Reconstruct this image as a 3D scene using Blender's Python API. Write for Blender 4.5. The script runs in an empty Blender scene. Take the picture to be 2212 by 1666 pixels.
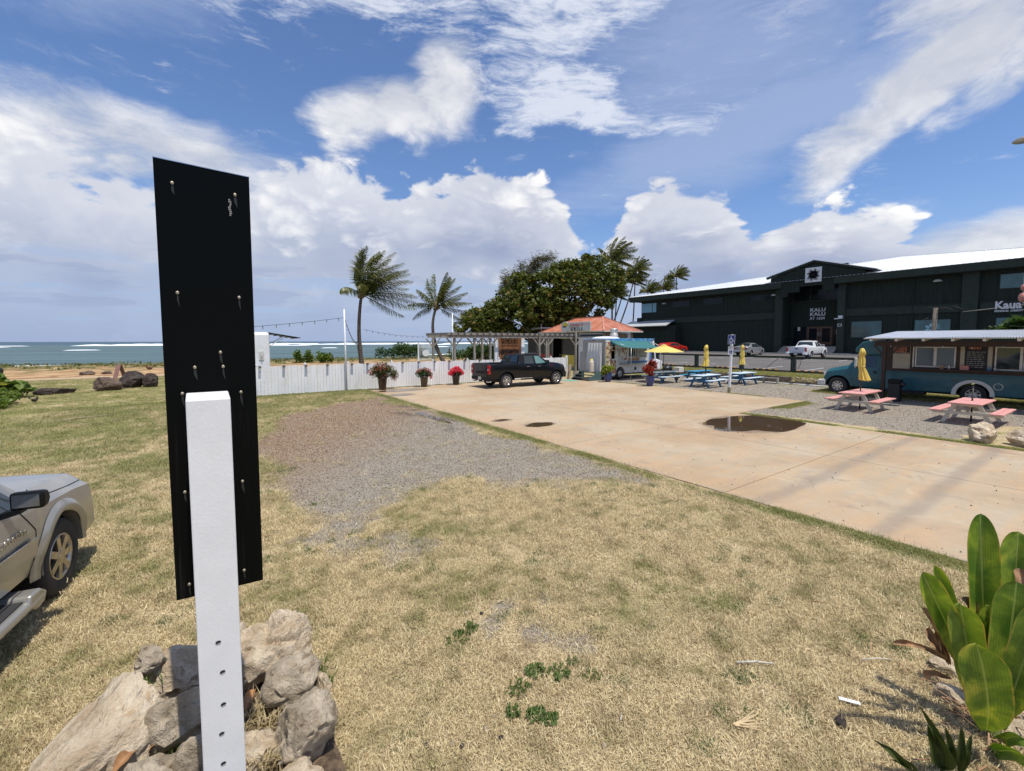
import bpy, bmesh, math, random
import numpy as np
from mathutils import Vector, Matrix, noise as mnoise
random.seed(7); rng = np.random.default_rng(7)
S = bpy.context.scene
C = S.collection
R = math.radians

# ---------------------------------------------------------------- node helpers
class N:
    """small wrapper so that node maths can be written as expressions"""
    def __init__(s, nt, sock): s.nt = nt; s.s = sock
    def _m(s, op, *a, clamp=False):
        n = s.nt.nodes.new('ShaderNodeMath'); n.operation = op; n.use_clamp = clamp
        for i, v in enumerate((s,) + a):
            if isinstance(v, N): s.nt.links.new(v.s, n.inputs[i])
            else: n.inputs[i].default_value = v
        return N(s.nt, n.outputs[0])
    def __add__(s, o): return s._m('ADD', o)
    __radd__ = __add__
    def __sub__(s, o): return s._m('SUBTRACT', o)
    def __rsub__(s, o): return (s * -1) + o
    def __mul__(s, o): return s._m('MULTIPLY', o)
    __rmul__ = __mul__
    def __truediv__(s, o): return s._m('DIVIDE', o)
    def clamp(s): return s._m('ADD', 0.0, clamp=True)
    def max(s, o): return s._m('MAXIMUM', o)
    def min(s, o): return s._m('MINIMUM', o)
    def abs(s): return s._m('ABSOLUTE')
    def pow(s, o): return s._m('POWER', o)
    def smooth(s, a, b):
        n = s.nt.nodes.new('ShaderNodeMapRange'); n.interpolation_type = 'SMOOTHSTEP'
        s.nt.links.new(s.s, n.inputs[0]); n.inputs[1].default_value = a; n.inputs[2].default_value = b
        return N(s.nt, n.outputs[0])
def noise(nt, vec, scale, detail=4, rough=0.5, dist=0.0, lac=2.0):
    n = nt.nodes.new('ShaderNodeTexNoise'); n.inputs['Scale'].default_value = scale
    n.inputs['Detail'].default_value = detail; n.inputs['Roughness'].default_value = rough
    n.inputs['Distortion'].default_value = dist; n.inputs['Lacunarity'].default_value = lac
    if vec is not None: nt.links.new(vec.s if isinstance(vec, N) else vec, n.inputs['Vector'])
    return N(nt, n.outputs['Fac'])
def noise_col(nt, vec, scale, detail=2):
    n = nt.nodes.new('ShaderNodeTexNoise'); n.inputs['Scale'].default_value = scale; n.inputs['Detail'].default_value = detail
    nt.links.new(vec.s, n.inputs['Vector']); return N(nt, n.outputs['Color'])
def vmath(nt, op, a, b=None, scale=None):
    n = nt.nodes.new('ShaderNodeVectorMath'); n.operation = op
    for i, v in enumerate((a, b)):
        if v is None: continue
        if isinstance(v, N): nt.links.new(v.s, n.inputs[i])
        else: n.inputs[i].default_value = v
    if scale is not None:
        if isinstance(scale, N): nt.links.new(scale.s, n.inputs['Scale'])
        else: n.inputs['Scale'].default_value = scale
    return N(nt, n.outputs['Value' if op in ('DOT_PRODUCT', 'LENGTH', 'DISTANCE') else 'Vector'])
def sep(nt, v):
    n = nt.nodes.new('ShaderNodeSeparateXYZ'); nt.links.new(v.s, n.inputs[0]); return [N(nt, o) for o in n.outputs]
def comb(nt, x, y, z):
    n = nt.nodes.new('ShaderNodeCombineXYZ')
    for i, v in enumerate((x, y, z)):
        if isinstance(v, N): nt.links.new(v.s, n.inputs[i])
        else: n.inputs[i].default_value = v
    return N(nt, n.outputs[0])
def mixc(nt, f, a, b, mode='MIX'):
    n = nt.nodes.new('ShaderNodeMix'); n.data_type = 'RGBA'; n.blend_type = mode
    for i, v in ((0, f), (6, a), (7, b)):
        if isinstance(v, N): nt.links.new(v.s, n.inputs[i])
        elif i == 0: n.inputs[0].default_value = v
        else: n.inputs[i].default_value = (*v, 1)
    return N(nt, n.outputs[2])

# ---------------------------------------------------------------- camera
cam_d = bpy.data.cameras.new('camera'); cam = bpy.data.objects.new('camera', cam_d); C.objects.link(cam)
cam_d.sensor_width = 36; cam_d.lens = 36 * 960 / 2212; cam_d.shift_y = -0.0158
cam_d.clip_start = 0.05; cam_d.clip_end = 80000
cam.location = (0, 0, 2.7)
cam.rotation_euler = (R(90 - 3.64), R(0.1), -math.atan2(.5762, .8173))
S.camera = cam

# ---------------------------------------------------------------- sun, sky, exposure
sun_vec = Vector((0.035, -0.335, 1.0)).normalized()
sd = bpy.data.lights.new('sun', 'SUN'); sd.energy = 4.6; sd.angle = R(0.53); sd.color = (1.0, .94, .82)
sun = bpy.data.objects.new('sun', sd); C.objects.link(sun)
sun.rotation_euler = sun_vec.to_track_quat('Z', 'Y').to_euler()
S.view_settings.view_transform = 'Standard'; S.view_settings.look = 'None'
S.view_settings.exposure = 0; S.view_settings.gamma = 1; S.view_settings.use_curve_mapping = False
S.cycles.max_bounces = 6; S.cycles.diffuse_bounces = 3; S.cycles.glossy_bounces = 3; S.cycles.transmission_bounces = 4
S.cycles.transparent_max_bounces = 8; S.cycles.caustics_reflective = False; S.cycles.caustics_refractive = False
S.cycles.use_denoising = True
S.cycles.blur_glossy = 0.5; S.cycles.sample_clamp_indirect = 6

def build_world():
    w = bpy.data.worlds.new('World'); S.world = w; w.use_nodes = True
    nt = w.node_tree; nt.nodes.clear()
    sky = nt.nodes.new('ShaderNodeTexSky'); sky.sky_type = 'NISHITA'; sky.sun_disc = False
    sky.sun_elevation = math.asin(sun_vec.z); sky.sun_rotation = math.atan2(sun_vec.x, sun_vec.y)
    sky.altitude = 0; sky.air_density = 1.0; sky.dust_density = 0.5; sky.ozone_density = 3.0
    tc = nt.nodes.new('ShaderNodeTexCoord'); V = N(nt, tc.outputs['Generated'])
    # azimuth (degrees east of the axis of the lot towards the sea) and elevation (degrees)
    rx = vmath(nt, 'DOT_PRODUCT', V, (.8173, -.5762, 0)); fy = vmath(nt, 'DOT_PRODUCT', V, (.5762, .8173, 0))
    z = sep(nt, V)[2]
    az = rx._m('ARCTAN2', fy) * 57.2958
    el = z._m('ARCSINE') * 57.2958
    # directions flattened towards the horizon, for clouds seen edge on
    P3 = comb(nt, rx, fy, z * 1.9)
    warp = noise_col(nt, P3, 2.6, 3)
    wx, wy, wz = sep(nt, warp)
    PW = vmath(nt, 'ADD', P3, vmath(nt, 'SCALE', warp, scale=.22))
    billow = noise(nt, PW, 5.0, 8, .60)              # lumps
    big = wz
    vor = nt.nodes.new('ShaderNodeTexVoronoi'); vor.feature = 'F1'; vor.inputs['Scale'].default_value = 13
    vor.inputs['Detail'].default_value = 2; vor.inputs['Roughness'].default_value = .5
    nt.links.new(vmath(nt, 'ADD', PW, vmath(nt, 'SCALE', comb(nt, billow, wx, billow), scale=.10)).s, vor.inputs['Vector'])
    cauli = 1.0 - N(nt, vor.outputs['Distance']) * 1.35
    azw = az + (wx - .5) * 16 + (billow - .5) * 9; elw = el + (wy - .5) * 12 + (billow - .5) * 7
    # height of the cumulus bank above the horizon, by azimuth
    fc = nt.nodes.new('ShaderNodeFloatCurve'); cu = fc.mapping.curves[0]
    T = [(-180, 15), (-150, 9), (-120, 17), (-90, 12), (-60, 21), (-49, 19), (-40, 17.5), (-31, 18), (-26, 22), (-18, 21), (-12, 20), (-6, 21.5), (-3, 22), (0, 20.5), (3, 19.5),
         (6, 18), (8, 15), (10.5, 12.5), (13, 15.5), (15.5, 19), (18, 20.3), (21, 20), (24, 19), (26.5, 16.5), (28.5, 13.5), (31, 15), (34, 16.3), (37, 15.2), (41, 13), (45, 10), (49, 9.5), (55, 12), (75, 20), (95, 11), (120, 18), (150, 10), (180, 15)]
    while len(cu.points) < len(T): cu.points.new(0.5, 0.5)
    for p, (a, h) in zip(cu.points, T): p.location = ((a + 180) / 360, h / 60); p.handle_type = 'AUTO'
    fc.mapping.update(); nt.links.new(((az + 180) / 360).s, fc.inputs['Value'])
    top = N(nt, fc.outputs[0]) * 60
    topw = top + (wx - .5) * 6
    d1 = (topw - el) / 9.0 + (billow - .5) * 1.35 + (cauli - .5) * .26
    bank = d1.smooth(-.05, .10)
    def sheet(bl, amp, lo, hi, nz):
        d = None
        for a0, e0, ra, re, tilt in bl:
            c, s = math.cos(R(tilt)), math.sin(R(tilt)); A = azw - a0; E = elw - e0
            u = A * (c / ra) + E * (s / ra); v = E * (c / re) - A * (s / re)
            q = (1.0 - (u * u + v * v)).max(0.0)
            d = q if d is None else d + q
        return (d + (nz - .5) * amp).smooth(lo, hi)
    # combed out high cloud
    st = comb(nt, rx * .8 + z * .5, fy, z * 3.4)
    stw = vmath(nt, 'ADD', st, vmath(nt, 'SCALE', warp, scale=.35))
    streak = noise(nt, stw, 13, 7, .72)
    puff = sheet([(-9, 28, 8, 6.5, 25), (-18, 24, 7, 4.5, 25), (-38, 18, 16, 5, -6), (-54, 13, 14, 6, 0),
                  (44, 26, 10, 9, 40), (35, 19, 12, 3.4, 38), (46, 8, 12, 3, 12),
                  (-120, 40, 36, 14, 10), (100, 38, 34, 12, 0), (175, 38, 30, 14, 0), (-78, 34, 20, 9, 0)], 2.5, .12, 1.0, billow * .65 + streak * .35)
    cirr = sheet([(-9, 38, 13, 6, 10), (4, 29, 14, 6, -22), (13, 25.5, 14, 3.2, -5), (4, 37, 10, 6, -20), (-22, 37, 14, 6, 25), (13, 38, 10, 6, 20)], 3.6, .30, 1.55, streak)
    veil = sheet([(24, 31, 22, 13, 0), (24, 20, 26, 5, 14), (-45, 34, 20, 8, 0), (0, 62, 80, 24, 0), (-140, 50, 60, 20, 0), (120, 55, 60, 20, 0)], .9, .0, 1.2, streak)
    skyc = mixc(nt, 1.0, N(nt, sky.outputs[0]), (.098, .098, .098), 'MULTIPLY')
    skyc = mixc(nt, 1.0, skyc, SKY_TINT, 'MULTIPLY')
    # air close to the horizon
    low = el.smooth(15, -1)
    skyc = mixc(nt, low * .85, skyc, (.34, .44, .70))
    # inner shading of the bank: lit crowns, greyer bodies and bases
    crown = d1.smooth(1.15, .0)
    shade = (billow * .85 + cauli * .15).smooth(.38, .63)
    bright = (crown * .50 + shade * .75 - .08) * el.smooth(1.0, 13)
    lowgrey = mixc(nt, big.smooth(.4, .6), (.34, .40, .58), (.47, .53, .68))
    cbank = mixc(nt, bright.clamp(), lowgrey, (1.05, 1.04, 1.03))
    cpuff = mixc(nt, billow.smooth(.38, .66), (.62, .65, .72), (.97, .96, .96))
    col = mixc(nt, veil * .45, skyc, (.54, .62, .82))
    col = mixc(nt, cirr * .80, col, (.84, .88, .97))
    col = mixc(nt, puff * .88, col, cpuff)
    scrn = noise(nt, comb(nt, rx, fy, z * 5.5), 7, 5, .55)
    lowgap = scrn.smooth(.52, .62) * el.smooth(11, 3)
    col = mixc(nt, (bank * (1.0 - lowgap * .75) * (.25 + el.smooth(-1, 9) * .75)).clamp(), col, cbank)
    # dark little scraps near the horizon
    scr = ((1.0 - scrn) + (el.smooth(12, 5) * .08)).smooth(.60, .68) * el.smooth(2, 4) * el.smooth(11, 7)
    col = mixc(nt, scr * .45, col, (.33, .40, .60))
    bg = nt.nodes.new('ShaderNodeBackground'); nt.links.new(col.s, bg.inputs[0]); bg.inputs[1].default_value = 1.0
    out = nt.nodes.new('ShaderNodeOutputWorld'); nt.links.new(bg.outputs[0], out.inputs[0])
    w.cycles.sampling_method = 'NONE'
SKY_TINT = (1.13, 1.26, 1.50)
build_world()
# ---------------------------------------------------------------- placing: the lot has a grid (X towards the green building, Y towards the sea)
def ray(px, py):
    x = (px - 1106) / 960; y = (798 - py) / 960; c, s = math.cos(.0635), math.sin(.0635)
    f, u = c + y * s, y * c - s
    return Vector((x * .8173 + f * .5762, -x * .5762 + f * .8173, u)), f
def gp(px, py, z=0.0):
    d, f = ray(px, py); t = (z - 2.7) / d.z; return Vector((d.x * t, d.y * t, z))
def at(px, py, dep):
    d, f = ray(px, py); t = dep / f; return Vector((d.x * t, d.y * t, 2.7 + d.z * t))
# ---------------------------------------------------------------- mesh builder
class MB:
    def __init__(s): s.v = []; s.f = []; s.sm = []; s.mi = []; s.cur = 0
    def add(s, vs, fs, smooth=False, M=None):
        b = len(s.v)
        s.v += [tuple(M @ Vector(p)) for p in vs] if M is not None else [tuple(p) for p in vs]
        s.f += [tuple(b + i for i in f) for f in fs]; s.sm += [smooth] * len(fs); s.mi += [s.cur] * len(fs)
        return s
    def box(s, x0, x1, y0, y1, z0, z1, M=None):
        return s.add([(x0, y0, z0), (x1, y0, z0), (x1, y1, z0), (x0, y1, z0), (x0, y0, z1), (x1, y0, z1), (x1, y1, z1), (x0, y1, z1)],
                     [(0, 3, 2, 1), (4, 5, 6, 7), (0, 1, 5, 4), (1, 2, 6, 5), (2, 3, 7, 6), (3, 0, 4, 7)], M=M)
    def bar(s, p, q, w, h, up=(0, 0, 1)):
        p, q = Vector(p), Vector(q); d = q - p; L = d.length; d.normalize(); up = Vector(up)
        x = d.cross(up)
        if x.length < 1e-4: x = d.cross(Vector((0, 1, 0)))
        x.normalize(); y = x.cross(d)
        M = Matrix.Translation(p) @ Matrix((x, d, y)).transposed().to_4x4()
        return s.box(-w / 2, w / 2, 0, L, -h / 2, h / 2, M)
    def cyl(s, p, q, r0, r1=None, n=12, caps=True, smooth=True):
        p, q = Vector(p), Vector(q); r1 = r0 if r1 is None else r1
        return s.tube([p, q], [r0, r1], n, caps, smooth)
    def tube(s, pts, rs, n=8, caps=True, smooth=True):
        pts = [Vector(p) for p in pts]
        if not isinstance(rs, (list, tuple)): rs = [rs] * len(pts)
        vs = []; x = None
        for i, p in enumerate(pts):
            d = (pts[min(i + 1, len(pts) - 1)] - pts[max(i - 1, 0)]).normalized()
            if x is None:
                x = d.cross(Vector((0, 0, 1)))
                if x.length < .1: x = d.cross(Vector((0, 1, 0)))
            x = (x - d * x.dot(d)).normalized(); y = d.cross(x)
            vs += [p + (x * math.cos(a) + y * math.sin(a)) * rs[i] for a in [2 * math.pi * k / n for k in range(n)]]
        fs = [(i * n + k, i * n + (k + 1) % n, (i + 1) * n + (k + 1) % n, (i + 1) * n + k) for i in range(len(pts) - 1) for k in range(n)]
        s.add(vs, fs, smooth)
        if caps:
            b = len(s.v) - len(vs); s.f += [tuple(b + k for k in range(n))[::-1], tuple(b + (len(pts) - 1) * n + k for k in range(n))]; s.sm += [False] * 2; s.mi += [s.cur] * 2
        return s
    def lathe(s, prof, n=24, M=None, smooth=True):
        vs = [(r * math.cos(2 * math.pi * k / n), r * math.sin(2 * math.pi * k / n), z) for r, z in prof for k in range(n)]
        fs = [(i * n + k, i * n + (k + 1) % n, (i + 1) * n + (k + 1) % n, (i + 1) * n + k) for i in range(len(prof) - 1) for k in range(n)]
        return s.add(vs, fs, smooth, M)
    def prism(s, poly, a, b, axis='y', M=None):
        n = len(poly); e = {'y': lambda p, t: (p[0], t, p[1]), 'x': lambda p, t: (t, p[0], p[1]), 'z': lambda p, t: (p[0], p[1], t)}[axis]
        vs = [e(p, a) for p in poly] + [e(p, b) for p in poly]
        return s.add(vs, [tuple(range(n))[::-1], tuple(range(n, 2 * n))] + [(i, (i + 1) % n, n + (i + 1) % n, n + i) for i in range(n)], M=M)
    def grid(s, fn, nu, nv, smooth=True, M=None):
        vs = [fn(i / nu, j / nv) for j in range(nv + 1) for i in range(nu + 1)]
        return s.add(vs, [(j * (nu + 1) + i, j * (nu + 1) + i + 1, (j + 1) * (nu + 1) + i + 1, (j + 1) * (nu + 1) + i) for j in range(nv) for i in range(nu)], smooth, M)
    def ball(s, c, r, n=10, m=6):
        r = r if isinstance(r, (tuple, list)) else (r, r, r)
        return s.grid(lambda u, v: (c[0] + r[0] * math.cos(2 * math.pi * u) * math.sin(math.pi * v), c[1] + r[1] * math.sin(2 * math.pi * u) * math.sin(math.pi * v), c[2] - r[2] * math.cos(math.pi * v)), n, m)
    def mesh(s, name, mats):
        me = bpy.data.meshes.new(name); me.from_pydata(s.v, [], s.f)
        for m in (mats if isinstance(mats, (list, tuple)) else [mats]): me.materials.append(m)
        me.polygons.foreach_set('use_smooth', s.sm); me.polygons.foreach_set('material_index', s.mi)
        return me
    def build(s, name, mats, parent=None, bevel=0, loc=None, label=None, fix=True):
        me = s.mesh(name, mats)
        if fix:
            bm = bmesh.new(); bm.from_mesh(me); bmesh.ops.recalc_face_normals(bm, faces=bm.faces); bm.to_mesh(me); bm.free()
        return link(name, me, parent, bevel, loc, label)
def link(name, me, parent=None, bevel=0, loc=None, label=None):
    o = bpy.data.objects.new(name, me); C.objects.link(o)
    if parent: o.parent = parent
    if loc is not None: o.location = loc
    if bevel:
        m = o.modifiers.new('bevel', 'BEVEL'); m.width = bevel; m.segments = 2; m.limit_method = 'ANGLE'; m.angle_limit = R(40)
        m.harden_normals = False
    if label: o['label'] = label
    return o
def tag(o, label, cat, group=None):
    o['label'] = label; o['category'] = cat
    if group: o['group'] = group
    return o
def struct(o, kind='structure'): o['kind'] = kind; return o
def thing(name, label, cat, loc=(0, 0, 0), rz=0.0, group=None):
    o = bpy.data.objects.new(name, None); C.objects.link(o); o.location = loc; o.rotation_euler = (0, 0, rz); o.empty_display_size = .2
    return tag(o, label, cat, group)
KIDS = lambda o: [c for c in list(bpy.data.objects) if c.parent == o]
def dup(root, loc, rz=0, label=None, scale=None):
    r = root.copy(); C.objects.link(r); r.location = loc; r.rotation_euler = (0, 0, rz)
    if label: r['label'] = label
    if scale: r.scale = scale
    for ch in root.children:
        c = ch.copy(); C.objects.link(c); c.parent = r
        for g in ch.children:
            d = g.copy(); C.objects.link(d); d.parent = c
    return r
def text_mesh(txt, size, mat, extr=.01, bold=0.0, shear=0.0, align='LEFT', space=1.0):
    cu = bpy.data.curves.new('t', 'FONT'); cu.body = txt; cu.size = size; cu.extrude = extr; cu.offset = bold; cu.shear = shear
    cu.align_x = align; cu.space_character = space; cu.resolution_u = 3
    o = bpy.data.objects.new('t', cu); C.objects.link(o); bpy.context.view_layer.update()
    me = bpy.data.meshes.new_from_object(o.evaluated_get(bpy.context.evaluated_depsgraph_get()))
    bpy.data.objects.remove(o); bpy.data.curves.remove(cu)
    me.materials.clear(); me.materials.append(mat); return me
def put_text(name, txt, size, mat, parent, loc, face, extr=.01, **k):
    """face: rotation about z of a text that stands upright and reads along its own +x"""
    me = text_mesh(txt, size, mat, extr, **k); o = link(name, me, parent); o.location = loc; o.rotation_euler = (R(90), 0, face); return o
def np_mesh(name, verts, faces, mat, smooth=False, attrs=None):
    me = bpy.data.meshes.new(name); nf, k = faces.shape
    me.vertices.add(len(verts)); me.vertices.foreach_set('co', verts.astype(np.float32).ravel())
    me.loops.add(nf * k); me.loops.foreach_set('vertex_index', faces.astype(np.int32).ravel())
    me.polygons.add(nf); me.polygons.foreach_set('loop_start', np.arange(nf, dtype=np.int32) * k)
    me.polygons.foreach_set('use_smooth', np.full(nf, smooth)); me.update(calc_edges=True)
    for m in (mat if isinstance(mat, (list, tuple)) else [mat]): me.materials.append(m)
    for n, (a, dom, typ) in (attrs or {}).items():
        at_ = me.attributes.new(n, typ, dom); at_.data.foreach_set('value' if typ == 'FLOAT' else 'vector', np.asarray(a, np.float32).ravel())
    return me
def fbm(x, y, seed=0, octaves=4):
    """value noise on numpy arrays, roughly 0..1"""
    r = np.zeros_like(x, dtype=float); amp = 1.0; tot = 0
    for o in range(octaves):
        xs, ys = x * 2 ** o + seed * 17.3, y * 2 ** o + seed * 31.7; xi, yi = np.floor(xs), np.floor(ys); fx, fy_ = xs - xi, ys - yi
        fx = fx * fx * (3 - 2 * fx); fy_ = fy_ * fy_ * (3 - 2 * fy_)
        h = lambda a, b: np.abs(np.modf(np.sin(a * 127.1 + b * 311.7 + seed * 13.7) * 43758.5453)[0])
        r += amp * ((h(xi, yi) * (1 - fx) + h(xi + 1, yi) * fx) * (1 - fy_) + (h(xi, yi + 1) * (1 - fx) + h(xi + 1, yi + 1) * fx) * fy_); tot += amp; amp *= .5
    return r / tot
def poly_dist(x, y, poly):
    """signed distance to a polygon, positive inside"""
    x = np.asarray(x, float); y = np.asarray(y, float); d = np.full(x.shape, 1e9); ins = np.zeros(x.shape, bool); n = len(poly)
    for i in range(n):
        ax, ay = poly[i]; bx, by = poly[(i + 1) % n]; ex, ey = bx - ax, by - ay
        t = np.clip(((x - ax) * ex + (y - ay) * ey) / (ex * ex + ey * ey + 1e-9), 0, 1)
        d = np.minimum(d, np.hypot(x - ax - ex * t, y - ay - ey * t))
        if abs(ey) > 1e-9:
            c = ((ay > y) != (by > y)) & (x < ex * (y - ay) / ey + ax); ins ^= c
    return np.where(ins, d, -d)
def sstep(a, b, x): t = np.clip((x - a) / (b - a), 0, 1); return t * t * (3 - 2 * t)

# ---------------------------------------------------------------- materials
MATS = {}
def new_mat(name):
    m = bpy.data.materials.new(name); m.use_nodes = True; nt = m.node_tree; b = nt.nodes['Principled BSDF']; MATS[name] = m
    return m, nt, b
def setv(nt, b, key, v):
    if isinstance(v, N): nt.links.new(v.s, b.inputs[key])
    else: b.inputs[key].default_value = v if not isinstance(v, tuple) or len(v) == 4 else (*v, 1)
def coord(nt, kind='Object', scale=None):
    n = nt.nodes.new('ShaderNodeNewGeometry' if kind == 'World' else 'ShaderNodeTexCoord')
    v = N(nt, n.outputs['Position' if kind == 'World' else kind])
    if scale: v = vmath(nt, 'MULTIPLY', v, scale)
    return v
def bump(nt, b, h, strength=.5, dist=.01):
    n = nt.nodes.new('ShaderNodeBump'); n.inputs['Strength'].default_value = strength; n.inputs['Distance'].default_value = dist
    nt.links.new(h.s, n.inputs['Height']); nt.links.new(n.outputs[0], b.inputs['Normal']); return n
def mul(c, k): return tuple(min(1, x * k) for x in c)
def M(name, col, rough=.6, metal=0.0, var=.12, vs=4.0, bmp=0.0, bs=40.0, spec=.5, kind='Object', stretch=None, dirt=0.0, dcol=(.12, .09, .06), ds=2.0, coat=0.0, trans=0.0):
    m, nt, b = new_mat(name); v = coord(nt, kind, stretch)
    n1 = noise(nt, v, vs, 5, .6); col_ = mixc(nt, n1.smooth(.3, .7), mul(col, 1 - var), mul(col, 1 + var))
    if dirt: col_ = mixc(nt, noise(nt, v, ds, 6, .65).smooth(.5, .72) * dirt, col_, dcol)
    setv(nt, b, 'Base Color', col_); setv(nt, b, 'Roughness', (n1 * .2 + (rough - .1)).clamp() if rough > .15 else rough); setv(nt, b, 'Metallic', metal)
    b.inputs['Specular IOR Level'].default_value = spec
    if coat: b.inputs['Coat Weight'].default_value = coat; b.inputs['Coat Roughness'].default_value = .04
    if bmp: bump(nt, b, noise(nt, v, bs, 5, .6), bmp, .01)
    if trans: b.inputs['Transmission Weight'].default_value = trans
    return m
def glass_mat(name, col=(.02, .03, .035), rough=.03, alpha=1.0):
    m, nt, b = new_mat(name); setv(nt, b, 'Base Color', col); setv(nt, b, 'Roughness', rough); b.inputs['Specular IOR Level'].default_value = .8
    b.inputs['Alpha'].default_value = alpha; return m
def leaf_mat(name, c1, c2, c3=None, vs=.8, rough=.45, trl=.35):
    m, nt, b = new_mat(name); v = coord(nt, 'World')
    geo = nt.nodes.new('ShaderNodeNewGeometry'); rnd = N(nt, geo.outputs['Random Per Island'])
    f = (noise(nt, v, vs, 3) * .8 + rnd * .7 - .25).clamp()
    col = mixc(nt, f, c1, c2)
    if c3: col = mixc(nt, rnd.smooth(.86, .97), col, c3)
    setv(nt, b, 'Base Color', col); setv(nt, b, 'Roughness', rough); b.inputs['Specular IOR Level'].default_value = .35
    tr = nt.nodes.new('ShaderNodeBsdfTranslucent'); nt.links.new(mixc(nt, 1.0, col, (1.3, 1.35, .6), 'MULTIPLY').s, tr.inputs[0])
    mx = nt.nodes.new('ShaderNodeMixShader'); mx.inputs[0].default_value = trl
    nt.links.new(b.outputs[0], mx.inputs[1]); nt.links.new(tr.outputs[0], mx.inputs[2]); nt.links.new(mx.outputs[0], nt.nodes['Material Output'].inputs[0])
    return m
white = M('white_paint', (.76, .77, .78), .55, var=.04, vs=3, bmp=.12, bs=60, dirt=.25, dcol=(.5, .47, .42), ds=1.2)
fence_white = M('fence_paint', (.78, .78, .79), .6, var=.05, vs=2.5, bmp=.2, bs=30, dirt=.4, dcol=(.5, .46, .40), ds=1.6, kind='World', stretch=(1, 1, .35))
old_white = M('old_white', (.62, .60, .55), .6, var=.08, vs=5, dirt=.4, dcol=(.35, .32, .26))
black_metal = M('black_metal', (.006, .007, .008), .45, var=.3, spec=.2)
dark = M('dark', (.01, .01, .011), .6, var=.2)
rubber = M('rubber', (.018, .018, .02), .75, bmp=.2, bs=80)
chrome = M('chrome', (.62, .60, .57), .2, .9, var=.1, vs=9)
steel = M('steel', (.45, .46, .47), .4, .8, var=.15, vs=12)
greymetal = M('grey_metal', (.33, .34, .35), .5, .3, var=.1)
glass = glass_mat('glass'); glass_teal = glass_mat('glass_teal', (.02, .10, .11), .05); glass_blue = glass_mat('glass_blue', (.045, .085, .15), .10)
redlens = M('red_lens', (.42, .01, .012), .15, var=.1); amber = M('amber_lens', (.6, .22, .02), .2); clear = M('clear_lens', (.6, .6, .6), .1, .2)
wood_grey = M('wood_grey', (.27, .245, .21), .85, var=.3, vs=6, bmp=.4, bs=30, stretch=(1, 1, .2), dirt=.4, dcol=(.13, .11, .09))
wood_brown = M('wood_brown', (.24, .10, .035), .5, var=.35, vs=6, stretch=(1, 1, .25), bmp=.3)
wood_dark = M('wood_dark', (.035, .018, .012), .6, var=.3)
building_green = M('building_green', (.025, .034, .027), .8, var=.18, vs=2, spec=.15, bmp=.25, bs=14, kind='World', stretch=(1, 3, .2))
building_trim = M('building_trim', (.037, .049, .039), .75, var=.12, vs=2, spec=.18, kind='World')
teal = M('teal_paint', (.004, .085, .108), .42, var=.12, vs=2, dirt=.3, dcol=(.03, .09, .11), coat=.25)
pink = M('pink_paint', (.66, .31, .28), .6, var=.12, vs=8, dirt=.5, dcol=(.62, .40, .36), ds=4, stretch=(1, 6, 1))
cream = M('cream_paint', (.58, .54, .44), .6, var=.08, dirt=.3, dcol=(.35, .3, .22))
blue_paint = M('blue_paint', (.015, .13, .27), .5, var=.15, dirt=.3, dcol=(.05, .2, .33), ds=5)
pale_top = M('pale_top', (.56, .66, .74), .55, var=.1, dirt=.5, dcol=(.3, .48, .62), ds=5)
yellow_cloth = M('yellow_cloth', (.74, .56, .13), .85, var=.1, vs=4, bmp=.4, bs=12)
blue_glaze = M('blue_glaze', (.008, .03, .14), .15, var=.25, vs=5, coat=.5)
brown_glaze = M('brown_glaze', (.05, .028, .016), .3, var=.35, vs=5, coat=.3)
black_glaze = M('black_glaze', (.012, .012, .012), .3, var=.3)
def rock_mat(name, c1, c2, c3, s=3.0, b_=1.0):
    m, nt, b = new_mat(name); v = coord(nt, 'Object')
    a = noise(nt, v, s, 8, .65, .4); f = noise(nt, v, s * 5, 8, .7); q = noise(nt, vmath(nt, 'MULTIPLY', v, (1, 1, 3)), s * .7, 4, .6, 1.2)
    col = mixc(nt, a.smooth(.36, .64), c1, c2); col = mixc(nt, (q * .7 + f * .3).smooth(.5, .66) * .8, col, c3)
    col = mixc(nt, (f * .6 + a * .4).smooth(.34, .43), mul(c3, .45), col)
    setv(nt, b, 'Base Color', col); setv(nt, b, 'Roughness', .9); b.inputs['Specular IOR Level'].default_value = .2
    bump(nt, b, a * 1.6 + f * 1.1 + q * .8, 1.0 * b_, .06); return m
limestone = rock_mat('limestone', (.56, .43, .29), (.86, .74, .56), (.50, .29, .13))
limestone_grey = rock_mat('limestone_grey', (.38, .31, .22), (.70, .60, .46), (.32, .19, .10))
lava = rock_mat('lava_rock', (.045, .036, .034), (.095, .078, .07), (.12, .07, .05), 2.5)
lava_brown = rock_mat('brown_lava_rock', (.10, .07, .055), (.17, .125, .10), (.14, .09, .07), 2.5)
def bark_mat():
    m, nt, b = new_mat('palm_bark'); v = coord(nt, 'Object'); z = sep(nt, v)[2]
    r = (z * 34)._m('SINE') * .5 + .5; n1 = noise(nt, v, 7, 6, .65)
    setv(nt, b, 'Base Color', mixc(nt, (n1 * .7 + r * .3).smooth(.3, .7), (.05, .038, .03), (.15, .12, .10))); setv(nt, b, 'Roughness', .9)
    bump(nt, b, r * .6 + n1, .7, .03); return m
bark = bark_mat(); bark_tree = M('tree_bark', (.13, .11, .09), .9, var=.35, vs=9, bmp=.7, bs=15)
seagrape_leaf = leaf_mat('sea_grape_leaf', (.022, .040, .007), (.17, .20, .038), (.24, .15, .04), vs=1.1, rough=.5, trl=.25)
shrub_leaf = leaf_mat('shrub_leaf', (.05, .11, .014), (.16, .23, .04), (.28, .25, .07), vs=1.4)
dark_leaf = leaf_mat('dark_leaf', (.02, .05, .012), (.07, .12, .03), None, vs=1.2)
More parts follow.
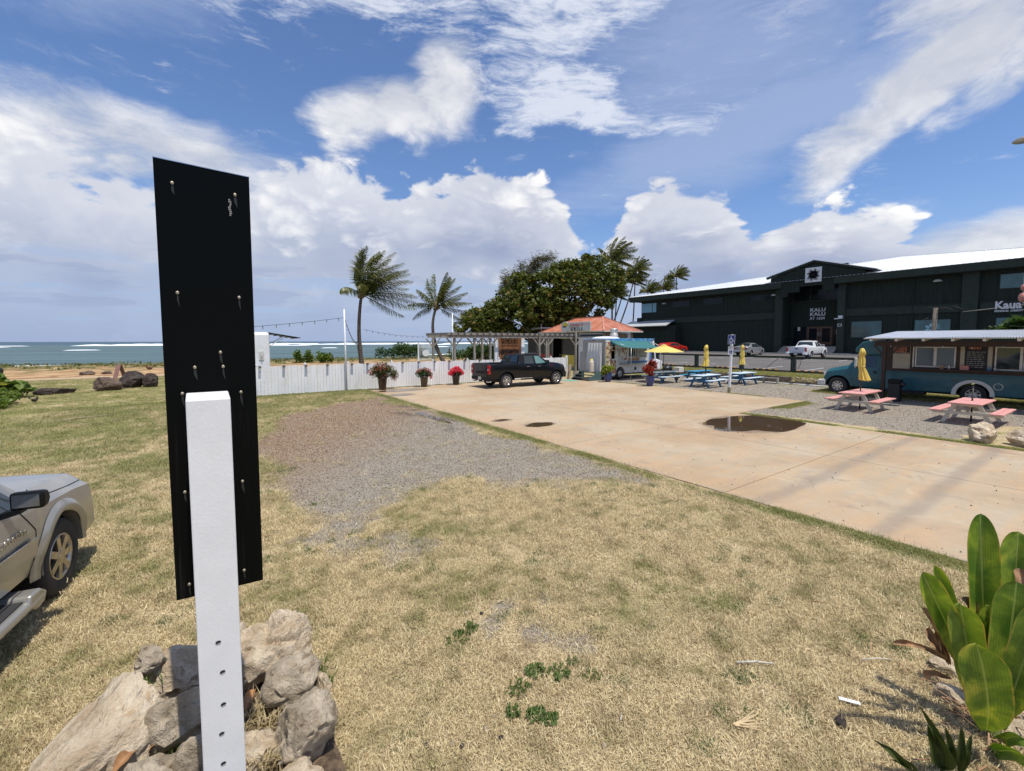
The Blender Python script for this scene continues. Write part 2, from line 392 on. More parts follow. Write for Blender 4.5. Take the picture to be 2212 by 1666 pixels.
pine_leaf = leaf_mat('ironwood_needles', (.05, .055, .02), (.13, .12, .06), None, vs=1.2, trl=.3)
palm_leaf = leaf_mat('palm_leaf', (.04, .055, .010), (.17, .18, .045), (.34, .29, .12), vs=.9, rough=.38, trl=.3)
palm_dry = leaf_mat('palm_dry', (.16, .12, .06), (.30, .24, .14), None)
strap_leaf = None
# ================================================================ THE GROUND
PATCH = [(7.05, 21.2), (5.6, 20.6), (4.3, 19.6), (2.4, 18.2), (1.25, 13.6), (1.15, 10.4), (1.3, 8.4), (1.5, 7.0), (1.65, 6.4), (2.3, 6.5), (2.9, 6.9), (3.6, 7.35), (4.2, 7.5), (4.5, 6.6), (5.2, 6.1), (6.2, 5.7), (6.9, 4.9), (7.12, 5.2), (7.1, 8.0), (7.0, 12), (7.1, 17)]
YARD = [(16.9, 8.9), (16.9, 5.6), (16.8, 4.4), (17.0, 2.9), (19.0, 2.3), (22.5, 1.9), (27, 1.5), (27, 8.5), (29.6, 10), (29.7, 22.5), (22.05, 24), (22.05, 9.1)]
SMALL = [(1.35, 6.35, .35), (1.5, 5.9, .4), (2.05, 5.75, .35), (2.3, 5.4, .3), (1.95, 5.2, .22), (2.14, 3.42, .17), (2.55, 3.1, .2), (2.62, 2.68, .2), (2.9, 3.5, .14), (3.1, 3.75, .12), (2.45, 3.6, .12)]
def terrain(x, y):
    x = np.asarray(x, float); y = np.asarray(y, float)
    lot = sstep(30.15, 30.5, x) * (.45 + .6 * np.clip((x - 34) / 28, 0, 1)) * sstep(75, 60, y) * sstep(-3, -4, -y * 0 - 5)
    bank = np.clip(lot, 0, 9)
    lot_on = np.where((y > 26) , sstep(33.5, 37, x), 1)
    z = bank * lot_on
    dune = -.30 * sstep(45, 66, y) - .35 * sstep(84, 90, y) - 3.6 * sstep(89, 110, y)
    ripple = (fbm(x * .8, y * .8, 3, 3) - .5) * .05 * sstep(23, 30, y) * (x < 22)
    mound = .35 * np.exp(-((x + 7.5) / 2.2) ** 2 - ((y - 49) / 1.2) ** 2) * fbm(x, y, 8)
    return z + dune * (x < 400) + ripple + mound
def axis(a, b, c, d, fine, growth=1.25):
    mid = list(np.arange(b, c + 1e-6, fine)); lo = []; st = fine; p = b
    while p > a: st *= growth; p -= st; lo.append(p)
    hi = []; st = fine; p = mid[-1]
    while p < d: st *= growth; p += st; hi.append(p)
    return np.array(lo[::-1] + mid + hi)
def ground_attrs(X, Y):
    d1 = poly_dist(X, Y, PATCH) + (fbm(X * 1.1, Y * 1.1, 1, 6) - .5) * 1.7
    d2 = poly_dist(X, Y, YARD) + (fbm(X * 1.2, Y * 1.2, 2, 5) - .5) * 1.2
    d3 = np.max([r - np.hypot(X - a, (Y - b)) for a, b, r in SMALL], axis=0) + (fbm(X * 5, Y * 5, 4, 3) - .5) * .5
    g = np.maximum(np.maximum(sstep(-.30, .32, d1), sstep(-.15, .25, d2)), sstep(-.06, .1, d3) * .9)
    red = sstep(8.5, 14, Y + (X < 7) * 0 - (X - 3) * 1.1) * (d1 > -2) * sstep(24, 20, Y)
    return g, red, d1, d2
def build_ground():
    xs = axis(-260, -4, 31, 420, .16); ys = axis(-60, -1, 26, 150, .16)
    X, Y = np.meshgrid(xs, ys); Z = terrain(X, Y); g, red, _, _ = ground_attrs(X, Y)
    # green strip along the slab edge and beside the fence
    edge = np.exp(-((X - 7.25) / .13) ** 2) * (Y < 24.6) * (Y > 0.5) * np.clip(fbm(Y * .9, X * .1, 5, 4) * 2.2 - .65, 0, 1.1) + np.exp(-((Y - 24.6) / .45) ** 2) * (X < 7.4)
    edge = edge + np.exp(-((X - 16.5) / .2) ** 2) * (Y < 8.6) * .6 + np.exp(-((Y - 8.75) / .2) ** 2) * (X > 16) * (X < 22) * .5 + (X > 30.2) * (X < 33.6) * .8 + np.exp(-((X - 29.2) / .5) ** 2) * .5 * (Y > 8)
    edge = edge + (X > 26.5) * (X < 30) * (Y < 10) * .45
    ny, nx = X.shape; V = np.stack([X, Y, Z], -1).reshape(-1, 3); i = np.arange(ny - 1)[:, None] * nx + np.arange(nx - 1)[None]
    F = np.stack([i, i + 1, i + nx + 1, i + nx], -1).reshape(-1, 4)
    m, nt, b = new_mat('lawn_and_dirt'); v = coord(nt, 'World')
    def att(n): a = nt.nodes.new('ShaderNodeAttribute'); a.attribute_name = n; return N(nt, a.outputs['Fac'])
    ga, ra, ea = att('gravel'), att('red'), att('edge'); x, y, z = sep(nt, v)
    n1 = noise(nt, v, .55, 5, .6); n2 = noise(nt, v, 3.2, 6, .65); n3 = noise(nt, v, 45, 4, .7); n4 = noise(nt, vmath(nt, 'MULTIPLY', v, (60, 60, 60)), 1.6, 3, .6)
    straw = mixc(nt, n3.smooth(.3, .72), (.17, .115, .055), (.84, .70, .44)); straw = mixc(nt, (n2.smooth(.48, .64) * .55), straw, (.19, .125, .07))
    green = mixc(nt, n3.smooth(.3, .7), (.10, .115, .03), (.33, .32, .11))
    gm = (n1 * .55 + n2 * .45 + y.smooth(5, 20) * .10 + ea * .30 + x.smooth(4, -1) * .03).smooth(.50, .66)
    col = mixc(nt, (gm * .85).clamp(), straw, green)
    st = mixc(nt, n4.smooth(.3, .7), (.115, .098, .078), (.49, .435, .36)); st = mixc(nt, n2.smooth(.45, .7) * .5, st, (.20, .155, .12))
    redc = mixc(nt, n4.smooth(.3, .7), (.15, .085, .045), (.43, .30, .20)); st = mixc(nt, (ra * .62 + n2 * .7 - .30).clamp(), st, redc)
    wet = noise(nt, v, .9, 4).smooth(.5, .6) * x.smooth(5.6, 6.3) * x.smooth(7.3, 7.0) * y.smooth(11, 12.5) * y.smooth(19.5, 18.5)
    st = mixc(nt, wet * .7, st, (.05, .04, .035))
    col = mixc(nt, (ga + (n2 - .5) * 1.3 * ga * (1.0 - ga) * 3).smooth(.35, .65), col, st)
    # sandy ground by the shore
    sand = mixc(nt, noise(nt, v, .35, 6, .65).smooth(.35, .65), (.30, .17, .085), (.52, .36, .20)); veg = noise(nt, v, .5, 6, .7)
    far = y.smooth(42, 45); vegm = (veg + y.smooth(66, 86) * .16 - y.smooth(45, 47) * y.smooth(66, 54) * .12).smooth(.46, .54)
    shore = mixc(nt, vegm * .85, sand, mixc(nt, n1, (.05, .075, .02), (.15, .14, .05)))
    tr = y.smooth(44.2, 44.8) * y.smooth(47.2, 46.4); shore = mixc(nt, tr * .8, shore, (.50, .37, .25))
    rd = noise(nt, v, .8, 4).smooth(.45, .6) * y.smooth(46.2, 46.8) * y.smooth(50, 48); shore = mixc(nt, rd * .7, shore, (.17, .07, .035))
    col = mixc(nt, far, col, shore)
    setv(nt, b, 'Base Color', col); setv(nt, b, 'Roughness', (1.0 - wet * .6)); b.inputs['Specular IOR Level'].default_value = .15
    bump(nt, b, n3 * .6 + n4 * .5 + n2 * .6, .9, .03)
    me = np_mesh('ground', V, F, m, True, {'gravel': (g.ravel(), 'POINT', 'FLOAT'), 'red': (red.ravel(), 'POINT', 'FLOAT'), 'edge': (np.clip(edge, 0, 1).ravel(), 'POINT', 'FLOAT')})
    struct(link('ground', me))
build_ground()

def build_sea():
    m, nt, b = new_mat('sea_water'); v = coord(nt, 'World'); x, y, z = sep(nt, v)
    k = y.smooth(150, 900); n1 = noise(nt, vmath(nt, 'MULTIPLY', v, (.012, .05, 1)), 1.0, 6, .6)
    c = mixc(nt, n1.smooth(.35, .65), (.045, .082, .098), (.085, .140, .150)); deep = mixc(nt, n1.smooth(.3, .7), (.018, .05, .10), (.035, .085, .14))
    c = mixc(nt, y.smooth(640, 1100), c, deep)
    ch = noise(nt, vmath(nt, 'MULTIPLY', v, (.10, .30, 1)), 1.0, 7, .7)
    c = mixc(nt, ch.smooth(.30, .75) * .55, c, (.13, .20, .20))
    cap = noise(nt, vmath(nt, 'MULTIPLY', v, (.035, .13, 1)), 1.3, 6, .75).smooth(.69, .73); c = mixc(nt, cap * .8, c, (.75, .78, .8))
    setv(nt, b, 'Base Color', c); setv(nt, b, 'Roughness', .5); b.inputs['Specular IOR Level'].default_value = .12
    bump(nt, b, ch, .6, .5)
    mb = MB(); mb.add([(-6000, 85, -2), (9000, 85, -2), (40000, 40000, -2), (-40000, 40000, -2)], [(0, 1, 2, 3)]); struct(mb.build('sea', m))
    foam = M('foam', (.80, .83, .86), .9, var=.06, vs=.05, kind='World')
    def surf(y0, seg, hgt, wid, seed):
        mb = MB(); r = random.Random(seed)
        for x0, x1 in seg:
            n = max(6, int((x1 - x0) / 7))
            pts = []
            for i in range(n + 1):
                t = i / n; xx = x0 + (x1 - x0) * t; e = math.sin(math.pi * t) ** .35
                yy = y0 + 30 * mnoise.noise((xx * .006, seed, 0)) ; h = hgt * e * (.45 + .9 * abs(mnoise.noise((xx * .035, seed, 3)))); w = wid * e * (.6 + .8 * abs(mnoise.noise((xx * .02, seed, 9))))
                pts.append((xx, yy, h, w))
            b0 = len(mb.v); vs = []
            for xx, yy, h, w in pts: vs += [(xx, yy - w, -1.97), (xx, yy - w * .35, -1.97 + h * .55), (xx, yy, -1.97 + h), (xx, yy + w * .3, -1.97)]
            mb.add(vs, [(4 * i + k, 4 * i + 4 + k, 4 * i + 5 + k, 4 * i + 1 + k) for i in range(n) for k in range(3)], True)
        struct(mb.build('breaking_wave', foam), 'stuff')
    surf(700, [(-900, -150), (-120, 110), (120, 330), (345, 470), (480, 900), (920, 1300)], 2.8, 34, 1)
    surf(900, [(-700, -480), (-100, 0), (60, 190), (240, 420), (460, 620), (700, 900)], 2.6, 34, 2)
    surf(560, [(-190, -130), (60, 110), (250, 290), (420, 470)], 1.1, 12, 3)
    surf(330, [(-60, -44), (70, 82), (155, 170), (210, 222)], .8, 4, 4)
    surf(128, [(-60, -20), (60, 85)], .35, 2, 5)
build_sea()

# ================================================================ CONCRETE SLAB
def build_slab():
    m, nt, b = new_mat('stained_concrete'); v = coord(nt, 'World'); x, y, z = sep(nt, v)
    n1 = noise(nt, v, .35, 6, .6); n2 = noise(nt, v, 1.7, 8, .68, .5); n3 = noise(nt, v, 60, 4, .7); n4 = noise(nt, vmath(nt, 'MULTIPLY', v, (.5, 2.2, 1)), 1.4, 7, .65, .3)
    c = mixc(nt, n1.smooth(.35, .65), (.34, .25, .16), (.415, .345, .255)); c = mixc(nt, n4.smooth(.40, .68) * .42, c, (.50, .31, .155)); c = mixc(nt, x.smooth(9.6, 7.6) * n2.smooth(.35, .6) * .32, c, (.46, .28, .15))
    c = mixc(nt, n2.smooth(.52, .70) * .55, c, (.27, .215, .175)); ck = nt.nodes.new('ShaderNodeTexVoronoi'); ck.feature = 'DISTANCE_TO_EDGE'; ck.inputs['Scale'].default_value = .38; nt.links.new(vmath(nt, 'ADD', v, vmath(nt, 'SCALE', noise_col(nt, v, 1.6, 4), scale=.7)).s, ck.inputs['Vector']); c = mixc(nt, N(nt, ck.outputs['Distance']).smooth(.006, .002) * n1.smooth(.50, .58) * .35, c, (.13, .10, .08)); c = mixc(nt, (1.0 - n2.smooth(.28, .42)) * .5, c, (.52, .43, .30))
    # dried mud near the low edge, wheel tracks worn across the drive
    mud = (y.smooth(5.5, 2) * x.smooth(14.6, 16.0) + (x - 13.5).abs().smooth(3.0, .6) * (y - 7.2).abs().smooth(2.3, .4) * .6) * n2.smooth(.3, .6); c = mixc(nt, mud.clamp() * .75, c, (.30, .175, .10))
    yw = y + (n1 - .5) * .35
    for t in (3.53, 1.98, -1.1, -2.7): c = mixc(nt, (yw - t).abs().smooth(.22, .04) * n2.smooth(.15, .5) * .55, c, (.20, .165, .14))
    c = mixc(nt, ((x - 7.5).smooth(.16, .02) * n2.smooth(.35, .6)) * .5, c, (.30, .27, .235))
    c = mixc(nt, noise(nt, v, 6, 5, .6).smooth(.66, .72) * .55, c, (.16, .12, .10)); c = mixc(nt, n3.smooth(.25, .8) * .22, c, (.60, .50, .36))
    wetm = None
    for cx, cy, rx_, ry_ in ((14.6, 7.2, 2.0, 1.3), (8.9, 11.05, .6, .38), (9.0, 23.3, 1.6, .8), (8.2, 21.3, .8, .6), (8.3, 12.4, .45, .25)):
        q = 1.0 - (((x - cx) / rx_).pow(2) + ((y - cy) / ry_).pow(2)).pow(.5) + (n2 - .5) * .5; wetm = q if wetm is None else wetm.max(q)
    wet = wetm.smooth(-.05, .10); c = mixc(nt, wet * .55, c, (.13, .085, .055))
    setv(nt, b, 'Base Color', c); setv(nt, b, 'Roughness', .88 - wet * .35); b.inputs['Specular IOR Level'].default_value = .25
    bump(nt, b, n3 * .5 + n2, .35, .012)
    root = bpy.data.objects.new('concrete_slab', None); C.objects.link(root); root['kind'] = 'structure'
    XS = [7.5, 11.93, 16.2, 22.0]; YS = [-14, -9.2, -4.7, -.3, 4.13, 8.52, 13.8, 19.1, 24.75]; g = .008
    for i in range(3):
        for j in range(len(YS) - 1):
            if i == 2 and YS[j] < 8: continue
            x0, x1, y0, y1 = XS[i], XS[i + 1], YS[j], YS[j + 1]
            mb = MB(); nx, ny = 14, 14
            def f(u, w, x0=x0, x1=x1, y0=y0, y1=y1):
                xx = x0 + g + (x1 - x0 - 2 * g) * u; yy = y0 + g + (y1 - y0 - 2 * g) * w
                if x0 == 7.5 and u == 0: xx += .035 * mnoise.noise((yy * 2.3, 1, 0)) + .02 * mnoise.noise((yy * 9, 4, 0))
                return (xx, yy, .022)
            mb.grid(f, nx, ny, False)
            ed = [f(k / nx, 0) for k in range(nx + 1)] + [f(1, k / ny) for k in range(1, ny + 1)] + [f(k / nx, 1) for k in range(nx - 1, -1, -1)] + [f(0, k / ny) for k in range(ny - 1, 0, -1)]
            n = len(ed); mb.add([(a, b_, c_) for a, b_, c_ in ed] + [(a, b_, -.12) for a, b_, c_ in ed], [(k, n + k, n + (k + 1) % n, (k + 1) % n) for k in range(n)])
            mb.build('concrete_panel', m, root, fix=False)
    return root
build_slab()
def puddle(cx, cy, rx_, ry_, z, seed, m):
    mb = MB(); n = 48; vs = [(cx, cy, z)]
    for k in range(n):
        a = 2 * math.pi * k / n; r = 1 + .32 * mnoise.noise((math.cos(a) * 1.3, math.sin(a) * 1.3, seed)) + .12 * mnoise.noise((math.cos(a) * 4, math.sin(a) * 4, seed))
        vs.append((cx + rx_ * r * math.cos(a), cy + ry_ * r * math.sin(a), z))
    mb.add(vs, [(0, 1 + k, 1 + (k + 1) % n) for k in range(n)]); struct(mb.build('puddle', m, fix=False))
pm, pnt, pb = new_mat('puddle_water'); setv(pnt, pb, 'Base Color', (.075, .048, .03)); setv(pnt, pb, 'Roughness', .02); pb.inputs['Specular IOR Level'].default_value = .75
bump(pnt, pb, noise(pnt, coord(pnt, 'World'), 9, 2), .03, .01)
for a in ((14.45, 7.2, 1.95, 1.22, .026, 1.5), (8.9, 11.05, .5, .3, .026, 2.5), (8.9, 23.35, 1.25, .45, .026, 3.3), (8.15, 21.3, .5, .38, .026, 4.2), (6.7, 14.3, .16, 1.3, .014, 5.5), (8.3, 12.4, .3, .14, .026, 6.1)): puddle(*a, pm)

# ================================================================ PARKING LOT OF THE GREEN BUILDING
def build_lot():
    m, nt, b = new_mat('asphalt'); v = coord(nt, 'World'); n1 = noise(nt, v, .4, 6, .6); n2 = noise(nt, v, 30, 5, .7)
    c = mixc(nt, n1.smooth(.3, .7), (.085, .078, .075), (.135, .125, .118)); c = mixc(nt, n2.smooth(.3, .75) * .4, c, (.21, .195, .18)); c = mixc(nt, noise(nt, v, 2.5, 6, .7).smooth(.66, .70) * .5, c, (.19, .10, .06))
    setv(nt, b, 'Base Color', c); setv(nt, b, 'Roughness', .9); bump(nt, b, n2, .4, .01)
    zf = lambda x: float(terrain(x, 10)) + .006
    mb = MB(); mb.grid(lambda u, w: (33.75 + 28.1 * u, -40 + 96 * w, zf(33.75 + 28.1 * u)), 12, 24); struct(mb.build('parking_lot', m, fix=False))
    line = M('road_paint', (.66, .66, .63), .7, var=.15, vs=6, dirt=.5, dcol=(.25, .24, .23), ds=5, kind='World')
    root = bpy.data.objects.new('bay_markings', None); C.objects.link(root); root['kind'] = 'structure'
    ys = [25.9, 22.95, 20.0, 17.1, 14.15, 11.2, 8.25, 5.3, 2.4, -.6]
    def stripe(x0, x1, y):
        mb = MB(); mb.grid(lambda u, w: (x0 + (x1 - x0) * u, y - .05 + .1 * w, zf(x0 + (x1 - x0) * u) + .005), 3, 1, False); mb.build('painted_line', line, root, fix=False)
    for y in ys: stripe(34.3, 39.5, y)
    for y in [31, 28.1, 25.2, 22.3, 19.3, 16.3, 13.3, 10.3]: stripe(48.8, 53.9, y)
    mb = MB(); mb.box(60.2, 60.35, -30, 52, .9, zf(60.3) + .13); struct(mb.build('kerb', M('kerb_concrete', (.42, .40, .36), .85, kind='World')))
    wk = M('walk_concrete', (.33, .31, .27), .85, kind='World'); mb = MB(); mb.box(60.35, 61.9, -30, 52, .9, zf(60.3) + .12); struct(mb.build('pavement', wk))
    # striped wheel stops
    yel = M('stop_yellow', (.62, .27, .045), .7, dirt=.4, ds=6); blk = M('stop_black', (.03, .03, .03), .7, dirt=.3, dcol=(.12, .1, .09))
    seg = [MB().prism([(-.10, 0), (-.06, .11), (.06, .11), (.10, 0)], 0, .225, 'y').mesh('stop_segment', q) for q in (yel, blk)]
    names = ['third from the left', 'second from the left', 'leftmost, half hidden by the open umbrella', 'fourth from the left behind the closed umbrella', 'left of the wide post in front of the white pickup', 'right of the wide post, nearest the teal bus', 'right end, behind the bus nose', 'behind the teal bus cab']
    for k, yc in enumerate([25.1, 22.4, 19.55, 16.35, 13.5, 10.5, 7.6, 4.7]):
        nm = ['leftmost of the row, beside the open yellow umbrella', 'second in the row from the left', 'third in the row', 'fourth in the row, behind the folded umbrella', 'fifth in the row, ahead of the teal bus nose', 'sixth in the row, behind the teal bus bonnet', 'seventh in the row, behind the teal bus cab', 'last in the row behind the teal bus'][k]
        t = thing('wheel_stop', 'orange and black striped wheel stop, ' + nm, 'wheel stop', (34.95, yc - .9, zf(34.95)), 0, 'striped wheel stops along the dark fence')
        for i in range(8):
            o = link('stripe_segment', seg[i % 2], t); o.location = (0, i * .225, 0)
build_lot()
# ================================================================ THE BACK OF THE SIGN IN FRONT
def build_sign():
    t = thing('roadside_sign', 'tall black sign panel seen from behind, screwed to a square white post among pale rocks', 'sign', (.06, 2.98, 0))
    m, nt, b = new_mat('sign_back'); v = coord(nt, 'Object'); x, y, z = sep(nt, v)
    st = noise(nt, vmath(nt, 'MULTIPLY', v, (30, 1, 1.2)), 1.0, 5, .6)
    sm = st.smooth(.55, .8) * z.smooth(2.45, 2.2) * .5 + noise(nt, v, 14, 5, .7).smooth(.68, .76) * .35
    col = mixc(nt, sm * .45, (.003, .0038, .004), (.07, .065, .058))
    setv(nt, b, 'Base Color', col); setv(nt, b, 'Roughness', (.32 + sm * .4)); b.inputs['Specular IOR Level'].default_value = .06
    mb = MB(); mb.prism([(-.21, 1.285), (.205, 1.27), (.212, 3.63), (-.215, 3.645)], -.004, .008, 'y'); mb.build('panel', m, t, bevel=.0015)
    mb = MB(); mb.prism([(-.2165, 3.6452), (.2135, 3.6302), (.2135, 3.634), (-.2165, 3.649)], -.006, .010, 'y'); mb.build('edge_trim', chrome, t)
    # scratch of bare metal
    mb = MB(); r = random.Random(3)
    for k in range(9): zz = 3.40 + k * .0105; w = .004 + .005 * r.random(); xo = .115 + .003 * math.sin(k * 1.3); mb.box(xo - w, xo + w * .7, -.0062, -.0042, zz, zz + .0085)
    mb.build('scratch', M('bare_scratch', (.20, .20, .20), .6, var=.5, vs=60), t)
    # square post, capped
    pm = M('post_paint', (.72, .735, .76), .5, var=.03, vs=5, bmp=.12, bs=60, kind='Object', dirt=.12, dcol=(.5, .5, .5), ds=3)
    mb = MB(); cx = -.028; w = .0955
    mb.add([(cx - w, -.235, -.3), (cx + w, -.235, -.3), (cx + w, -.03, -.3), (cx - w, -.03, -.3), (cx - w, -.235, 2.405), (cx + w, -.235, 2.405), (cx + w, -.03, 2.425), (cx - w, -.03, 2.425)],
           [(0, 3, 2, 1), (4, 5, 6, 7), (0, 1, 5, 4), (1, 2, 6, 5), (2, 3, 7, 6), (3, 0, 4, 7)])
    mb.build('post', pm, t, bevel=.006)
    screw = M('screw_metal', (.40, .36, .28), .45, .6, var=.4, vs=90)
    for px, pz in [(-.14, 3.53), (.14, 3.52), (-.14, 2.96), (.14, 2.95), (.04, 2.64), (-.08, 2.56), (.05, 2.56), (-.14, 2.42), (.13, 2.41), (-.15, 1.88), (.12, 1.89), (-.15, 1.36), (.11, 1.36)]:
        o = MB().lathe([(.0, 0), (.0035, 0), (.0085, .0015), (.0085, .004), (.006, .0055), (0, .0065)], 12).build('screw', screw, t); o.location = (px, -.0045, pz); o.rotation_euler = (R(90), 0, 0)
        mb = MB(); r = random.Random(int(px * 900 + pz * 50)); x1 = .003 + r.random() * .003
        mb.add([(-x1, -.0055, -.008), (x1, -.0055, -.008), (x1 * 1.8, -.0052, -.05 - .04 * r.random()), (-x1 * .8, -.0052, -.04)], [(0, 1, 2, 3)])
        o = mb.build('drip_stain', MATS['bare_scratch'] if r.random() < .0 else stain, t); o.location = (px, 0, pz)
    hole_rim = M('hole_rim', (.5, .47, .4), .8, var=.3, vs=80)
    for pz in (1.11, .94, .76, .60, .43):
        o = MB().lathe([(.0, .0), (.0095, .0005), (.011, .0025)], 12).build('screw_hole', [dark], t); o.location = (cx + .01 * math.sin(pz * 9), -.2356, pz); o.rotation_euler = (R(90), 0, 0); o.scale = (1.15, .85, 1)
        mb = MB(); mb.prism([(-.008, -.010), (.009, -.009), (.012, -.002), (.006, -.007), (-.006, -.008), (-.011, -.004)], -.2375, -.2352, 'y'); o = mb.build('splinter', hole_rim, t); o.location = (cx + .01 * math.sin(pz * 9), 0, pz)
stain = M('drip', (.014, .015, .015), .5, var=.3, vs=90)
build_sign()

# ================================================================ ROCKS
def rock_mesh(name, dims, seed, mat, sub=4, planes=12, rough=.06, tiltb=0.0):
    bm = bmesh.new(); bmesh.ops.create_icosphere(bm, subdivisions=sub, radius=1); r = random.Random(seed)
    pls = []
    for k in range(planes):
        n = Vector((r.gauss(0, 1), r.gauss(0, 1), r.gauss(0, .9))).normalized(); pls.append((n, .58 + .3 * r.random()))
    for v in bm.verts:
        p = v.co.copy()
        for n, d in pls:
            q = p.dot(n)
            if q > d: p -= n * (q - d) * .93
        o = Vector((seed * 3.1, seed, 0)); n1 = mnoise.noise(p * 1.7 + o) * rough * 2.2; n2 = mnoise.fractal(p * 4.5 + o, 1, 2, 5) * rough * 1.3; pit = -max(0, mnoise.noise(p * 3.3 + o * 2) - .22) * rough * 8 - max(0, .10 - abs(mnoise.noise(p * 2.1 + o * 3))) * rough * 6
        p += p.normalized() * (n1 + n2 + pit)
        v.co = Vector((p.x * dims[0], p.y * dims[1], p.z * dims[2]))
    me = bpy.data.meshes.new(name); bm.to_mesh(me); bm.free(); me.materials.append(mat); me.polygons.foreach_set('use_smooth', [True] * len(me.polygons))
    try: me.set_sharp_from_angle(angle=R(38))
    except Exception: pass
    return me
def rock(name, label, loc, dims, seed, mat, rot=(0, 0, 0), group=None, **k):
    o = link(name, rock_mesh(name, dims, seed, mat, **k)); o.location = loc; o.rotation_euler = [R(a) for a in rot]; return tag(o, label, 'rock', group)
G1 = 'pale rocks ringed round the sign post'
rock('limestone_boulder', 'largest pale boulder, long and sloping, left of the white post', (-.66, 3.52, .13), (.56, .33, .30), 11, limestone, (4, -28, 52), G1, sub=5, planes=10, rough=.045)
rock('limestone_rock', 'small round grey rock resting on top of the largest boulder', (-.36, 3.97, .43), (.115, .10, .10), 5, limestone_grey, (10, 20, 0), G1)
rock('limestone_rock', 'shaded brown rock behind the white post, left of the tall pale one', (-.16, 4.0, .22), (.25, .22, .26), 8, limestone, (0, 15, 30), G1)
rock('limestone_rock', 'tall pale peaked rock at the back right of the ring', (.37, 3.93, .19), (.31, .28, .36), 21, limestone, (8, 14, 15), G1, sub=5, planes=9)
rock('limestone_rock', 'pale rock behind the right side of the post, joined to the tall peaked one', (.12, 4.02, .20), (.20, .22, .32), 23, limestone, (0, -8, 40), G1)
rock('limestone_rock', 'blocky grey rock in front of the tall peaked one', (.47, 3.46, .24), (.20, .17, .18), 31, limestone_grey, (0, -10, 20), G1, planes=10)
rock('limestone_rock', 'small pale upright rock at the outer right of the ring', (.66, 3.40, .10), (.07, .09, .14), 35, limestone, (0, 0, 0), G1)
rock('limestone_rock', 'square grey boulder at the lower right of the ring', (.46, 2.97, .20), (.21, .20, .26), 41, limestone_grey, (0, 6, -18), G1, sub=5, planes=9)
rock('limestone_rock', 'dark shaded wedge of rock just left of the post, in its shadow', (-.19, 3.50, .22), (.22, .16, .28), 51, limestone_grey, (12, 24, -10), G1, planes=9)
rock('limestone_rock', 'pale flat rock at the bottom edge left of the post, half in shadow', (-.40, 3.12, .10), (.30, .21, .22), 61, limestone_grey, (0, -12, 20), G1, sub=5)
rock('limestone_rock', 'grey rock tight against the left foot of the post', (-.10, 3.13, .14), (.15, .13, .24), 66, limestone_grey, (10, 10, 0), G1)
rock('limestone_rock', 'low pale rock at the right foot of the post', (.20, 3.14, .08), (.20, .17, .17), 71, limestone, (0, 14, 30), G1)
rock('limestone_rock', 'pale rock cut by the bottom edge, right of the post', (.34, 2.72, .08), (.2, .16, .16), 75, limestone, (0, 0, 0), G1)
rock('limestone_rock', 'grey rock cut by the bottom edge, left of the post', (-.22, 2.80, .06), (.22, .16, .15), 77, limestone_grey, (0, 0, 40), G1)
# soil in the ring
mb = MB(); mb.grid(lambda u, w: (-.75 + 1.4 * u, 2.45 + 1.6 * w, .03 + .10 * math.sin(math.pi * u) * math.sin(math.pi * w) + .04 * mnoise.noise((u * 7, w * 7, 2))), 24, 24)
sm_, snt, sb = new_mat('garden_soil'); v_ = coord(snt, 'World'); setv(snt, sb, 'Base Color', mixc(snt, noise(snt, v_, 14, 6, .7).smooth(.35, .65), (.07, .045, .028), (.20, .14, .085))); setv(snt, sb, 'Roughness', .95); bump(snt, sb, noise(snt, v_, 30, 6, .7), 1.0, .03)
struct(mb.build('soil', sm_, fix=False))
# rocks across the drive and boulders on the lawn
rock('limestone_boulder', 'pale boulder at the edge of the drive, nearer the pink table', (16.95, 2.35, .22), (.40, .30, .30), 81, limestone, (0, -14, 30), 'pale boulders beside the drive', planes=9)
rock('limestone_boulder', 'pale boulder beside the drive at the right edge of the picture', (17.1, 1.55, .18), (.42, .3, .28), 83, limestone, (0, 0, 60), 'pale boulders beside the drive', planes=9)
rock('lava_boulder', 'brown lava boulder leaning left, frontmost of the three by the path', (-4.2, 33.0, .28), (.66, .42, .48), 91, lava_brown, (0, 12, 10), 'lava boulders on the lawn', planes=8)
rock('lava_boulder', 'largest dark lava boulder, middle of the three by the path', (-3.3, 34.2, .38), (.72, .55, .62), 93, lava, (0, 0, 0), 'lava boulders on the lawn', planes=6, rough=.04)
rock('lava_boulder', 'rounded dark lava boulder, right of the three, beside the sign panel', (-2.42, 34.0, .34), (.46, .42, .52), 95, lava, (0, 0, 40), 'lava boulders on the lawn', planes=6, rough=.04)
rock('lava_boulder', 'long flat dark lava boulder lying by the bushes', (-6.15, 32.3, .12), (.80, .4, .28), 97, lava, (0, 0, 8), 'lava boulders on the lawn', planes=6, rough=.04)
rock('lava_rock', 'low dark lump beside the dirt path, left of the folding board', (-7.5, 49.6, .05), (.55, .3, .3), 98, lava_brown, (0, 0, 0), 'lumps by the dirt path')
rock('lava_rock', 'smaller dark lump by the dirt path, next to the folding board', (-6.4, 50.2, .05), (.4, .3, .25), 99, lava_brown, (0, 0, 0), 'lumps by the dirt path')

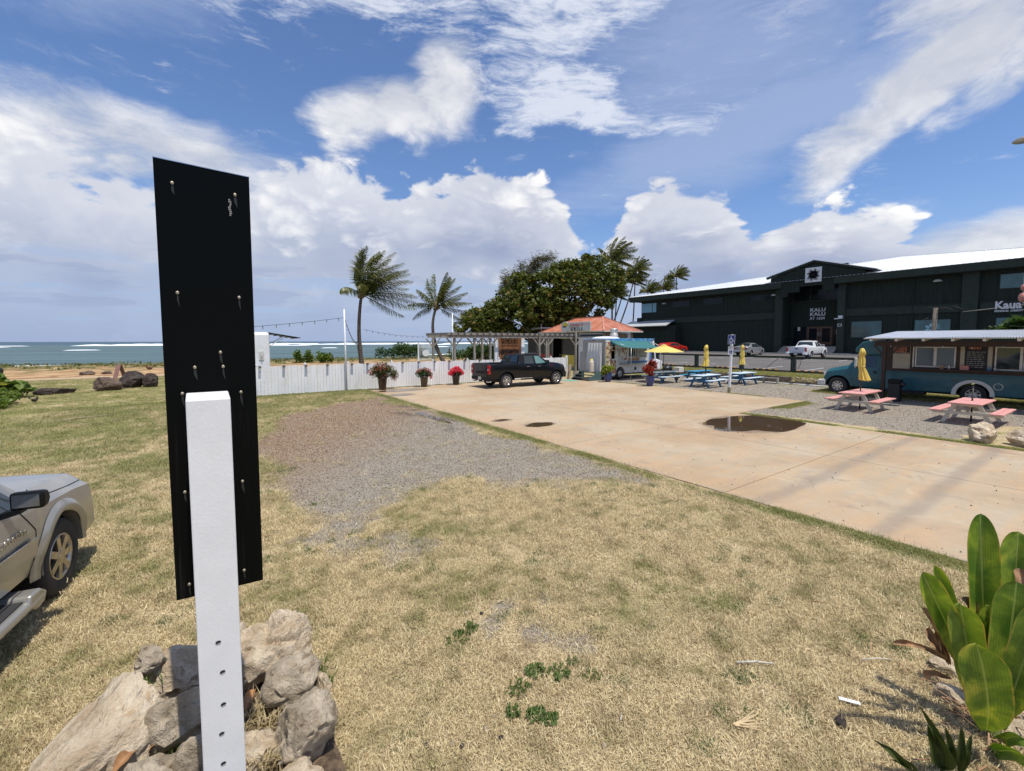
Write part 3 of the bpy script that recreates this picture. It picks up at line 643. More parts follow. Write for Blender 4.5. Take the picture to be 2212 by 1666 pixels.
# ================================================================ WHITE FENCE
def build_fence():
    t = thing('picket_fence', 'white painted board fence with solar lights between the lawn and the sea', 'fence', (0, 25.0, 0))
    ms = []
    for k in range(5):
        r = random.Random(k); w = .142; h = 1.47 + .022 * (r.random() - .5); c = .03
        mb = MB(); mb.prism([(0, .04 + .02 * r.random()), (w, .03), (w, h - c), (w - c, h), (c, h), (0, h - c)], -.01, .01, 'y'); ms.append(mb.mesh('plank', fence_white))
    r = random.Random(5); x = .15; posts = [-.1, 2.29, 4.5, 6.69, 9.14, 11.75, 14.18, 16.6, 19.0, 21.2, 22.78]
    while x < 22.6:
        o = link('plank', ms[r.randrange(5)], t); o.location = (x, r.uniform(-.004, .004), r.uniform(-.012, .012)); o.rotation_euler = (0, R(r.uniform(-.5, .5)), 0); x += .1535
    for z in (.35, 1.2):
        mb = MB(); mb.box(-.1, 22.8, .012, .05, z - .045, z + .045); mb.build('rail', fence_white, t)
    for px in posts:
        mb = MB(); mb.box(px - .05, px + .05, .052, .15, 0, 1.5); mb.box(px - .065, px + .065, .04, .165, 1.5, 1.525)
        mb.ball((px, .10, 1.555), .045); mb.build('fence_post', white, t)
    mb = MB(); mb.box(22.62, 22.72, -.03, .10, 0, 1.5); mb.add([(22.61, -.04, 1.5), (22.73, -.04, 1.5), (22.73, .11, 1.5), (22.61, .11, 1.5), (22.67, .035, 1.6)], [(0, 1, 4), (1, 2, 4), (2, 3, 4), (3, 0, 4)]); mb.build('fence_post', old_white, t)
    sol = M('solar_light_case', (.07, .065, .06), .4)
    for k, px in enumerate([.5, 1.45, 2.43, 3.49, 4.52, 5.58, 6.85, 7.7, 8.75, 9.75, 10.75, 11.79, 12.8, 13.89, 15.0, 16.1, 18.0, 20.0]):
        mb = MB(); mb.prism([(-.012, 1.50), (-.20, 1.445), (-.20, 1.43), (-.012, 1.44)], px - .06, px + .06, 'x'); mb.box(px - .04, px + .04, -.09, -.012, 1.40, 1.445); mb.build('solar_light', sol, t)
build_fence()
# ---- poles and string lights
def pole(x, y, h, label, lean=0.0):
    t = thing('light_pole', label, 'pole', (x, y, 0)); mb = MB(); mb.cyl((0, 0, 0), (lean, 0, h), .045, .04, 10); mb.build('shaft', white, t)
    mb = MB(); mb.cyl((lean, 0, h), (lean, 0, h + .03), .05, .03, 10); mb.build('cap', white, t)
pole(6.5, 24.82, 4.45, 'thin white pole on the lawn side of the fence, carrying the string lights', -.03)
pole(15.75, 30.2, 4.85, 'thin white pole behind the fence near the left end of the pergola', .03)
def string_lights(name, label, a, b_, sag, nb, seed, wav=0.0):
    t = thing(name, label, 'string lights', a); a = Vector(a); b_ = Vector(b_); pts = []
    for i in range(41):
        u = i / 40; p = (b_ - a) * u; p.z -= sag * 4 * u * (1 - u); p.z += wav * u * math.sin(u * nb * 6.283) * .5; pts.append(p)
    MB().tube(pts, .011, 5).build('cable', dark, t)
    bulb = MB().lathe([(0, -.16), (.022, -.15), (.03, -.12), (.018, -.085), (.016, -.08)], 8).mesh('bulb', M('bulb_' + str(seed), (.35, .36, .36), .15, spec=.7)); sock = MB().cyl((0, 0, -.085), (0, 0, 0), .02, .016, 8).mesh('socket', dark)
    for k in range(nb):
        i = (k + .5) / nb * 40; p = pts[int(i)].lerp(pts[min(40, int(i) + 1)], i % 1)
        s = link('bulb_socket', sock, t); s.location = p; q = link('bulb', bulb, s)
P1 = (6.48, 24.82, 3.98)
string_lights('string_lights', 'string of bulbs running left from the white pole past the sign', P1, (-1.2, 25.4, 3.2), .12, 13, 1)
string_lights('string_lights', 'bundled string of bulbs drooping from the white pole to the bigger palm', P1, (10.95, 37.6, 2.7), .55, 15, 2)
string_lights('string_lights', 'string of bulbs sagging between the two windblown palms', (11.25, 37.3, 3.7), (17.95, 36.6, 3.2), .28, 14, 3, .18)

# ================================================================ TRAILER, GATE, BEACH THINGS BEHIND THE FENCE
def build_trailer():
    t = thing('white_trailer', 'white box trailer with rounded corners and a raised black awning behind the fence', 'trailer', (.6, 27, 0))
    mb = MB(); mb.box(0, 2.55, 0, 3.6, .45, 3.2); mb.build('body', white, t, bevel=.16)
    mb = MB(); mb.box(2.0, 2.25, -.03, 0, 1.7, 2.2); mb.build('electric_box', old_white, t, bevel=.02)
    mb = MB(); mb.tube([(2.08, -.05, 1.8), (2.16, -.12, 1.85), (2.16, -.12, 2.0), (2.08, -.05, 2.05)], .012, 6); mb.build('handle', steel, t)
    mb = MB(); mb.box(2.56, 4.15, .15, 1.9, 0, .035); o = mb.build('awning', black_metal, t); o.location = (0, 0, 3.18); o.rotation_euler = (0, R(10), 0)
    o.location = (.0, 0, 3.6)
    for yy in (.3, 1.7):
        MB().cyl((2.55, yy, 2.45), (3.4, yy, 2.98), .018).build('strut', white, t)
    for i in range(5):
        mb = MB(); mb.box(2.7 + i * .3, 2.78 + i * .3, .12, 1.93, -.05, .0); q = mb.build('awning_batten', dark, t); q.location = (0, 0, 3.6); q.rotation_euler = (0, R(10), 0)
    for xx in (.8, 1.7): MB().cyl((xx, -.02, .33), (xx, .2, .33), .33, n=18).build('wheel', rubber, t)
build_trailer()
def build_gate():
    t = thing('beach_gate', 'white metal gate with a round blank plate and finials leading to the beach', 'gate', (13.7, 31.8, 0), R(-32))
    for xx in (0, 1.12): mb = MB(); mb.box(xx - .05, xx + .05, -.05, .05, 0, 2.62); mb.build('gate_post', white, t)
    mb = MB()
    for z in (.95, 1.35, 2.25): mb.box(.06, 1.06, -.015, .015, z - .02, z + .02)
    mb.build('frame', white, t)
    for k in range(11):
        xx = .12 + k * .088; mb = MB(); mb.cyl((xx, 0, .95), (xx, 0, 2.5 + .1 * math.sin(k / 10 * math.pi)), .009, n=5); mb.ball((xx, 0, 2.53 + .1 * math.sin(k / 10 * math.pi)), .018, 6, 4); mb.build('bar', white, t)
    mb = MB(); mb.cyl((.56, -.03, 1.8), (.56, .0, 1.8), .27, n=8, smooth=False); mb.build('round_plate', white, t)
build_gate()
mb = MB(); mb.tube([(-1.5 + .9 * k, 33 - .12 * k + .1 * math.sin(k), .62 + .012 * k) for k in range(22)], .05, 8); tag(mb.build('water_pipe', M('aqua_paint', (.12, .42, .38), .5)), 'long turquoise rail low behind the white fence', 'rail')
mb = MB(); mb.box(9.6, 15.2, 31.4, 31.55, 0, .98); tag(mb.build('low_wall', white), 'low white wall behind the fence, left of the metal gate', 'wall')

def leaf_quads(n, center_fn, size, mat, name, seed=1, flat=.3, round_=True, wind=None):
    """n leaves, each a small folded 4-corner blade; centre_fn(n) gives centres"""
    r = np.random.default_rng(seed); c = center_fn(n, r); n = len(c)
    d = r.normal(size=(n, 3)); d[:, 2] *= flat + .4
    if wind is not None: d += np.array(wind)
    d /= np.linalg.norm(d, axis=1)[:, None]; up = r.normal(size=(n, 3)) * .55 + np.array([0, 0, 1]); s = np.cross(d, up); s /= np.linalg.norm(s, axis=1)[:, None] + 1e-9
    L = size * r.uniform(.7, 1.3, n)[:, None]; W = L * (.48 if round_ else .2); nn = np.cross(s, d)
    a = c - d * L * .5; e = c + d * L * .5 - nn * L * .08; l = c + s * W + nn * L * .10; q = c - s * W + nn * L * .10
    V = np.stack([a, l, e, q], 1).reshape(-1, 3); F = (np.arange(n)[:, None] * 4 + np.array([[0, 1, 2, 3]]))
    return np_mesh(name, V, F, mat)
def blobs(cs, k=1.0, shell=.5):
    """sampler over ellipsoids (cx,cy,cz,rx,ry,rz), denser towards the outside"""
    cs = np.array(cs, float)
    def f(n, r):
        w = cs[:, 3] * cs[:, 4] * cs[:, 5]; w = w ** .67; i = r.choice(len(cs), n, p=w / w.sum()); d = r.normal(size=(n, 3)); d /= np.linalg.norm(d, axis=1)[:, None]
        rad = r.uniform(0, 1, n) ** shell; p = cs[i, :3] + d * rad[:, None] * cs[i, 3:6]
        return p
    return f
def shrub(name, label, loc, cs, n, size, mat, seed, group=None, cat='shrub', flowers=None):
    t = thing(name, label, cat, loc, 0, group)
    link('foliage', leaf_quads(n, blobs(cs), size, mat, 'foliage', seed), t)
    r = random.Random(seed); mb = MB()
    for k in range(7): c = cs[r.randrange(len(cs))]; mb.tube([(0, 0, -.05), (c[0] * .4, c[1] * .4, c[2] * .5), (c[0], c[1], c[2])], [.03, .02, .008], 5)
    mb.build('stem', bark_tree, t)
    return t
SH = 'shrubs along the top of the beach'
rr = random.Random(12)
def clumps(w, d, h, k, seed):
    r = random.Random(seed); return [(r.uniform(-w, w), r.uniform(-d, d), r.uniform(.25, .75) * h, r.uniform(.3, .5) * w + .15, r.uniform(.3, .5) * d + .15, r.uniform(.3, .5) * h) for _ in range(k)]
dep = lambda px, py, d: at(px, py, d)
def beach_shrub(px, d, w, h, lab, seed, mat=None):
    p = at(px, 737, d); z = float(terrain(p.x, p.y)); shrub('beach_shrub', lab, (p.x, p.y, z), clumps(w, w * .6, h, 9, seed), int(260 * w * h) + 200, .30, mat or shrub_leaf, seed, SH)
beach_shrub(654, 62, 1.0, 1.9, 'round green shrub right of the trailer, behind the fence', 1)
beach_shrub(697, 62, 1.15, 1.45, 'lower green shrub between the trailer and the light pole', 2)
beach_shrub(872, 78, 3.6, 2.6, 'dark green shrub between the palm and the white gate', 3, dark_leaf)
beach_shrub(1030, 66, 3.6, 2.3, 'broad dark green shrub seen under the pergola', 4, dark_leaf)
beach_shrub(1065, 60, 3.0, 2.3, 'dark green shrub behind the pergola, next to the carved door', 5, dark_leaf)
beach_shrub(90, 84, 4.0, 1.9, 'green beach shrub farthest left above the dirt path', 6)
beach_shrub(170, 82, 3.5, 1.9, 'green beach shrub above the long flat boulder', 7)
beach_shrub(258, 86, 4.0, 1.6, 'low green shrub on the shore straight above the dirt lumps', 8, dark_leaf)
beach_shrub(298, 84, 3.2, 1.9, 'green shrub on the shore next to the black sign panel', 9)
# ground cover at the top of the beach
def cover(n, r):
    x = r.uniform(-75, 60, n); y = r.uniform(66, 91, n); k = fbm(x * .25, y * .35, 6, 4) > .54; x, y = x[k], y[k]; return np.stack([x, y, terrain(x, y) + r.uniform(.0, .16, len(x))], 1)
struct(link('beach_ground_cover', leaf_quads(15000, cover, .26, leaf_mat('cover_leaf', (.07, .09, .025), (.20, .19, .07)), 'beach_ground_cover', 5)), 'stuff')
# bushes at the left edge
shrub('sea_lettuce_bush', 'big-leaved light green bush at the left edge above the fine-leaved one', (-8.0, 31.2, 0), [(-1.4, -.5, .9, 1.3, .9, .8), (-.3, -.2, .75, 1.0, .8, .6), (.6, .1, .45, .7, .6, .4), (-3, 0, 1.0, 1.5, 1, .9)], 1500, .34, leaf_mat('sea_lettuce_leaf', (.05, .10, .015), (.20, .26, .05), (.34, .34, .10)), 31)
shrub('fine_leaved_bush', 'low fine-leaved green bush at the left edge, in front of the big-leaved bush', (-7.5, 27.2, 0), [(-.4, -1.8, .35, .9, 1.6, .5), (.2, .6, .35, .9, 1.6, .45), (-1.5, -1.5, .5, 1.2, 2.0, .6), (.4, -1.0, .25, .8, 1.4, .35), (-1.2, 1.5, .5, 1.3, 1.5, .5)], 8000, .13, leaf_mat('fine_leaf', (.045, .09, .010), (.17, .22, .03)), 32)
# white stake
t = thing('white_stake', 'leaning white wooden stake at the left edge of the lawn', 'stake', (-4.42, 17.35, 0)); mb = MB(); mb.bar((0, 0, -.05), (-.12, .02, .95), .10, .05); mb.build('board', white, t)
# stick
t = thing('fallen_branch', 'thin pale fallen branch on the lawn left of the sign', 'branch', (-3.9, 21.05, 0)); mb = MB(); mb.tube([(0, 0, .03), (.35, .12, .06), (.7, .3, .05), (1.3, .6, .04)], [.035, .028, .018, .008], 6); mb.tube([(.3, .1, .05), (.5, .05, .12)], [.012, .004], 5); mb.build('stem', M('dead_wood', (.36, .28, .19), .85), t)
# folding board by the path
t = thing('sandwich_board', 'faded pink folding sandwich board standing by the dirt path', 'sign', (-4.72, 42.6, 0), R(-62))
bm_ = M('faded_board', (.34, .17, .14), .7, var=.2, dirt=.3)
for s in (-1, 1):
    mb = MB(); mb.add([(-.32, s * .30, 0), (.32, s * .30, 0), (.30, s * .02, 1.05), (-.30, s * .02, 1.05), (-.32, s * .33, 0), (.32, s * .33, 0), (.30, s * .05, 1.05), (-.30, s * .05, 1.05)], [(0, 1, 2, 3), (7, 6, 5, 4), (0, 4, 5, 1), (1, 5, 6, 2), (2, 6, 7, 3), (3, 7, 4, 0)]); mb.build('board', bm_, t)
# black and grey bundle with a blue tarp at the left edge
t = thing('covered_bicycle', 'grey and black covered bicycle under a blue tarp behind the big-leaved bush', 'bicycle', (-10.6, 36.5, .35)); r_ = random.Random(2)
MB().ball((0, 0, .75), (1.1, .4, .38), 14, 8).build('grey_cover', M('grey_cloth', (.20, .21, .22), .8, bmp=.6, bs=6), t)
MB().ball((1.15, 0, .75), (.55, .35, .32), 14, 8).build('black_bag', M('black_cloth', (.02, .02, .022), .6, bmp=.6, bs=8), t)
MB().ball((.25, .1, 1.2), (.3, .25, .2), 10, 6).build('saddle_bag', MATS['black_cloth'], t)
mb = MB(); mb.box(.9, 1.4, -.37, -.34, .78, .88); mb.build('reflective_strip', white, t)
MB().prism([(-1.6, .6), (-.1, 1.0), (-.7, 1.9), (-1.6, 2.1)], -.35, -.3, 'y').build('tarp', M('blue_tarp', (.03, .20, .50), .5, bmp=.5, bs=5), t)
for xx in (-.9, 1.0): MB().lathe([(.30, -.03), (.34, 0), (.30, .03), (.30, -.03)], 20, Matrix.Translation((xx, 0, .33)) @ Matrix.Rotation(R(90), 4, 'X')).build('wheel', rubber, t)

# ================================================================ PALMS
def frond_mesh(L, seed, droop, wind, width=.62, pairs=36, mat=palm_leaf, stiff=.5, lw=.030):
    """a palm frond along +x from the origin; wind and droop are bends in local axes"""
    r = random.Random(seed); mb = MB(); pts = []
    p = Vector((0, 0, 0)); d = Vector((1, 0, 0)); n = 14
    for i in range(n + 1):
        pts.append(p.copy()); u = i / n; d = (d + Vector((0, 0, -droop / n * (.6 + u))) + Vector(wind) * (.25 + u) / n).normalized(); p = p + d * L / n
    mb.tube(pts, [max(.006, .045 * (1 - i / n)) for i in range(n + 1)], 4)
    for s in (-1, 1):
        for k in range(pairs):
            u = .10 + .9 * (k + r.random() * .4) / pairs; f = u * n; i = min(n - 1, int(f)); b0 = pts[i].lerp(pts[i + 1], f - i); t = (pts[i + 1] - pts[i]).normalized()
            side = t.cross(Vector((0, 0, 1))).normalized() * s; upv = side.cross(t).normalized() * (1 if s > 0 else -1)
            ll = width * (math.sin(math.pi * min(1, .12 + u * .86)) ** .6) * r.uniform(.85, 1.1); dd = (side * .75 + t * .75 + Vector((0, 0, -.25 - .5 * r.random())) + Vector(wind) * stiff * r.uniform(.6, 1.5)).normalized()
            w = lw; m1 = b0 + dd * ll * .5 + Vector((0, 0, .02)); e = b0 + (dd + Vector((0, 0, -.45)) + Vector(wind) * .25).normalized() * ll
            wv = dd.cross(upv).normalized() * w
            mb.add([b0 - wv * .6, b0 + wv * .6, m1 + wv, m1 - wv, e], [(0, 1, 2, 3), (3, 2, 4)])
    return mb.mesh('frond', mat)
WD = Vector((.8173, -.5762, 0))     # the wind blows to the right of the picture
def palm(label, base, top, mid, fr, L, trunk_r, seed, group, as_parts=True, pairs=46, dead=0):
    t = thing('coconut_palm', label, 'palm tree', base, 0, group); base = Vector(base); top = Vector(top) - base; mid = Vector(mid) - base; r = random.Random(seed)
    pts = []
    for i in range(13):
        u = i / 12; pts.append(mid * 2 * u * (1 - u) * 1 + top * u * u if False else (mid * (4 * u * (1 - u)) + top * (u * (2 * u - 1))))
    mb = MB(); mb.tube(pts, [trunk_r * (1.25 - .5 * min(1, i / 4) if i < 4 else 1 - .3 * (i - 4) / 8) * (.8 if i > 4 else 1) for i in range(13)], 10); mb.build('trunk', bark, t)
    mb = MB(); mb.ball(top + Vector((0, 0, .1)), (trunk_r * 1.3, trunk_r * 1.3, .45), 10, 6)
    for k in range(7): a = k * .9; mb.ball(top + Vector((math.cos(a) * .22, math.sin(a) * .22, -.12 - .1 * (k % 2))), .11, 8, 5)
    mb.build('crown_heart', M('coconut_husk_%d' % seed, (.13, .09, .045), .7, var=.4), t)
    join = []
    for k, (azd, eld, ll, droop, w) in enumerate(fr):
        a, e = R(azd), R(eld); ld = Vector((math.cos(a) * math.cos(e), math.sin(a) * math.cos(e), math.sin(e)))
        # local frame: x along the start direction
        zc = Vector((0, 0, 1)); yv = zc.cross(ld)
        if yv.length < .05: yv = Vector((0, 1, 0))
        yv.normalize(); zv = ld.cross(yv); Mx = Matrix((ld, yv, zv)).transposed()
        wl = Mx.inverted() @ (WD * w); gl = Mx.inverted() @ Vector((0, 0, -1))
        me = frond_mesh(ll * L, seed * 50 + k, 0, wl + gl * droop, width=.24 * L * (1 if ll > .6 else .8), pairs=pairs, lw=.03 if as_parts else .055, mat=(palm_dry if k < dead else palm_leaf))
        me.transform(Matrix.Translation(top + ld * .12) @ Mx.to_4x4())
        if as_parts: link('frond', me, t)
        else: join.append(me)
    if join:
        bm = bmesh.new()
        for me in join: bm.from_mesh(me); bpy.data.meshes.remove(me)
        me = bpy.data.meshes.new('crown'); bm.to_mesh(me); bm.free(); me.materials.append(palm_leaf); link('crown', me, t)
    return t
# frond list: start azimuth (deg), start elevation, length, droop, wind bend ; the picture's right is azimuth -35
FR1 = [(-35, 62, 1.0, .7, 1.3), (-35, 45, 1.05, .6, 1.1), (-35, 25, 1.1, .4, .9), (-35, 5, 1.15, .45, .6), (-42, -12, 1.2, .3, .5), (-28, -28, .95, .2, .5), (-20, 32, 1.0, .5, 1.0), (-60, 38, 1.0, .6, 1.0), (-80, 50, .95, .8, 1.2), (0, 55, .95, .8, 1.2),
       (145, 78, .95, .7, 1.0), (120, 72, .95, .5, 1.0), (150, 58, .65, 2.2, 2.6), (165, 35, .55, 2.8, 2.2), (60, 75, 1.05, .6, 1.0), (-100, 75, 1.0, .9, 1.4), (-35, 80, 1.05, .5, 1.0), (-50, 15, 1.05, .5, .8), (-15, 12, 1.05, .6, .8), (90, 40, .9, 1.4, 1.4), (-120, 30, .85, 1.6, 1.4), (-35, 52, 1.1, .5, .9), (-65, 62, 1.0, .5, 1.1), (130, 82, 1.0, .3, .9), (110, 65, .9, .4, 1.3), (-35, 70, 1.15, .4, 1.2), (-20, 45, 1.1, .5, 1.0), (-50, 32, 1.15, .45, .8), (-30, -2, 1.1, .4, .6), (170, 84, .85, .4, 1.5)]
palm('taller windblown coconut palm behind the white fence, left of the two', (11.25, 37.6, -.05), (11.15, 37.3, 6.55), (10.9, 37.4, 3.3), FR1, 3.9, .21, 3, 'pair of coconut palms behind the fence', dead=0)
FR2 = [(145, 20, .85, 1.0, .1), (150, -5, .8, 1.6, -.1), (-35, 55, .95, .5, .8), (-35, 35, 1.0, .4, .6), (-40, 12, 1.05, .3, .5), (-30, -5, 1.05, .3, .4), (-25, -25, .9, .3, .4), (100, 75, 1.0, .4, .4), (140, 68, .85, .8, .6), (-60, 80, 1.05, .3, .5), (-100, 55, .9, .7, .9), (60, 60, .95, .6, .9), (-70, 25, .9, .6, .7), (0, 22, .95, .6, .7), (-35, 70, 1.0, .4, .7), (160, 50, .75, 1.6, .9), (20, 70, 1.0, .5, .6), (-85, 68, 1.0, .4, .7)]
palm('smaller windblown coconut palm behind the gate, with a curved leaning trunk', (19.4, 37.9, -.05), (18.35, 38.3, 5.9), (18.1, 38.4, 3.0), FR2, 3.1, .20, 7, 'pair of coconut palms behind the fence')
FR3 = [(-35, 48, 1, 1.0, .8), (-70, 20, .85, 1.0, .6), (-5, 5, .85, 1.0, .5), (60, 30, .85, 1.4, .8), (160, 30, .7, 1.8, 1.0), (-150, 50, .8, 1.4, .9), (110, 20, .7, 1.6, .9), (-35, -10, .9, .7, .4), (-100, 15, .8, 1.2, .7), (30, 40, .9, 1.2, .8), (-35, 60, 1, .5, 1.2), (-35, 35, 1.05, .5, .9), (-35, 10, 1, .5, .7), (-50, -15, .8, .4, .4), (-80, 55, .95, .8, 1.2), (10, 55, .95, .8, 1.2), (140, 78, .9, .9, 1.6), (150, 45, .7, 2.0, 1.6), (90, 60, .9, 1.2, 1.4), (-120, 60, .9, 1.2, 1.4), (-35, 80, 1, .5, 1.2), (-60, 30, .95, .6, .9), (-10, 25, .95, .6, .9)]
k_ = 1.42
def far_palm(px, py, d, L, label, seed, lean=(0, 0)):
    p = at(px, py, d); b = Vector((p.x + lean[0], p.y + lean[1], .2)); mid = (p + b) / 2 + Vector((-lean[0] * .12, -lean[1] * .12, 0))
    palm(label, tuple(b), tuple(p), tuple(mid), FR3, L, .17, seed, 'coconut palms beyond the roofs', as_parts=False, pairs=26)
FL = 'coconut palm '
far_palm(1322, 560, 62, 3.6, FL + 'with the biggest crown, rising out of the right side of the dark tree', 21, (1, .5))
far_palm(1374, 584, 84, 3.1, FL + 'right of the big tree, tallest of the thin-trunked ones', 22, (-4.5, 3))
far_palm(1372, 608, 86, 2.7, FL + 'with its crown just under the tallest thin-trunked one', 23, (-.5, .3))
far_palm(1352, 606, 84, 3.0, FL + 'leaning, close to the right edge of the big tree', 24, (-4, 2.8))
far_palm(1332, 640, 84, 2.6, FL + 'lowest crown beside the big tree, above the orange roof', 25, (-.5, .5))
far_palm(1400, 630, 92, 3.0, FL + 'peeping over the left end of the green roof, lower of the pair', 26)
far_palm(1434, 624, 95, 3.0, FL + 'peeping over the green roof, second from the left', 27)
far_palm(1462, 597, 96, 2.9, FL + 'standing alone above the green roof, farthest right', 28)
far_palm(1443, 603, 97, 1.5, FL + 'with a ragged dead frond, beside the one farthest right', 29)

# ================================================================ THE BIG SEA GRAPE TREE AND THE IRONWOOD BEHIND
def c2p(x, y): return ((1750 + x * .42947) / 1.8445, (900 + y * .42947) / 1.8445)
def build_tree():
    out = [(120, 985), (170, 920), (300, 800), (420, 760), (500, 680), (560, 600), (640, 520), (760, 440), (900, 460), (1020, 400), (1130, 350), (1220, 325), (1400, 275), (1500, 300), (1640, 350), (1700, 420), (1720, 520), (1660, 640), (1600, 760), (1560, 860), (1300, 900), (1000, 1000), (600, 1010)]
    r = np.random.default_rng(9); c = []
    P = np.array(out, float)
    while len(c) < 820:
        x, y = r.uniform(100, 1740), r.uniform(260, 1010); d = float(poly_dist(np.array([x]), np.array([y]), out)[0])
        if d < 8: continue
        if float(fbm(np.array([x / 130]), np.array([y / 90]), 11, 3)[0]) < .36 and r.random() < .8: continue
        th = min(1, d / 190) ** .5; dep_ = 46 + (x - 300) / 1400 * 6 + r.uniform(-1, 1) * 4.6 * th
        p = at(*c2p(x, y), dep_); c.append((p.x, p.y, p.z, .34 + .46 * r.random()))
    c = np.array(c)
    def cf(n, g):
        i = g.integers(0, len(c), n); d = g.normal(size=(n, 3)); d /= np.linalg.norm(d, axis=1)[:, None]; d *= g.uniform(.55, 1.1, n)[:, None]; d[:, 2] *= .8; return c[i, :3] + d * c[i, 3:4] * 1.15
    base = at(*c2p(1100, 1130), 50); base.z = 0
    t = thing('sea_grape_tree', 'broad dark sea grape tree with round leaves behind the orange-roofed restaurant', 'tree', tuple(base))
    o = link('foliage', leaf_quads(36000, cf, .32, seagrape_leaf, 'foliage', 3), t); o.location = -base
    mb = MB(); rr_ = random.Random(4)
    for k in range(46):
        e = Vector(c[rr_.randrange(len(c)), :3]) - base; m1 = Vector((e.x * .35, e.y * .35, max(1.2, e.z * .45))) + Vector((rr_.uniform(-.5, .5), rr_.uniform(-.5, .5), 0)); m2 = (m1 + e) * .5 + Vector((0, 0, rr_.uniform(0, .6)))
        mb.tube([(rr_.uniform(-.4, .4), rr_.uniform(-.3, .3), 0), m1, m2, e], [.22, .13, .07, .02], 6)
    mb.build('trunk', bark_tree, t)
build_tree()
def build_ironwood():
    base = at(*c2p(700, 800), 58); base.z = 0; t = thing('ironwood_tree', 'wispy windblown ironwood tree behind the left shoulder of the sea grape', 'tree', tuple(base))
    r = np.random.default_rng(5); mb = MB(); tips = []
    paths = [[(640, 800), (700, 600), (800, 430), (900, 300), (1060, 290)], [(650, 700), (640, 560), (600, 430)], [(700, 600), (760, 420), (750, 340)], [(760, 500), (880, 380), (1010, 370)], [(650, 760), (590, 600), (580, 560)], [(720, 560), (850, 350), (970, 300), (1050, 305)], [(660, 650), (700, 500), (680, 420)], [(800, 520), (860, 400), (900, 330)], [(650, 640), (600, 520), (620, 470)]]
    segs = []
    for pth in paths:
        q = [at(*c2p(*p), 58 + r.uniform(-2, 2)) - base for p in pth]; mb.tube(q, [.12 - .1 * i / (len(q) - 1) for i in range(len(q))], 5)
        for a, b in zip(q[:-1], q[1:]): segs.append((a, b))
    mb.tube([(0, 0, 0), at(*c2p(650, 800), 58) - base], [.3, .15], 7); mb.build('trunk', bark_tree, t)
    V = []; F = []
    for k in range(3600):
        a, b = segs[r.integers(len(segs))]; p = a.lerp(b, float(r.random())) + Vector(r.normal(size=3) * .35); L = r.uniform(.35, .9); d = (WD * r.uniform(.4, 1.3) + Vector((0, 0, r.uniform(-.9, .35))) + Vector(r.normal(size=3) * .2)).normalized(); s = Vector(r.normal(size=3)).cross(d).normalized() * .035
        i = len(V); V += [p - s, p + s, p + d * L]; F.append((i, i + 1, i + 2))
    link('foliage', np_mesh('foliage', np.array([tuple(v) for v in V]), np.array(F), pine_leaf), t)
build_ironwood()
# ================================================================ FLOWER POTS
def pot_plant(label, loc, prof, potmat, cs, n, lsize, lmat, fl, flmat, seed, group, fsize=.055):
    t = thing('potted_plant', label, 'potted plant', loc, 0, group)
    MB().lathe(prof, 24).build('pot', potmat, t)
    MB().cyl((0, 0, prof[-2][1] - .06), (0, 0, prof[-2][1] - .05), prof[-2][0] * .9, n=16).build('soil_top', MATS['garden_soil'], t)
    link('foliage', leaf_quads(n, blobs(cs), lsize, lmat, 'foliage', seed, round_=lsize < .2, flat=.3 if lsize < .2 else 1.4), t)
    mb = MB(); r = random.Random(seed)
    for k in range(16): c = cs[r.randrange(len(cs))]; mb.tube([(r.uniform(-.08, .08), r.uniform(-.08, .08), prof[-2][1] - .08), (c[0] * .5, c[1] * .5, (c[2] + prof[-2][1]) * .5), (c[0] + r.uniform(-.1, .1), c[1] + r.uniform(-.1, .1), c[2] + c[5] * .7)], [.012, .008, .004], 4)
    mb.build('stem', bark_tree, t)
    if fl: link('blossom', leaf_quads(fl[1], blobs(fl[0], shell=.35), fsize, flmat, 'blossom', seed + 1), t)
    return t
TP = [(.0, 0), (.17, 0), (.185, .02), (.255, .62), (.275, .64), (.275, .69), (.25, .69), (.245, .60)]
bl_leaf = leaf_mat('bougainvillea_leaf', (.06, .085, .03), (.20, .20, .10)); red_fl = leaf_mat('red_bract', (.45, .04, .04), (.62, .10, .07), None, trl=.4); pk_fl = leaf_mat('pale_pink_bract', (.65, .22, .30), (.80, .42, .45), None, trl=.4); hot_fl = leaf_mat('hot_pink_bract', (.62, .03, .10), (.80, .10, .17), None, trl=.4)
GP = 'bougainvillea pots along the white fence'
pot_plant('largest sprawling bougainvillea, orange-red and grey-green, in a brown pot by the fence', (8.25, 24.15, .022), TP, brown_glaze, [(0, 0, 1.15, .55, .4, .4), (-.35, 0, 1.0, .4, .3, .35), (.4, 0, 1.0, .45, .3, .35), (.65, -.1, .8, .25, .2, .3), (0, 0, .85, .4, .35, .25)], 2600, .075, bl_leaf,
          ([(-.62, -.05, 1.0, .22, .15, .2), (.62, -.1, .72, .2, .18, .28), (0, -.2, .80, .25, .15, .1), (-.1, -.1, 1.25, .5, .3, .3), (.75, 0, .55, .1, .1, .12)], 480), red_fl, 41, GP)
pot_plant('pale pink bougainvillea in a brown pot, middle of the three by the fence', (10.75, 24.2, .022), [(a * .92, b * .9) for a, b in TP], brown_glaze, [(0, 0, .9, .38, .3, .25), (-.25, 0, .8, .28, .25, .25), (.3, 0, .75, .28, .2, .2)], 1200, .07, dark_leaf,
          ([(-.3, 0, .95, .22, .15, .12), (.3, -.05, .75, .22, .15, .2), (.1, -.05, 1.0, .35, .2, .12), (.45, 0, .55, .1, .1, .1)], 700), pk_fl, 42, GP)
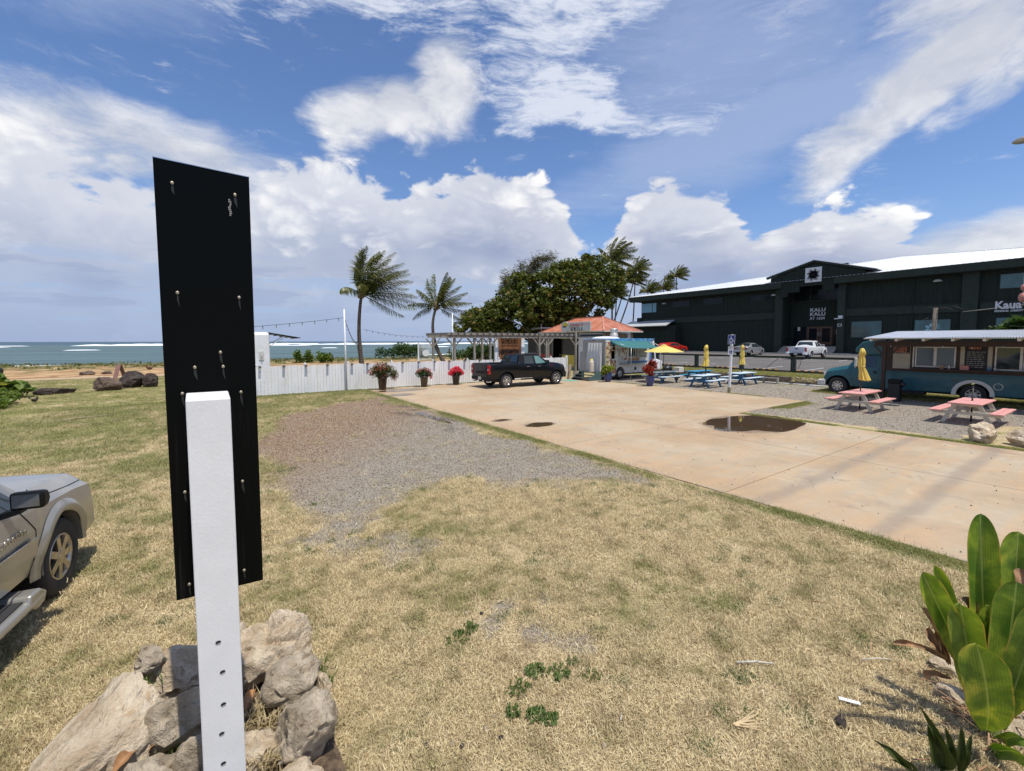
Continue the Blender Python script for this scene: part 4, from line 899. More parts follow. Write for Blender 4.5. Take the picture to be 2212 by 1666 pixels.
pot_plant('hot pink bougainvillea mound in a black pot, next to the pickup truck', (12.85, 24.2, .022), [(a * .95, b * .88) for a, b in TP], black_glaze, [(0, 0, .72, .35, .3, .18)], 500, .07, dark_leaf,
          ([(0, 0, .88, .42, .32, .2), (-.3, 0, .72, .25, .2, .16), (.33, 0, .72, .25, .2, .16), (.05, 0, 1.05, .2, .2, .1)], 2600), hot_fl, 43, GP)
BP = [(.0, 0), (.15, 0), (.17, .03), (.22, .2), (.25, .42), (.235, .56), (.25, .60), (.25, .63), (.22, .63), (.215, .55)]
croton = leaf_mat('croton_leaf', (.16, .20, .03), (.38, .40, .07), (.08, .12, .02)); ti = leaf_mat('ti_leaf', (.16, .018, .012), (.40, .05, .03), (.10, .09, .03))
GB = 'blue glazed pots at the food truck'
pot_plant('blue glazed pot with a yellow-green croton by the food truck steps', (21.8, 20.05, .02), BP, blue_glaze, [(-.15, 0, .85, .38, .3, .28), (.2, 0, .9, .3, .25, .2), (-.35, 0, .7, .25, .2, .25)], 900, .14, croton, None, None, 44, GB)
pot_plant('blue glazed pot with dark red ti leaves beside the first blue picnic table', (21.75, 16.7, .02), BP, blue_glaze, [(-.15, 0, 1.0, .34, .3, .32), (.25, 0, 1.2, .30, .25, .32), (0, 0, .75, .25, .2, .25), (-.3, 0, 1.05, .25, .25, .25), (.1, 0, 1.35, .25, .2, .2)], 230, .30, ti, None, None, 45, GB)

# ================================================================ PICNIC TABLES AND UMBRELLAS
def make_table(label, loc, rz, top, frame, group, L=2.1, topz=.70):
    t = thing('picnic_table', label, 'picnic table', loc, rz, group)
    for k in range(5):
        mb = MB(); y = -.39 + k * .158; mb.box(-L / 2, L / 2, y, y + .148, topz - .038, topz); mb.build('plank', top, t, bevel=.005)
    for s in (-1, 1):
        for k in range(2):
            mb = MB(); y = s * .70 + (-.148 if k == 0 else .006); mb.box(-L / 2, L / 2, y, y + .14, .40, .438); mb.build('seat_plank', top, t, bevel=.005)
    for sx in (-1, 1):
        x = sx * (L / 2 - .38)
        mb = MB(); mb.box(x - .05, x - .012, -.82, .82, .30, .395); mb.build('crossbeam', frame, t)
        mb = MB(); mb.box(x - .05, x - .012, -.36, .36, topz - .13, topz - .04); mb.build('crossbeam', frame, t)
        for s in (-1, 1):
            mb = MB(); mb.prism([(s * .62, 0), (s * .50, 0), (s * .20, topz - .04), (s * .32, topz - .04)], x - .010, x + .03, 'x'); mb.build('leg', frame, t)
        mb = MB(); mb.bar((x - sx * .02, 0, .33), (x - sx * .55, 0, topz - .06), .04, .08, (0, 1, 0)); mb.build('brace', frame, t)
    return t
GT = 'pink topped picnic tables by the teal bus'; GBt = 'blue picnic tables on the gravel'
make_table('pink and cream picnic table with a folded yellow umbrella, near the bus front wheel', (21.15, 6.3, .01), 0, pink, cream, GT)
make_table('pink and cream picnic table with a bare umbrella pole, by the bus rear wheel', (20.75, 3.15, .01), R(-1), pink, cream, GT)
make_table('blue picnic table under the open yellow umbrella', (24.6, 17.9, .01), R(-4), pale_top, blue_paint, GBt)
make_table('blue picnic table left of the disabled parking sign, closest to the concrete', (24.35, 14.75, .01), R(2), pale_top, blue_paint, GBt)
make_table('blue picnic table right of the disabled parking sign', (27.8, 14.4, .01), R(0), pale_top, blue_paint, GBt)
make_table('all-blue picnic table farthest back, behind the one nearest the concrete', (27.3, 17.0, .01), R(0), M('blue_top', (.04, .25, .42), .55, dirt=.3), blue_paint, GBt)
umb_pole = M('umbrella_pole', (.03, .028, .026), .5)
def closed_umbrella(label, loc, top, bot, seed, flare=(.0, 0)):
    t = thing('folded_umbrella', label, 'umbrella', loc, 0, 'folded yellow umbrellas'); MB().cyl((0, 0, 0), (0, 0, top + .02), .022, n=10).build('pole', umb_pole, t)
    n = 40; prof = [(.02, top + .03), (.07, top), (.10, top - .10), (.13, top - .22), (.085, top - .23), (.10, top - .36), (.12, top - .5), (.105, top - .72), (.12, top - .85), (.16, bot + .18), (.19, bot)]
    vs = []
    for i, (r0, z) in enumerate(prof):
        for k in range(n):
            a = 2 * math.pi * k / n; f = 1 + .34 * math.sin(a * 8 + seed) * min(1, i / 4) + .12 * math.sin(a * 5 + i); u = max(0, (i - 7) / 3)
            vs.append((r0 * f * math.cos(a) * .8 + flare[0] * u, r0 * f * math.sin(a) * .8 + flare[1] * u, z + .03 * math.sin(a * 8 + seed) * (i == len(prof) - 1)))
    mb = MB(); mb.add(vs, [(i * n + k, i * n + (k + 1) % n, (i + 1) * n + (k + 1) % n, (i + 1) * n + k) for i in range(len(prof) - 1) for k in range(n)], True); mb.build('canopy', yellow_cloth, t)
    MB().lathe([(.112, top - .70), (.118, top - .69), (.118, top - .67), (.112, top - .66)], 16).build('tie_strap', yellow_cloth, t)
    return t
closed_umbrella('folded yellow umbrella standing in the pink table near the bus front wheel', (21.16, 6.3, .01), 2.36, 1.13, 1, (.08, -.09))
closed_umbrella('folded yellow umbrella in the blue table left of the disabled parking sign', (24.3, 14.75, .01), 2.40, 1.2, 2)
closed_umbrella('folded yellow umbrella just behind the other one left of the parking sign', (27.1, 16.4, .01), 2.40, 1.25, 3)
closed_umbrella('folded yellow umbrella right of the disabled parking sign', (27.85, 14.45, .01), 2.40, 1.2, 4)
t = thing('umbrella_pole', 'bare dark umbrella pole standing in the pink table by the bus rear wheel', 'pole', (20.75, 3.15, .01)); MB().cyl((0, 0, 0), (.0, 0, 1.15), .024, n=10).build('pole', umb_pole, t); MB().cyl((0, 0, 1.15), (0, 0, 1.19), .03, n=10).build('cap', umb_pole, t)
t = thing('open_umbrella', 'open pale yellow umbrella over the first blue picnic table', 'umbrella', (24.6, 17.85, .01)); MB().cyl((0, 0, 0), (0, 0, 2.38), .022, n=10).build('pole', umb_pole, t)
yel_open = leaf_mat('yellow_canopy', (.80, .66, .20), (.84, .70, .24), None, rough=.8, trl=.3)
for k in range(8):
    a0, a1 = 2 * math.pi * k / 8, 2 * math.pi * (k + 1) / 8; mb = MB()
    mb.grid(lambda u, w: ((1.22 * w + .02) * math.cos(a0 + (a1 - a0) * u) * (1 - .07 * math.sin(math.pi * u) * w), (1.22 * w + .02) * math.sin(a0 + (a1 - a0) * u) * (1 - .07 * math.sin(math.pi * u) * w), 2.40 - .42 * w ** 1.15 - .02 * math.sin(math.pi * u) * w), 4, 5); mb.build('canopy_panel', yel_open, t, fix=False)
    MB().bar((.03, 0, 2.35), (1.2, 0, 1.955), .012, .012).build('rib', umb_pole, t).rotation_euler = (0, 0, a0)
MB().lathe([(0, 2.46), (.02, 2.45), (.2, 2.41), (.24, 2.385)], 8).build('vent', yel_open, t)

# ================================================================ DISABLED PARKING SIGN
def build_psign():
    t = thing('disabled_parking_sign', 'blue wheelchair parking sign above a smaller white one on a leaning white post', 'sign', (22.5, 12.3, 0)); t.rotation_euler = (R(0), R(2.6), R(0))
    mb = MB(); mb.box(-.045, .045, -.05, .05, .28, 3.02); mb.build('post', white, t, bevel=.004)
    mb = MB(); mb.box(-.06, .06, -.065, .065, 0, .28); mb.build('post_foot', MATS['weathered_base'] if 'weathered_base' in MATS else M('weathered_base', (.33, .27, .17), .9), t)
    blue = M('sign_blue', (.008, .035, .22), .35); wh = M('sign_white', (.75, .76, .78), .4); grn = M('sign_green', (.02, .16, .07), .4)
    def plate(z0, z1, w, bg, fg, edge):
        mb = MB(); mb.box(-.055, -.049, -w / 2, w / 2, z0, z1); p = mb.build('sign_plate', edge, t, bevel=.002)
        mb = MB(); mb.box(-.0575, -.0555, -w / 2 + .015, w / 2 - .015, z0 + .015, z1 - .015); mb.build('sign_face', bg, p); return p
    def chair(p, zc, s, m):
        # wheelchair symbol seen from -X: picture right is -Y
        mb = MB(); f = lambda a, b: (-.0605, -a * s, zc + b * s)
        def stroke(pts, w):
            for (a, b), (c, d) in zip(pts[:-1], pts[1:]): mb.bar(f(a, b), f(c, d), .002, w * s, (0, 0, 1)) if False else seg(a, b, c, d, w)
        def seg(a, b, c, d, w):
            L = math.hypot(c - a, d - b); nx, ny = -(d - b) / L * w / 2, (c - a) / L * w / 2
            q = [f(a + nx, b + ny), f(c + nx, d + ny), f(c - nx, d - ny), f(a - nx, b - ny)]; mb.add(q, [(0, 1, 2, 3)]); mb.add([Vector(v) + Vector((.001, 0, 0)) for v in q], [(0, 1, 2, 3)])
        for k in range(17):
            a0, a1 = R(118 + k * 14), R(118 + (k + 1) * 14); seg(.02 + .30 * math.cos(a0), -.18 + .30 * math.sin(a0), .02 + .30 * math.cos(a1), -.18 + .30 * math.sin(a1), .07)
        stroke([(-.08, .28), (-.04, -.10), (.22, -.10), (.34, -.40), (.44, -.37)], .085); seg(-.06, .08, .18, .08, .07)
        vs = [f(-.08 + .08 * math.cos(a), .42 + .08 * math.sin(a)) for a in [2 * math.pi * k / 12 for k in range(12)]]; mb.add(vs, [tuple(range(12))])
        mb.build('wheelchair_symbol', m, p, fix=False)
    p = plate(2.52, 3.0, .37, blue, wh, wh); chair(p, 2.80, .32, wh)
    put_text('lettering', 'PARKING', .062, wh, p, (-.060, .15, 2.60), R(-90), .001, bold=.001); put_text('lettering', 'ONLY', .062, wh, p, (-.060, .09, 2.545), R(-90), .001, bold=.001)
    p = plate(1.95, 2.42, .32, wh, grn, grn)
    mb = MB(); mb.box(-.0605, -.0595, -.075, .075, 2.03, 2.19); mb.build('blue_square', blue, p); 
    for q, zc in ((p, 2.105),):
        mb0 = len(q.children); chair(q, zc, .13, wh); q.children[-1].location.x = -.002
    put_text('lettering', 'RESERVED', .05, grn, p, (-.060, .135, 2.34), R(-90), .001); put_text('lettering', 'PARKING', .05, grn, p, (-.060, .12, 2.27), R(-90), .001)
    mb = MB(); mb.box(-.0492, -.047, -.02, .02, 1.97, 2.98); mb.build('backing_strip', steel, t)
build_psign()
# ================================================================ GREEN OFFICE BUILDING (front on the plane X = 62)
def build_office():
    t = thing('office_building', 'long dark green two-storey building with a white metal roof, gabled entrance and white lettering', 'building', (62, 22.5, 0))
    O = Vector((-62, -22.5, 0))
    def part(name, mb, mats, parent=None, **k):
        o = mb.build(name, mats, parent or t, **k)
        if parent is None: o.location = O
        return o
    def bx(name, mat, *b, parent=None, **k): mb = MB(); mb.box(*b); return part(name, mb, mat, parent, **k)
    g, tr = building_green, building_trim
    # walls, left wing and right wing, board siding with shallow grooves as geometry
    def wing(y0, y1):
        bx('wall', g, 62.0, 62.4, y0, y1, .5, 9.35)
    wing(27.0, 49.6); wing(-6, 20.9)
    bx('side_wall', g, 62.4, 100, 49.3, 49.6, .5, 9.35)
    bx('recess_wall', g, 64.0, 64.3, 20.9, 27.0, .5, 12.0)
    bx('recess_side_wall', g, 62.0, 64.3, 26.97, 27.3, .5, 10.5); bx('recess_side_wall', g, 62.0, 64.3, 20.6, 20.93, .5, 10.5)
    # siding battens: narrow upright strips a little proud of the wall
    mb = MB(); r = random.Random(3); y = -5.8
    while y < 49.4:
        if not 20.3 < y < 27.9: mb.box(61.985, 62.0, y, y + .05, .5, 9.3)
        y += .61
    struct(part('siding_battens', mb, g), 'stuff')
    # ledges and pilasters
    for y0, y1 in ((27.9, 49.6), (10.6, 20.2), (-6, 9.3)): bx('belt_ledge', tr, 61.86, 61.99, y0, y1, 5.52, 6.48); bx('belt_drip', g, 61.80, 61.86, y0, y1, 6.38, 6.48)
    for y0, y1 in ((27.0, 27.9), (20.2, 20.95), (9.4, 10.55)): bx('pilaster', tr, 61.6, 61.98, y0, y1, .5, 9.35)
    bx('corner_buttress', g, 61.6, 61.98, 49.3, 50.2, .5, 6.6)
    bx('downpipe', g, 61.85, 61.97, 14.2, 14.32, .9, 9.3)
    for y0, y1 in ((27.9, 43), (10.6, 14.1), (14.4, 20.2)): bx('wall_joint', dark, 61.975, 61.998, y0, y1, 4.40, 4.45)
    # eaves
    rf = M('white_roof', (.80, .81, .82), .45, .0, var=.03, vs=.5, kind='World'); fs = tr
    for y0, y1 in ((26.9, 51.4), (-8, 21.2)): bx('fascia', fs, 60.9, 61.1, y0, y1, 9.35, 10.10); bx('soffit', g, 61.1, 62.0, y0, y1, 9.28, 9.36)
    bx('end_fascia', fs, 61.1, 100, 51.2, 51.4, 9.35, 10.10)
    mb = MB(); A = (90, 22.0, 15.7); mb.add([(60.85, -7.2, 10.11), (60.85, 51.5, 10.11), A], [(0, 1, 2)]); mb.add([(60.85, 51.5, 10.11), (119, 51.5, 10.11), A], [(0, 1, 2)]); mb.add([(119, 51.5, 10.11), (119, -7.2, 10.11), A], [(0, 1, 2)]); mb.add([(119, -7.2, 10.11), (60.85, -7.2, 10.11), A], [(0, 1, 2)])
    roof = part('roof', mb, rf, fix=False)
    mb = MB(); y = -6.8
    while y < 51.3:                                   # standing ribs up the front slope
        L = (51.5 - y) if y > 22 else (y + 7.2); L = L * (29.15 / 29.5 if y > 22 else 1) ; x1 = 60.85 + L; z1 = 10.11 + 5.59 * L / 29.15
        mb.bar((60.85, y, 10.125), (x1, y, z1 + .02), .05, .05); y += .42
    struct(mb.build('roof_ribs', M('roof_rib', (.66, .68, .70), .5, kind='World'), roof), 'stuff')
    for a, b in (((60.85, 51.5, 10.14), (90, 22, 15.74)), ((60.85, -7.2, 10.14), (90, 22, 15.74))): mb = MB(); mb.bar(a, b, .3, .05); mb.build('hip_cap', rf, roof)
    # entrance gable
    X0 = 61.2
    mb = MB(); mb.add([(X0, 28.3, 10.7), (X0, 23.3, 12.08), (X0, 18.3, 10.55), (X0, 18.3, 9.6), (X0, 21.2, 9.6), (X0, 21.2, 8.6), (X0, 22.4, 8.6), (X0, 22.4, 9.35), (X0, 24.9, 9.35), (X0, 24.9, 8.7), (X0, 26.2, 8.7), (X0, 26.2, 8.2), (X0, 27.2, 8.2), (X0, 27.2, 9.6), (X0, 28.3, 9.6)], [tuple(range(15))]); 
    o = part('gable_wall', mb, g, fix=False); sol = o.modifiers.new('solid', 'SOLIDIFY'); sol.thickness = .25; sol.offset = 0
    for a, b in (((61.0, 28.75, 10.75), (61.0, 23.3, 12.25)), ((61.0, 23.3, 12.25), (61.0, 17.2, 10.42))):
        mb = MB(); mb.bar(a, b, .32, .26, (0, 0, 1)); part('gable_fascia', mb, fs)
        mb = MB(); a2, b2 = Vector(a) + Vector((0, 0, .15)), Vector(b) + Vector((0, 0, .15)); e = Vector((14, 0, .0)); mb.add([a2 + Vector((-.2, 0, 0)), b2 + Vector((-.2, 0, 0)), b2 + e, a2 + e], [(0, 1, 2, 3)]); q = part('gable_roof', mb, rf, fix=False); sol = q.modifiers.new('solid', 'SOLIDIFY'); sol.thickness = .05
    # logo board with a burst of leaves
    lb = bx('logo_board', M('logo_white', (.74, .74, .73), .6), X0 - .22, X0 - .14, 22.5, 24.25, 9.75, 11.5)
    mb = MB(); cy, cz = 23.375, 10.62; r = random.Random(8)
    for k in range(32):
        a = 2 * math.pi * k / 32 + .05; L = .74 if k % 2 == 0 else .60; w = .055; bend = .16 * (1 if k % 4 < 2 else -1)
        L *= 1 + .12 * abs(math.sin(2 * a)); P = []
        for i in range(7):
            u = i / 6; rr = .10 + (L - .10) * u; aa = a + bend * u * u; ww = w * math.sin(math.pi * (.12 + .86 * u)) ; c, s = math.cos(aa), math.sin(aa)
            P.append(((cy + c * rr - s * ww), cz + s * rr + c * ww, (cy + c * rr + s * ww), cz + s * rr - c * ww))
        vs = [(X0 - .226, p[0], p[1]) for p in P] + [(X0 - .226, p[2], p[3]) for p in P[::-1]]; mb.add(vs, [tuple(range(len(vs)))])
    for k in range(4):
        a = math.pi / 4 + k * math.pi / 2
        for i in range(3): q = .50 + .06 * i; vs = [(X0 - .229, cy + q * math.cos(a + .09 * (i - 1)) + .035 * math.cos(b), cz + q * math.sin(a + .09 * (i - 1)) + .035 * math.sin(b)) for b in [2 * math.pi * j / 10 for j in range(10)]]; mb.add(vs, [tuple(range(10))])
    vs = [(X0 - .228, cy + .2 * math.cos(b), cz + .2 * math.sin(b)) for b in [2 * math.pi * j / 24 for j in range(24)]]; mb.add(vs, [tuple(range(24))])
    mb.build('leaf_burst', black_metal, lb, fix=False)
    # windows
    frame_m = M('window_frame', (.02, .022, .022), .5)
    def window(y0, y1, z0, z1, gm=glass_teal, X=61.93, mull=()):
        w = bx('window', frame_m, X, X + .12, y0, y1, z0, z1)
        mb = MB(); e = [y0] + list(mull) + [y1]
        for a, b in zip(e[:-1], e[1:]): mb = MB(); mb.box(X - .012, X + .01, a + .06, b - .06, z0 + .06, z1 - .06); mb.build('pane', gm, w)
        return w
    g_teal = M('tinted_glass', (.035, .115, .115), .12, var=.25, vs=.7, spec=.8, kind='World'); g_blue = M('sky_glass', (.13, .30, .38), .1, var=.1, spec=.8, kind='World')
    g_dk = M('dark_glass', (.010, .014, .018), .12, var=.3, spec=.28, kind='World')
    window(16.76, 19.64, 3.0, 4.90, g_teal); w5 = window(11.24, 14.06, 3.0, 4.86, g_teal); window(5.2, 8.2, 3.0, 4.85, g_teal); window(4.9, 8.1, 7.5, 8.9, g_teal); window(-2, 1, 3, 4.9, g_teal)
    window(46.5, 49.55, 7.38, 8.97, g_blue, mull=(47.3,)); window(40.5, 43.45, 8.0, 8.9, g_dk); window(35.2, 38.15, 8.05, 8.95, g_dk); window(28.6, 31.75, 8.0, 8.8, g_dk, mull=(30.1,))
    window(21.3, 26.6, 7.7, 10.1, g_dk, 63.9, (22.75, 24.7)); 
    # big flower decal on one window
    dec = M('flower_decal', (.30, .52, .56), .5); mb = MB(); fc = (61.90, 12.75, 3.95)
    for k in range(6):
        a = R(90 + 60 * k); c, s = math.cos(a), math.sin(a); vs = []
        for j in range(12): b = 2 * math.pi * j / 12; u, v = .30 + .19 * math.cos(b), .115 * math.sin(b); vs.append((fc[0], fc[1] + c * u - s * v, fc[2] + s * u + c * v))
        mb.add(vs, [tuple(range(12))])
    for k in range(6):
        a = R(120 + 12 * k); vs = [(fc[0], fc[1] + .5 * math.cos(a) , fc[2] + .45 * math.sin(a)), (fc[0], fc[1] + .9 * math.cos(a + .06), fc[2] + .8 * math.sin(a + .06)), (fc[0], fc[1] + .5 * math.cos(a + .13), fc[2] + .45 * math.sin(a + .13))]; mb.add(vs, [(0, 1, 2)])
    mb.build('flower_decal', dec, w5, fix=False)
    # doors
    wd = M('door_timber', (.10, .045, .024), .45, var=.25, vs=8)
    for y0, y1 in ((23.55, 24.95), (22.1, 23.5)):
        d = bx('door', wd, 63.85, 63.98, y0, y1, 2.15, 4.45); mb = MB(); mb.box(63.82, 63.86, y0 + .28, y1 - .28, 2.55, 4.22); mb.build('pane', g_dk, d); mb = MB(); hy = y0 + .1 if y0 > 23 else y1 - .1; mb.cyl((63.78, hy, 2.9), (63.78, hy, 3.9), .025, n=6); mb.build('handle', chrome, d)
    for y0, y1 in ((25.0, 26.6), (21.3, 22.05)): window(y0, y1, 2.2, 4.5, g_dk, 63.9)
    mb = MB(); mb.box(63.87, 63.885, 21.4, 21.75, 3.5, 4.0); part('notice', mb, M('paper', (.7, .7, .68), .8))
    # steps and landing, handrail
    for k in range(6): bx('step', MATS['walk_concrete'], 60.36 + k * .33, 64.0, 20.95, 27.0, .5, 1.17 + .165 * k - .0)
    for k in range(4): bx('step', MATS['walk_concrete'], 60.4 + k * .3, 61.6, 20.3 - 1 + .01, 20.94, .5, 1.09 + .13 * k) if k < 2 else None
    mb = MB(); mb.tube([(61.0, 26.9, 2.0), (62.6, 26.9, 2.95), (63.8, 26.9, 2.95)], .03, 6); mb.tube([(62.4, 21.4, 2.95), (62.4, 26.6, 2.95)], .03, 6); mb.tube([(62.4, 21.4, 2.55), (62.4, 26.6, 2.55)], .02, 6)
    for y in (21.4, 23, 24.8, 26.6): mb.cyl((62.4, y, 1.8), (62.4, y, 2.95), .025, n=6)
    part('handrail', mb, black_metal)
    # lamps
    lampm = M('lamp_shell', (.62, .60, .52), .5)
    for y, z in ((45.04, 8.62), (28.2, 8.55), (12.43, 8.66)):
        mb = MB(); mb.grid(lambda u, w: (61.95 - .34 * math.sin(math.pi * u) * math.cos(w * math.pi / 2), y - .37 * math.cos(math.pi * u) * math.cos(w * math.pi / 2), z + .28 * math.sin(w * math.pi / 2)), 12, 5); part('wall_lamp', mb, lampm)
    bx('junction_box', old_white, 63.88, 63.98, 25.75, 26.05, 3.95, 4.45)
    bx('security_camera', white, 61.35, 61.6, 20.35, 20.75, 5.25, 5.6); bx('security_camera_arm', white, 61.2, 61.5, 20.7, 21.1, 5.2, 5.3)
    k = bx('small_sign', white, 61.56, 61.6, 20.45, 20.85, 4.35, 4.65); mb = MB(); mb.box(61.553, 61.556, 20.5, 20.8, 4.4, 4.6); mb.build('sign_face', black_metal, k)
    # lettering
    lw = M('letter_white', (.70, .72, .74), .6)
    def txt(s, size, y, z, X=63.97, **kw): w_ = kw.pop('wd', None); o = put_text('lettering', s, size, lw, t, Vector((X, y, z)) + O, R(-90), .03, **kw); o.scale.x = w_ / (max(v.co.x for v in o.data.vertices) + 1e-6) if w_ else 1; return o
    txt('KALU', .60, 24.72, 6.36, bold=.016, wd=1.72, space=1.06); txt('KALU', .60, 24.72, 5.83, bold=.016, wd=1.72, space=1.06); txt('AT 1624', .47, 24.72, 5.34, bold=.008, wd=1.66, space=1.06)
    txt('Kaua\u2018i', .98, 8.30, 5.66, 61.78, bold=.03, wd=2.05); txt('FEDERAL CREDIT UNION', .24, 8.32, 5.36, 61.78, bold=.006, shear=.2)
    # lower roofed annex at the left end
    bx('annex_wall', g, 60.6, 62, 42.0, 50.8, .5, 5.1)
    mb = MB(); mb.add([(59.6, 43.0, 5.0), (59.6, 51.8, 5.0), (62, 51.8, 5.95), (62, 43.0, 5.95)], [(0, 1, 2, 3)]); q = part('annex_roof', mb, M('annex_roof_metal', (.55, .57, .58), .4, .2), fix=False); sol = q.modifiers.new('solid', 'SOLIDIFY'); sol.thickness = .12
    mb = MB(); y = 43.1
    while y < 51.8: mb.bar((59.6, y, 5.05), (62, y, 6.0), .05, .05); y += .35
    struct(mb.build('roof_ribs', MATS['annex_roof_metal'], q), 'stuff')
build_office()

# ================================================================ DARK RAIL FENCE, BANK AND BROKEN WALL
def build_rail_fence():
    t = thing('rail_fence', 'dark green two-rail fence with wire mesh between the gravel yard and the parking lot', 'fence', (33.3, 17, .42)); O = Vector((33.3, 17, .42)); gm = building_trim
    ys = [31.8, 28.3, 24.84, 21.0, 17.3, 13.75, 10.2, 6.6, 3.0, -.6]
    for y in ys: mb = MB(); mb.box(-.10, .10, y - 17 - .14, y - 17 + .14, -.1, 1.16); mb.build('fence_post', gm, t)
    for a, b in zip(ys[:-1], ys[1:]):
        for z, h in ((1.06, .14), (.10, .12)): mb = MB(); mb.box(-.15, -.105, b - 17, a - 17, z, z + h); mb.build('rail', gm, t)
        mb = MB(); y = b - 17
        while y < a - 17: mb.box(-.128, -.122, y, y + .006, .2, 1.07); y += .15
        for z in (.4, .62, .85): mb.box(-.129, -.121, b - 17, a - 17, z, z + .005)
        mb.build('wire_mesh', greymetal, t)
    mb = MB(); mb.tube([(-.15, 15.5 - 17, .3), (-.16, 14.6 - 17, 1.1)], .015, 5); mb.tube([(-.15, 13.4 - 17, .35), (-.16, 13.25 - 17, .7), (-.15, 13.3 - 17, 1.05)], .015, 5); mb.build('loose_cable', dark, t)
build_rail_fence()
def build_wall():
    t = thing('retaining_wall', 'low crumbling concrete block wall along the far side of the gravel yard', 'wall', (30, 16, 0)); bm_ = M('old_block', (.21, .16, .12), .9, var=.35, vs=3, bmp=.7, bs=14, dirt=.6, dcol=(.09, .05, .03))
    r = random.Random(2); me = [rock_box(k, bm_) for k in range(4)]
    for row in range(2):
        y = 26.0 if row == 0 else 25.8
        while y > 7.6:
            if row == 1 and (9.9 < y < 12.2): y -= .41; continue
            o = link('concrete_block', me[r.randrange(4)], t); o.location = (r.uniform(-.02, .02), y - 16, row * .235 + .0); o.rotation_euler = (0, 0, R(r.uniform(-1.5, 1.5))); y -= .405
    rub = M('rubble', (.34, .27, .19), .9, var=.4, vs=8, bmp=.8)
    for k in range(26): o = link('rubble_piece', rock_mesh('rubble_piece', (r.uniform(.05, .13),) * 3, 300 + k, rub, sub=1, planes=6), t); o.location = (r.uniform(-.25, .2), r.uniform(-6.2, -3.6), r.uniform(.05, .42)); o.scale = (1, r.uniform(.8, 1.6), .7)
def rock_box(k, m):
    r = random.Random(k + 60); mb = MB(); mb.box(-.10, .10, 0, .395, 0, .228); mb.v = [(a + r.uniform(-.012, .012), b + r.uniform(-.01, .01), c + (r.uniform(-.025, .01) if c > .1 else 0)) for a, b, c in mb.v]; return mb.mesh('concrete_block', m)
build_wall()
mb = MB(); mb.tube([(29.72 + .04 * math.sin(k), 26 - 1.0 * k, .04) for k in range(19)], .035, 8); tag(mb.build('white_pipe', white), 'long white pipe lying at the foot of the block wall', 'pipe')
t = thing('cinder_block', 'single hollow cinder block standing on the gravel before the wall', 'block', (29.35, 13.4, 0)); mb = MB()
for b in ((-.1, .1, -.45, -.38, 0, .38), (-.1, .1, .38, .45, 0, .38), (-.1, .1, -.38, .38, .30, .38), (-.1, .1, -.38, .38, 0, .07)): mb.box(*b)
mb.build('block', M('cinder', (.33, .31, .27), .9, bmp=.5, dirt=.3), t)
mb = MB(); mb.box(-.30, .30, -.25, .25, 0, .38); tag(mb.build('white_carton', M('carton_white', (.6, .58, .52), .8, dirt=.3), loc=(29.4, 20.0, .35), bevel=.02), 'white cardboard carton on the wall behind the blue tables', 'box')
MBb = MB(); MBb.ball((0, 0, .22), (.42, .34, .26), 14, 8); tag(MBb.build('black_bag', M('bin_bag', (.012, .012, .014), .35, bmp=.8, bs=9), loc=(29.3, 20.9, .35)), 'shiny black bin bag beside the white carton', 'bag')

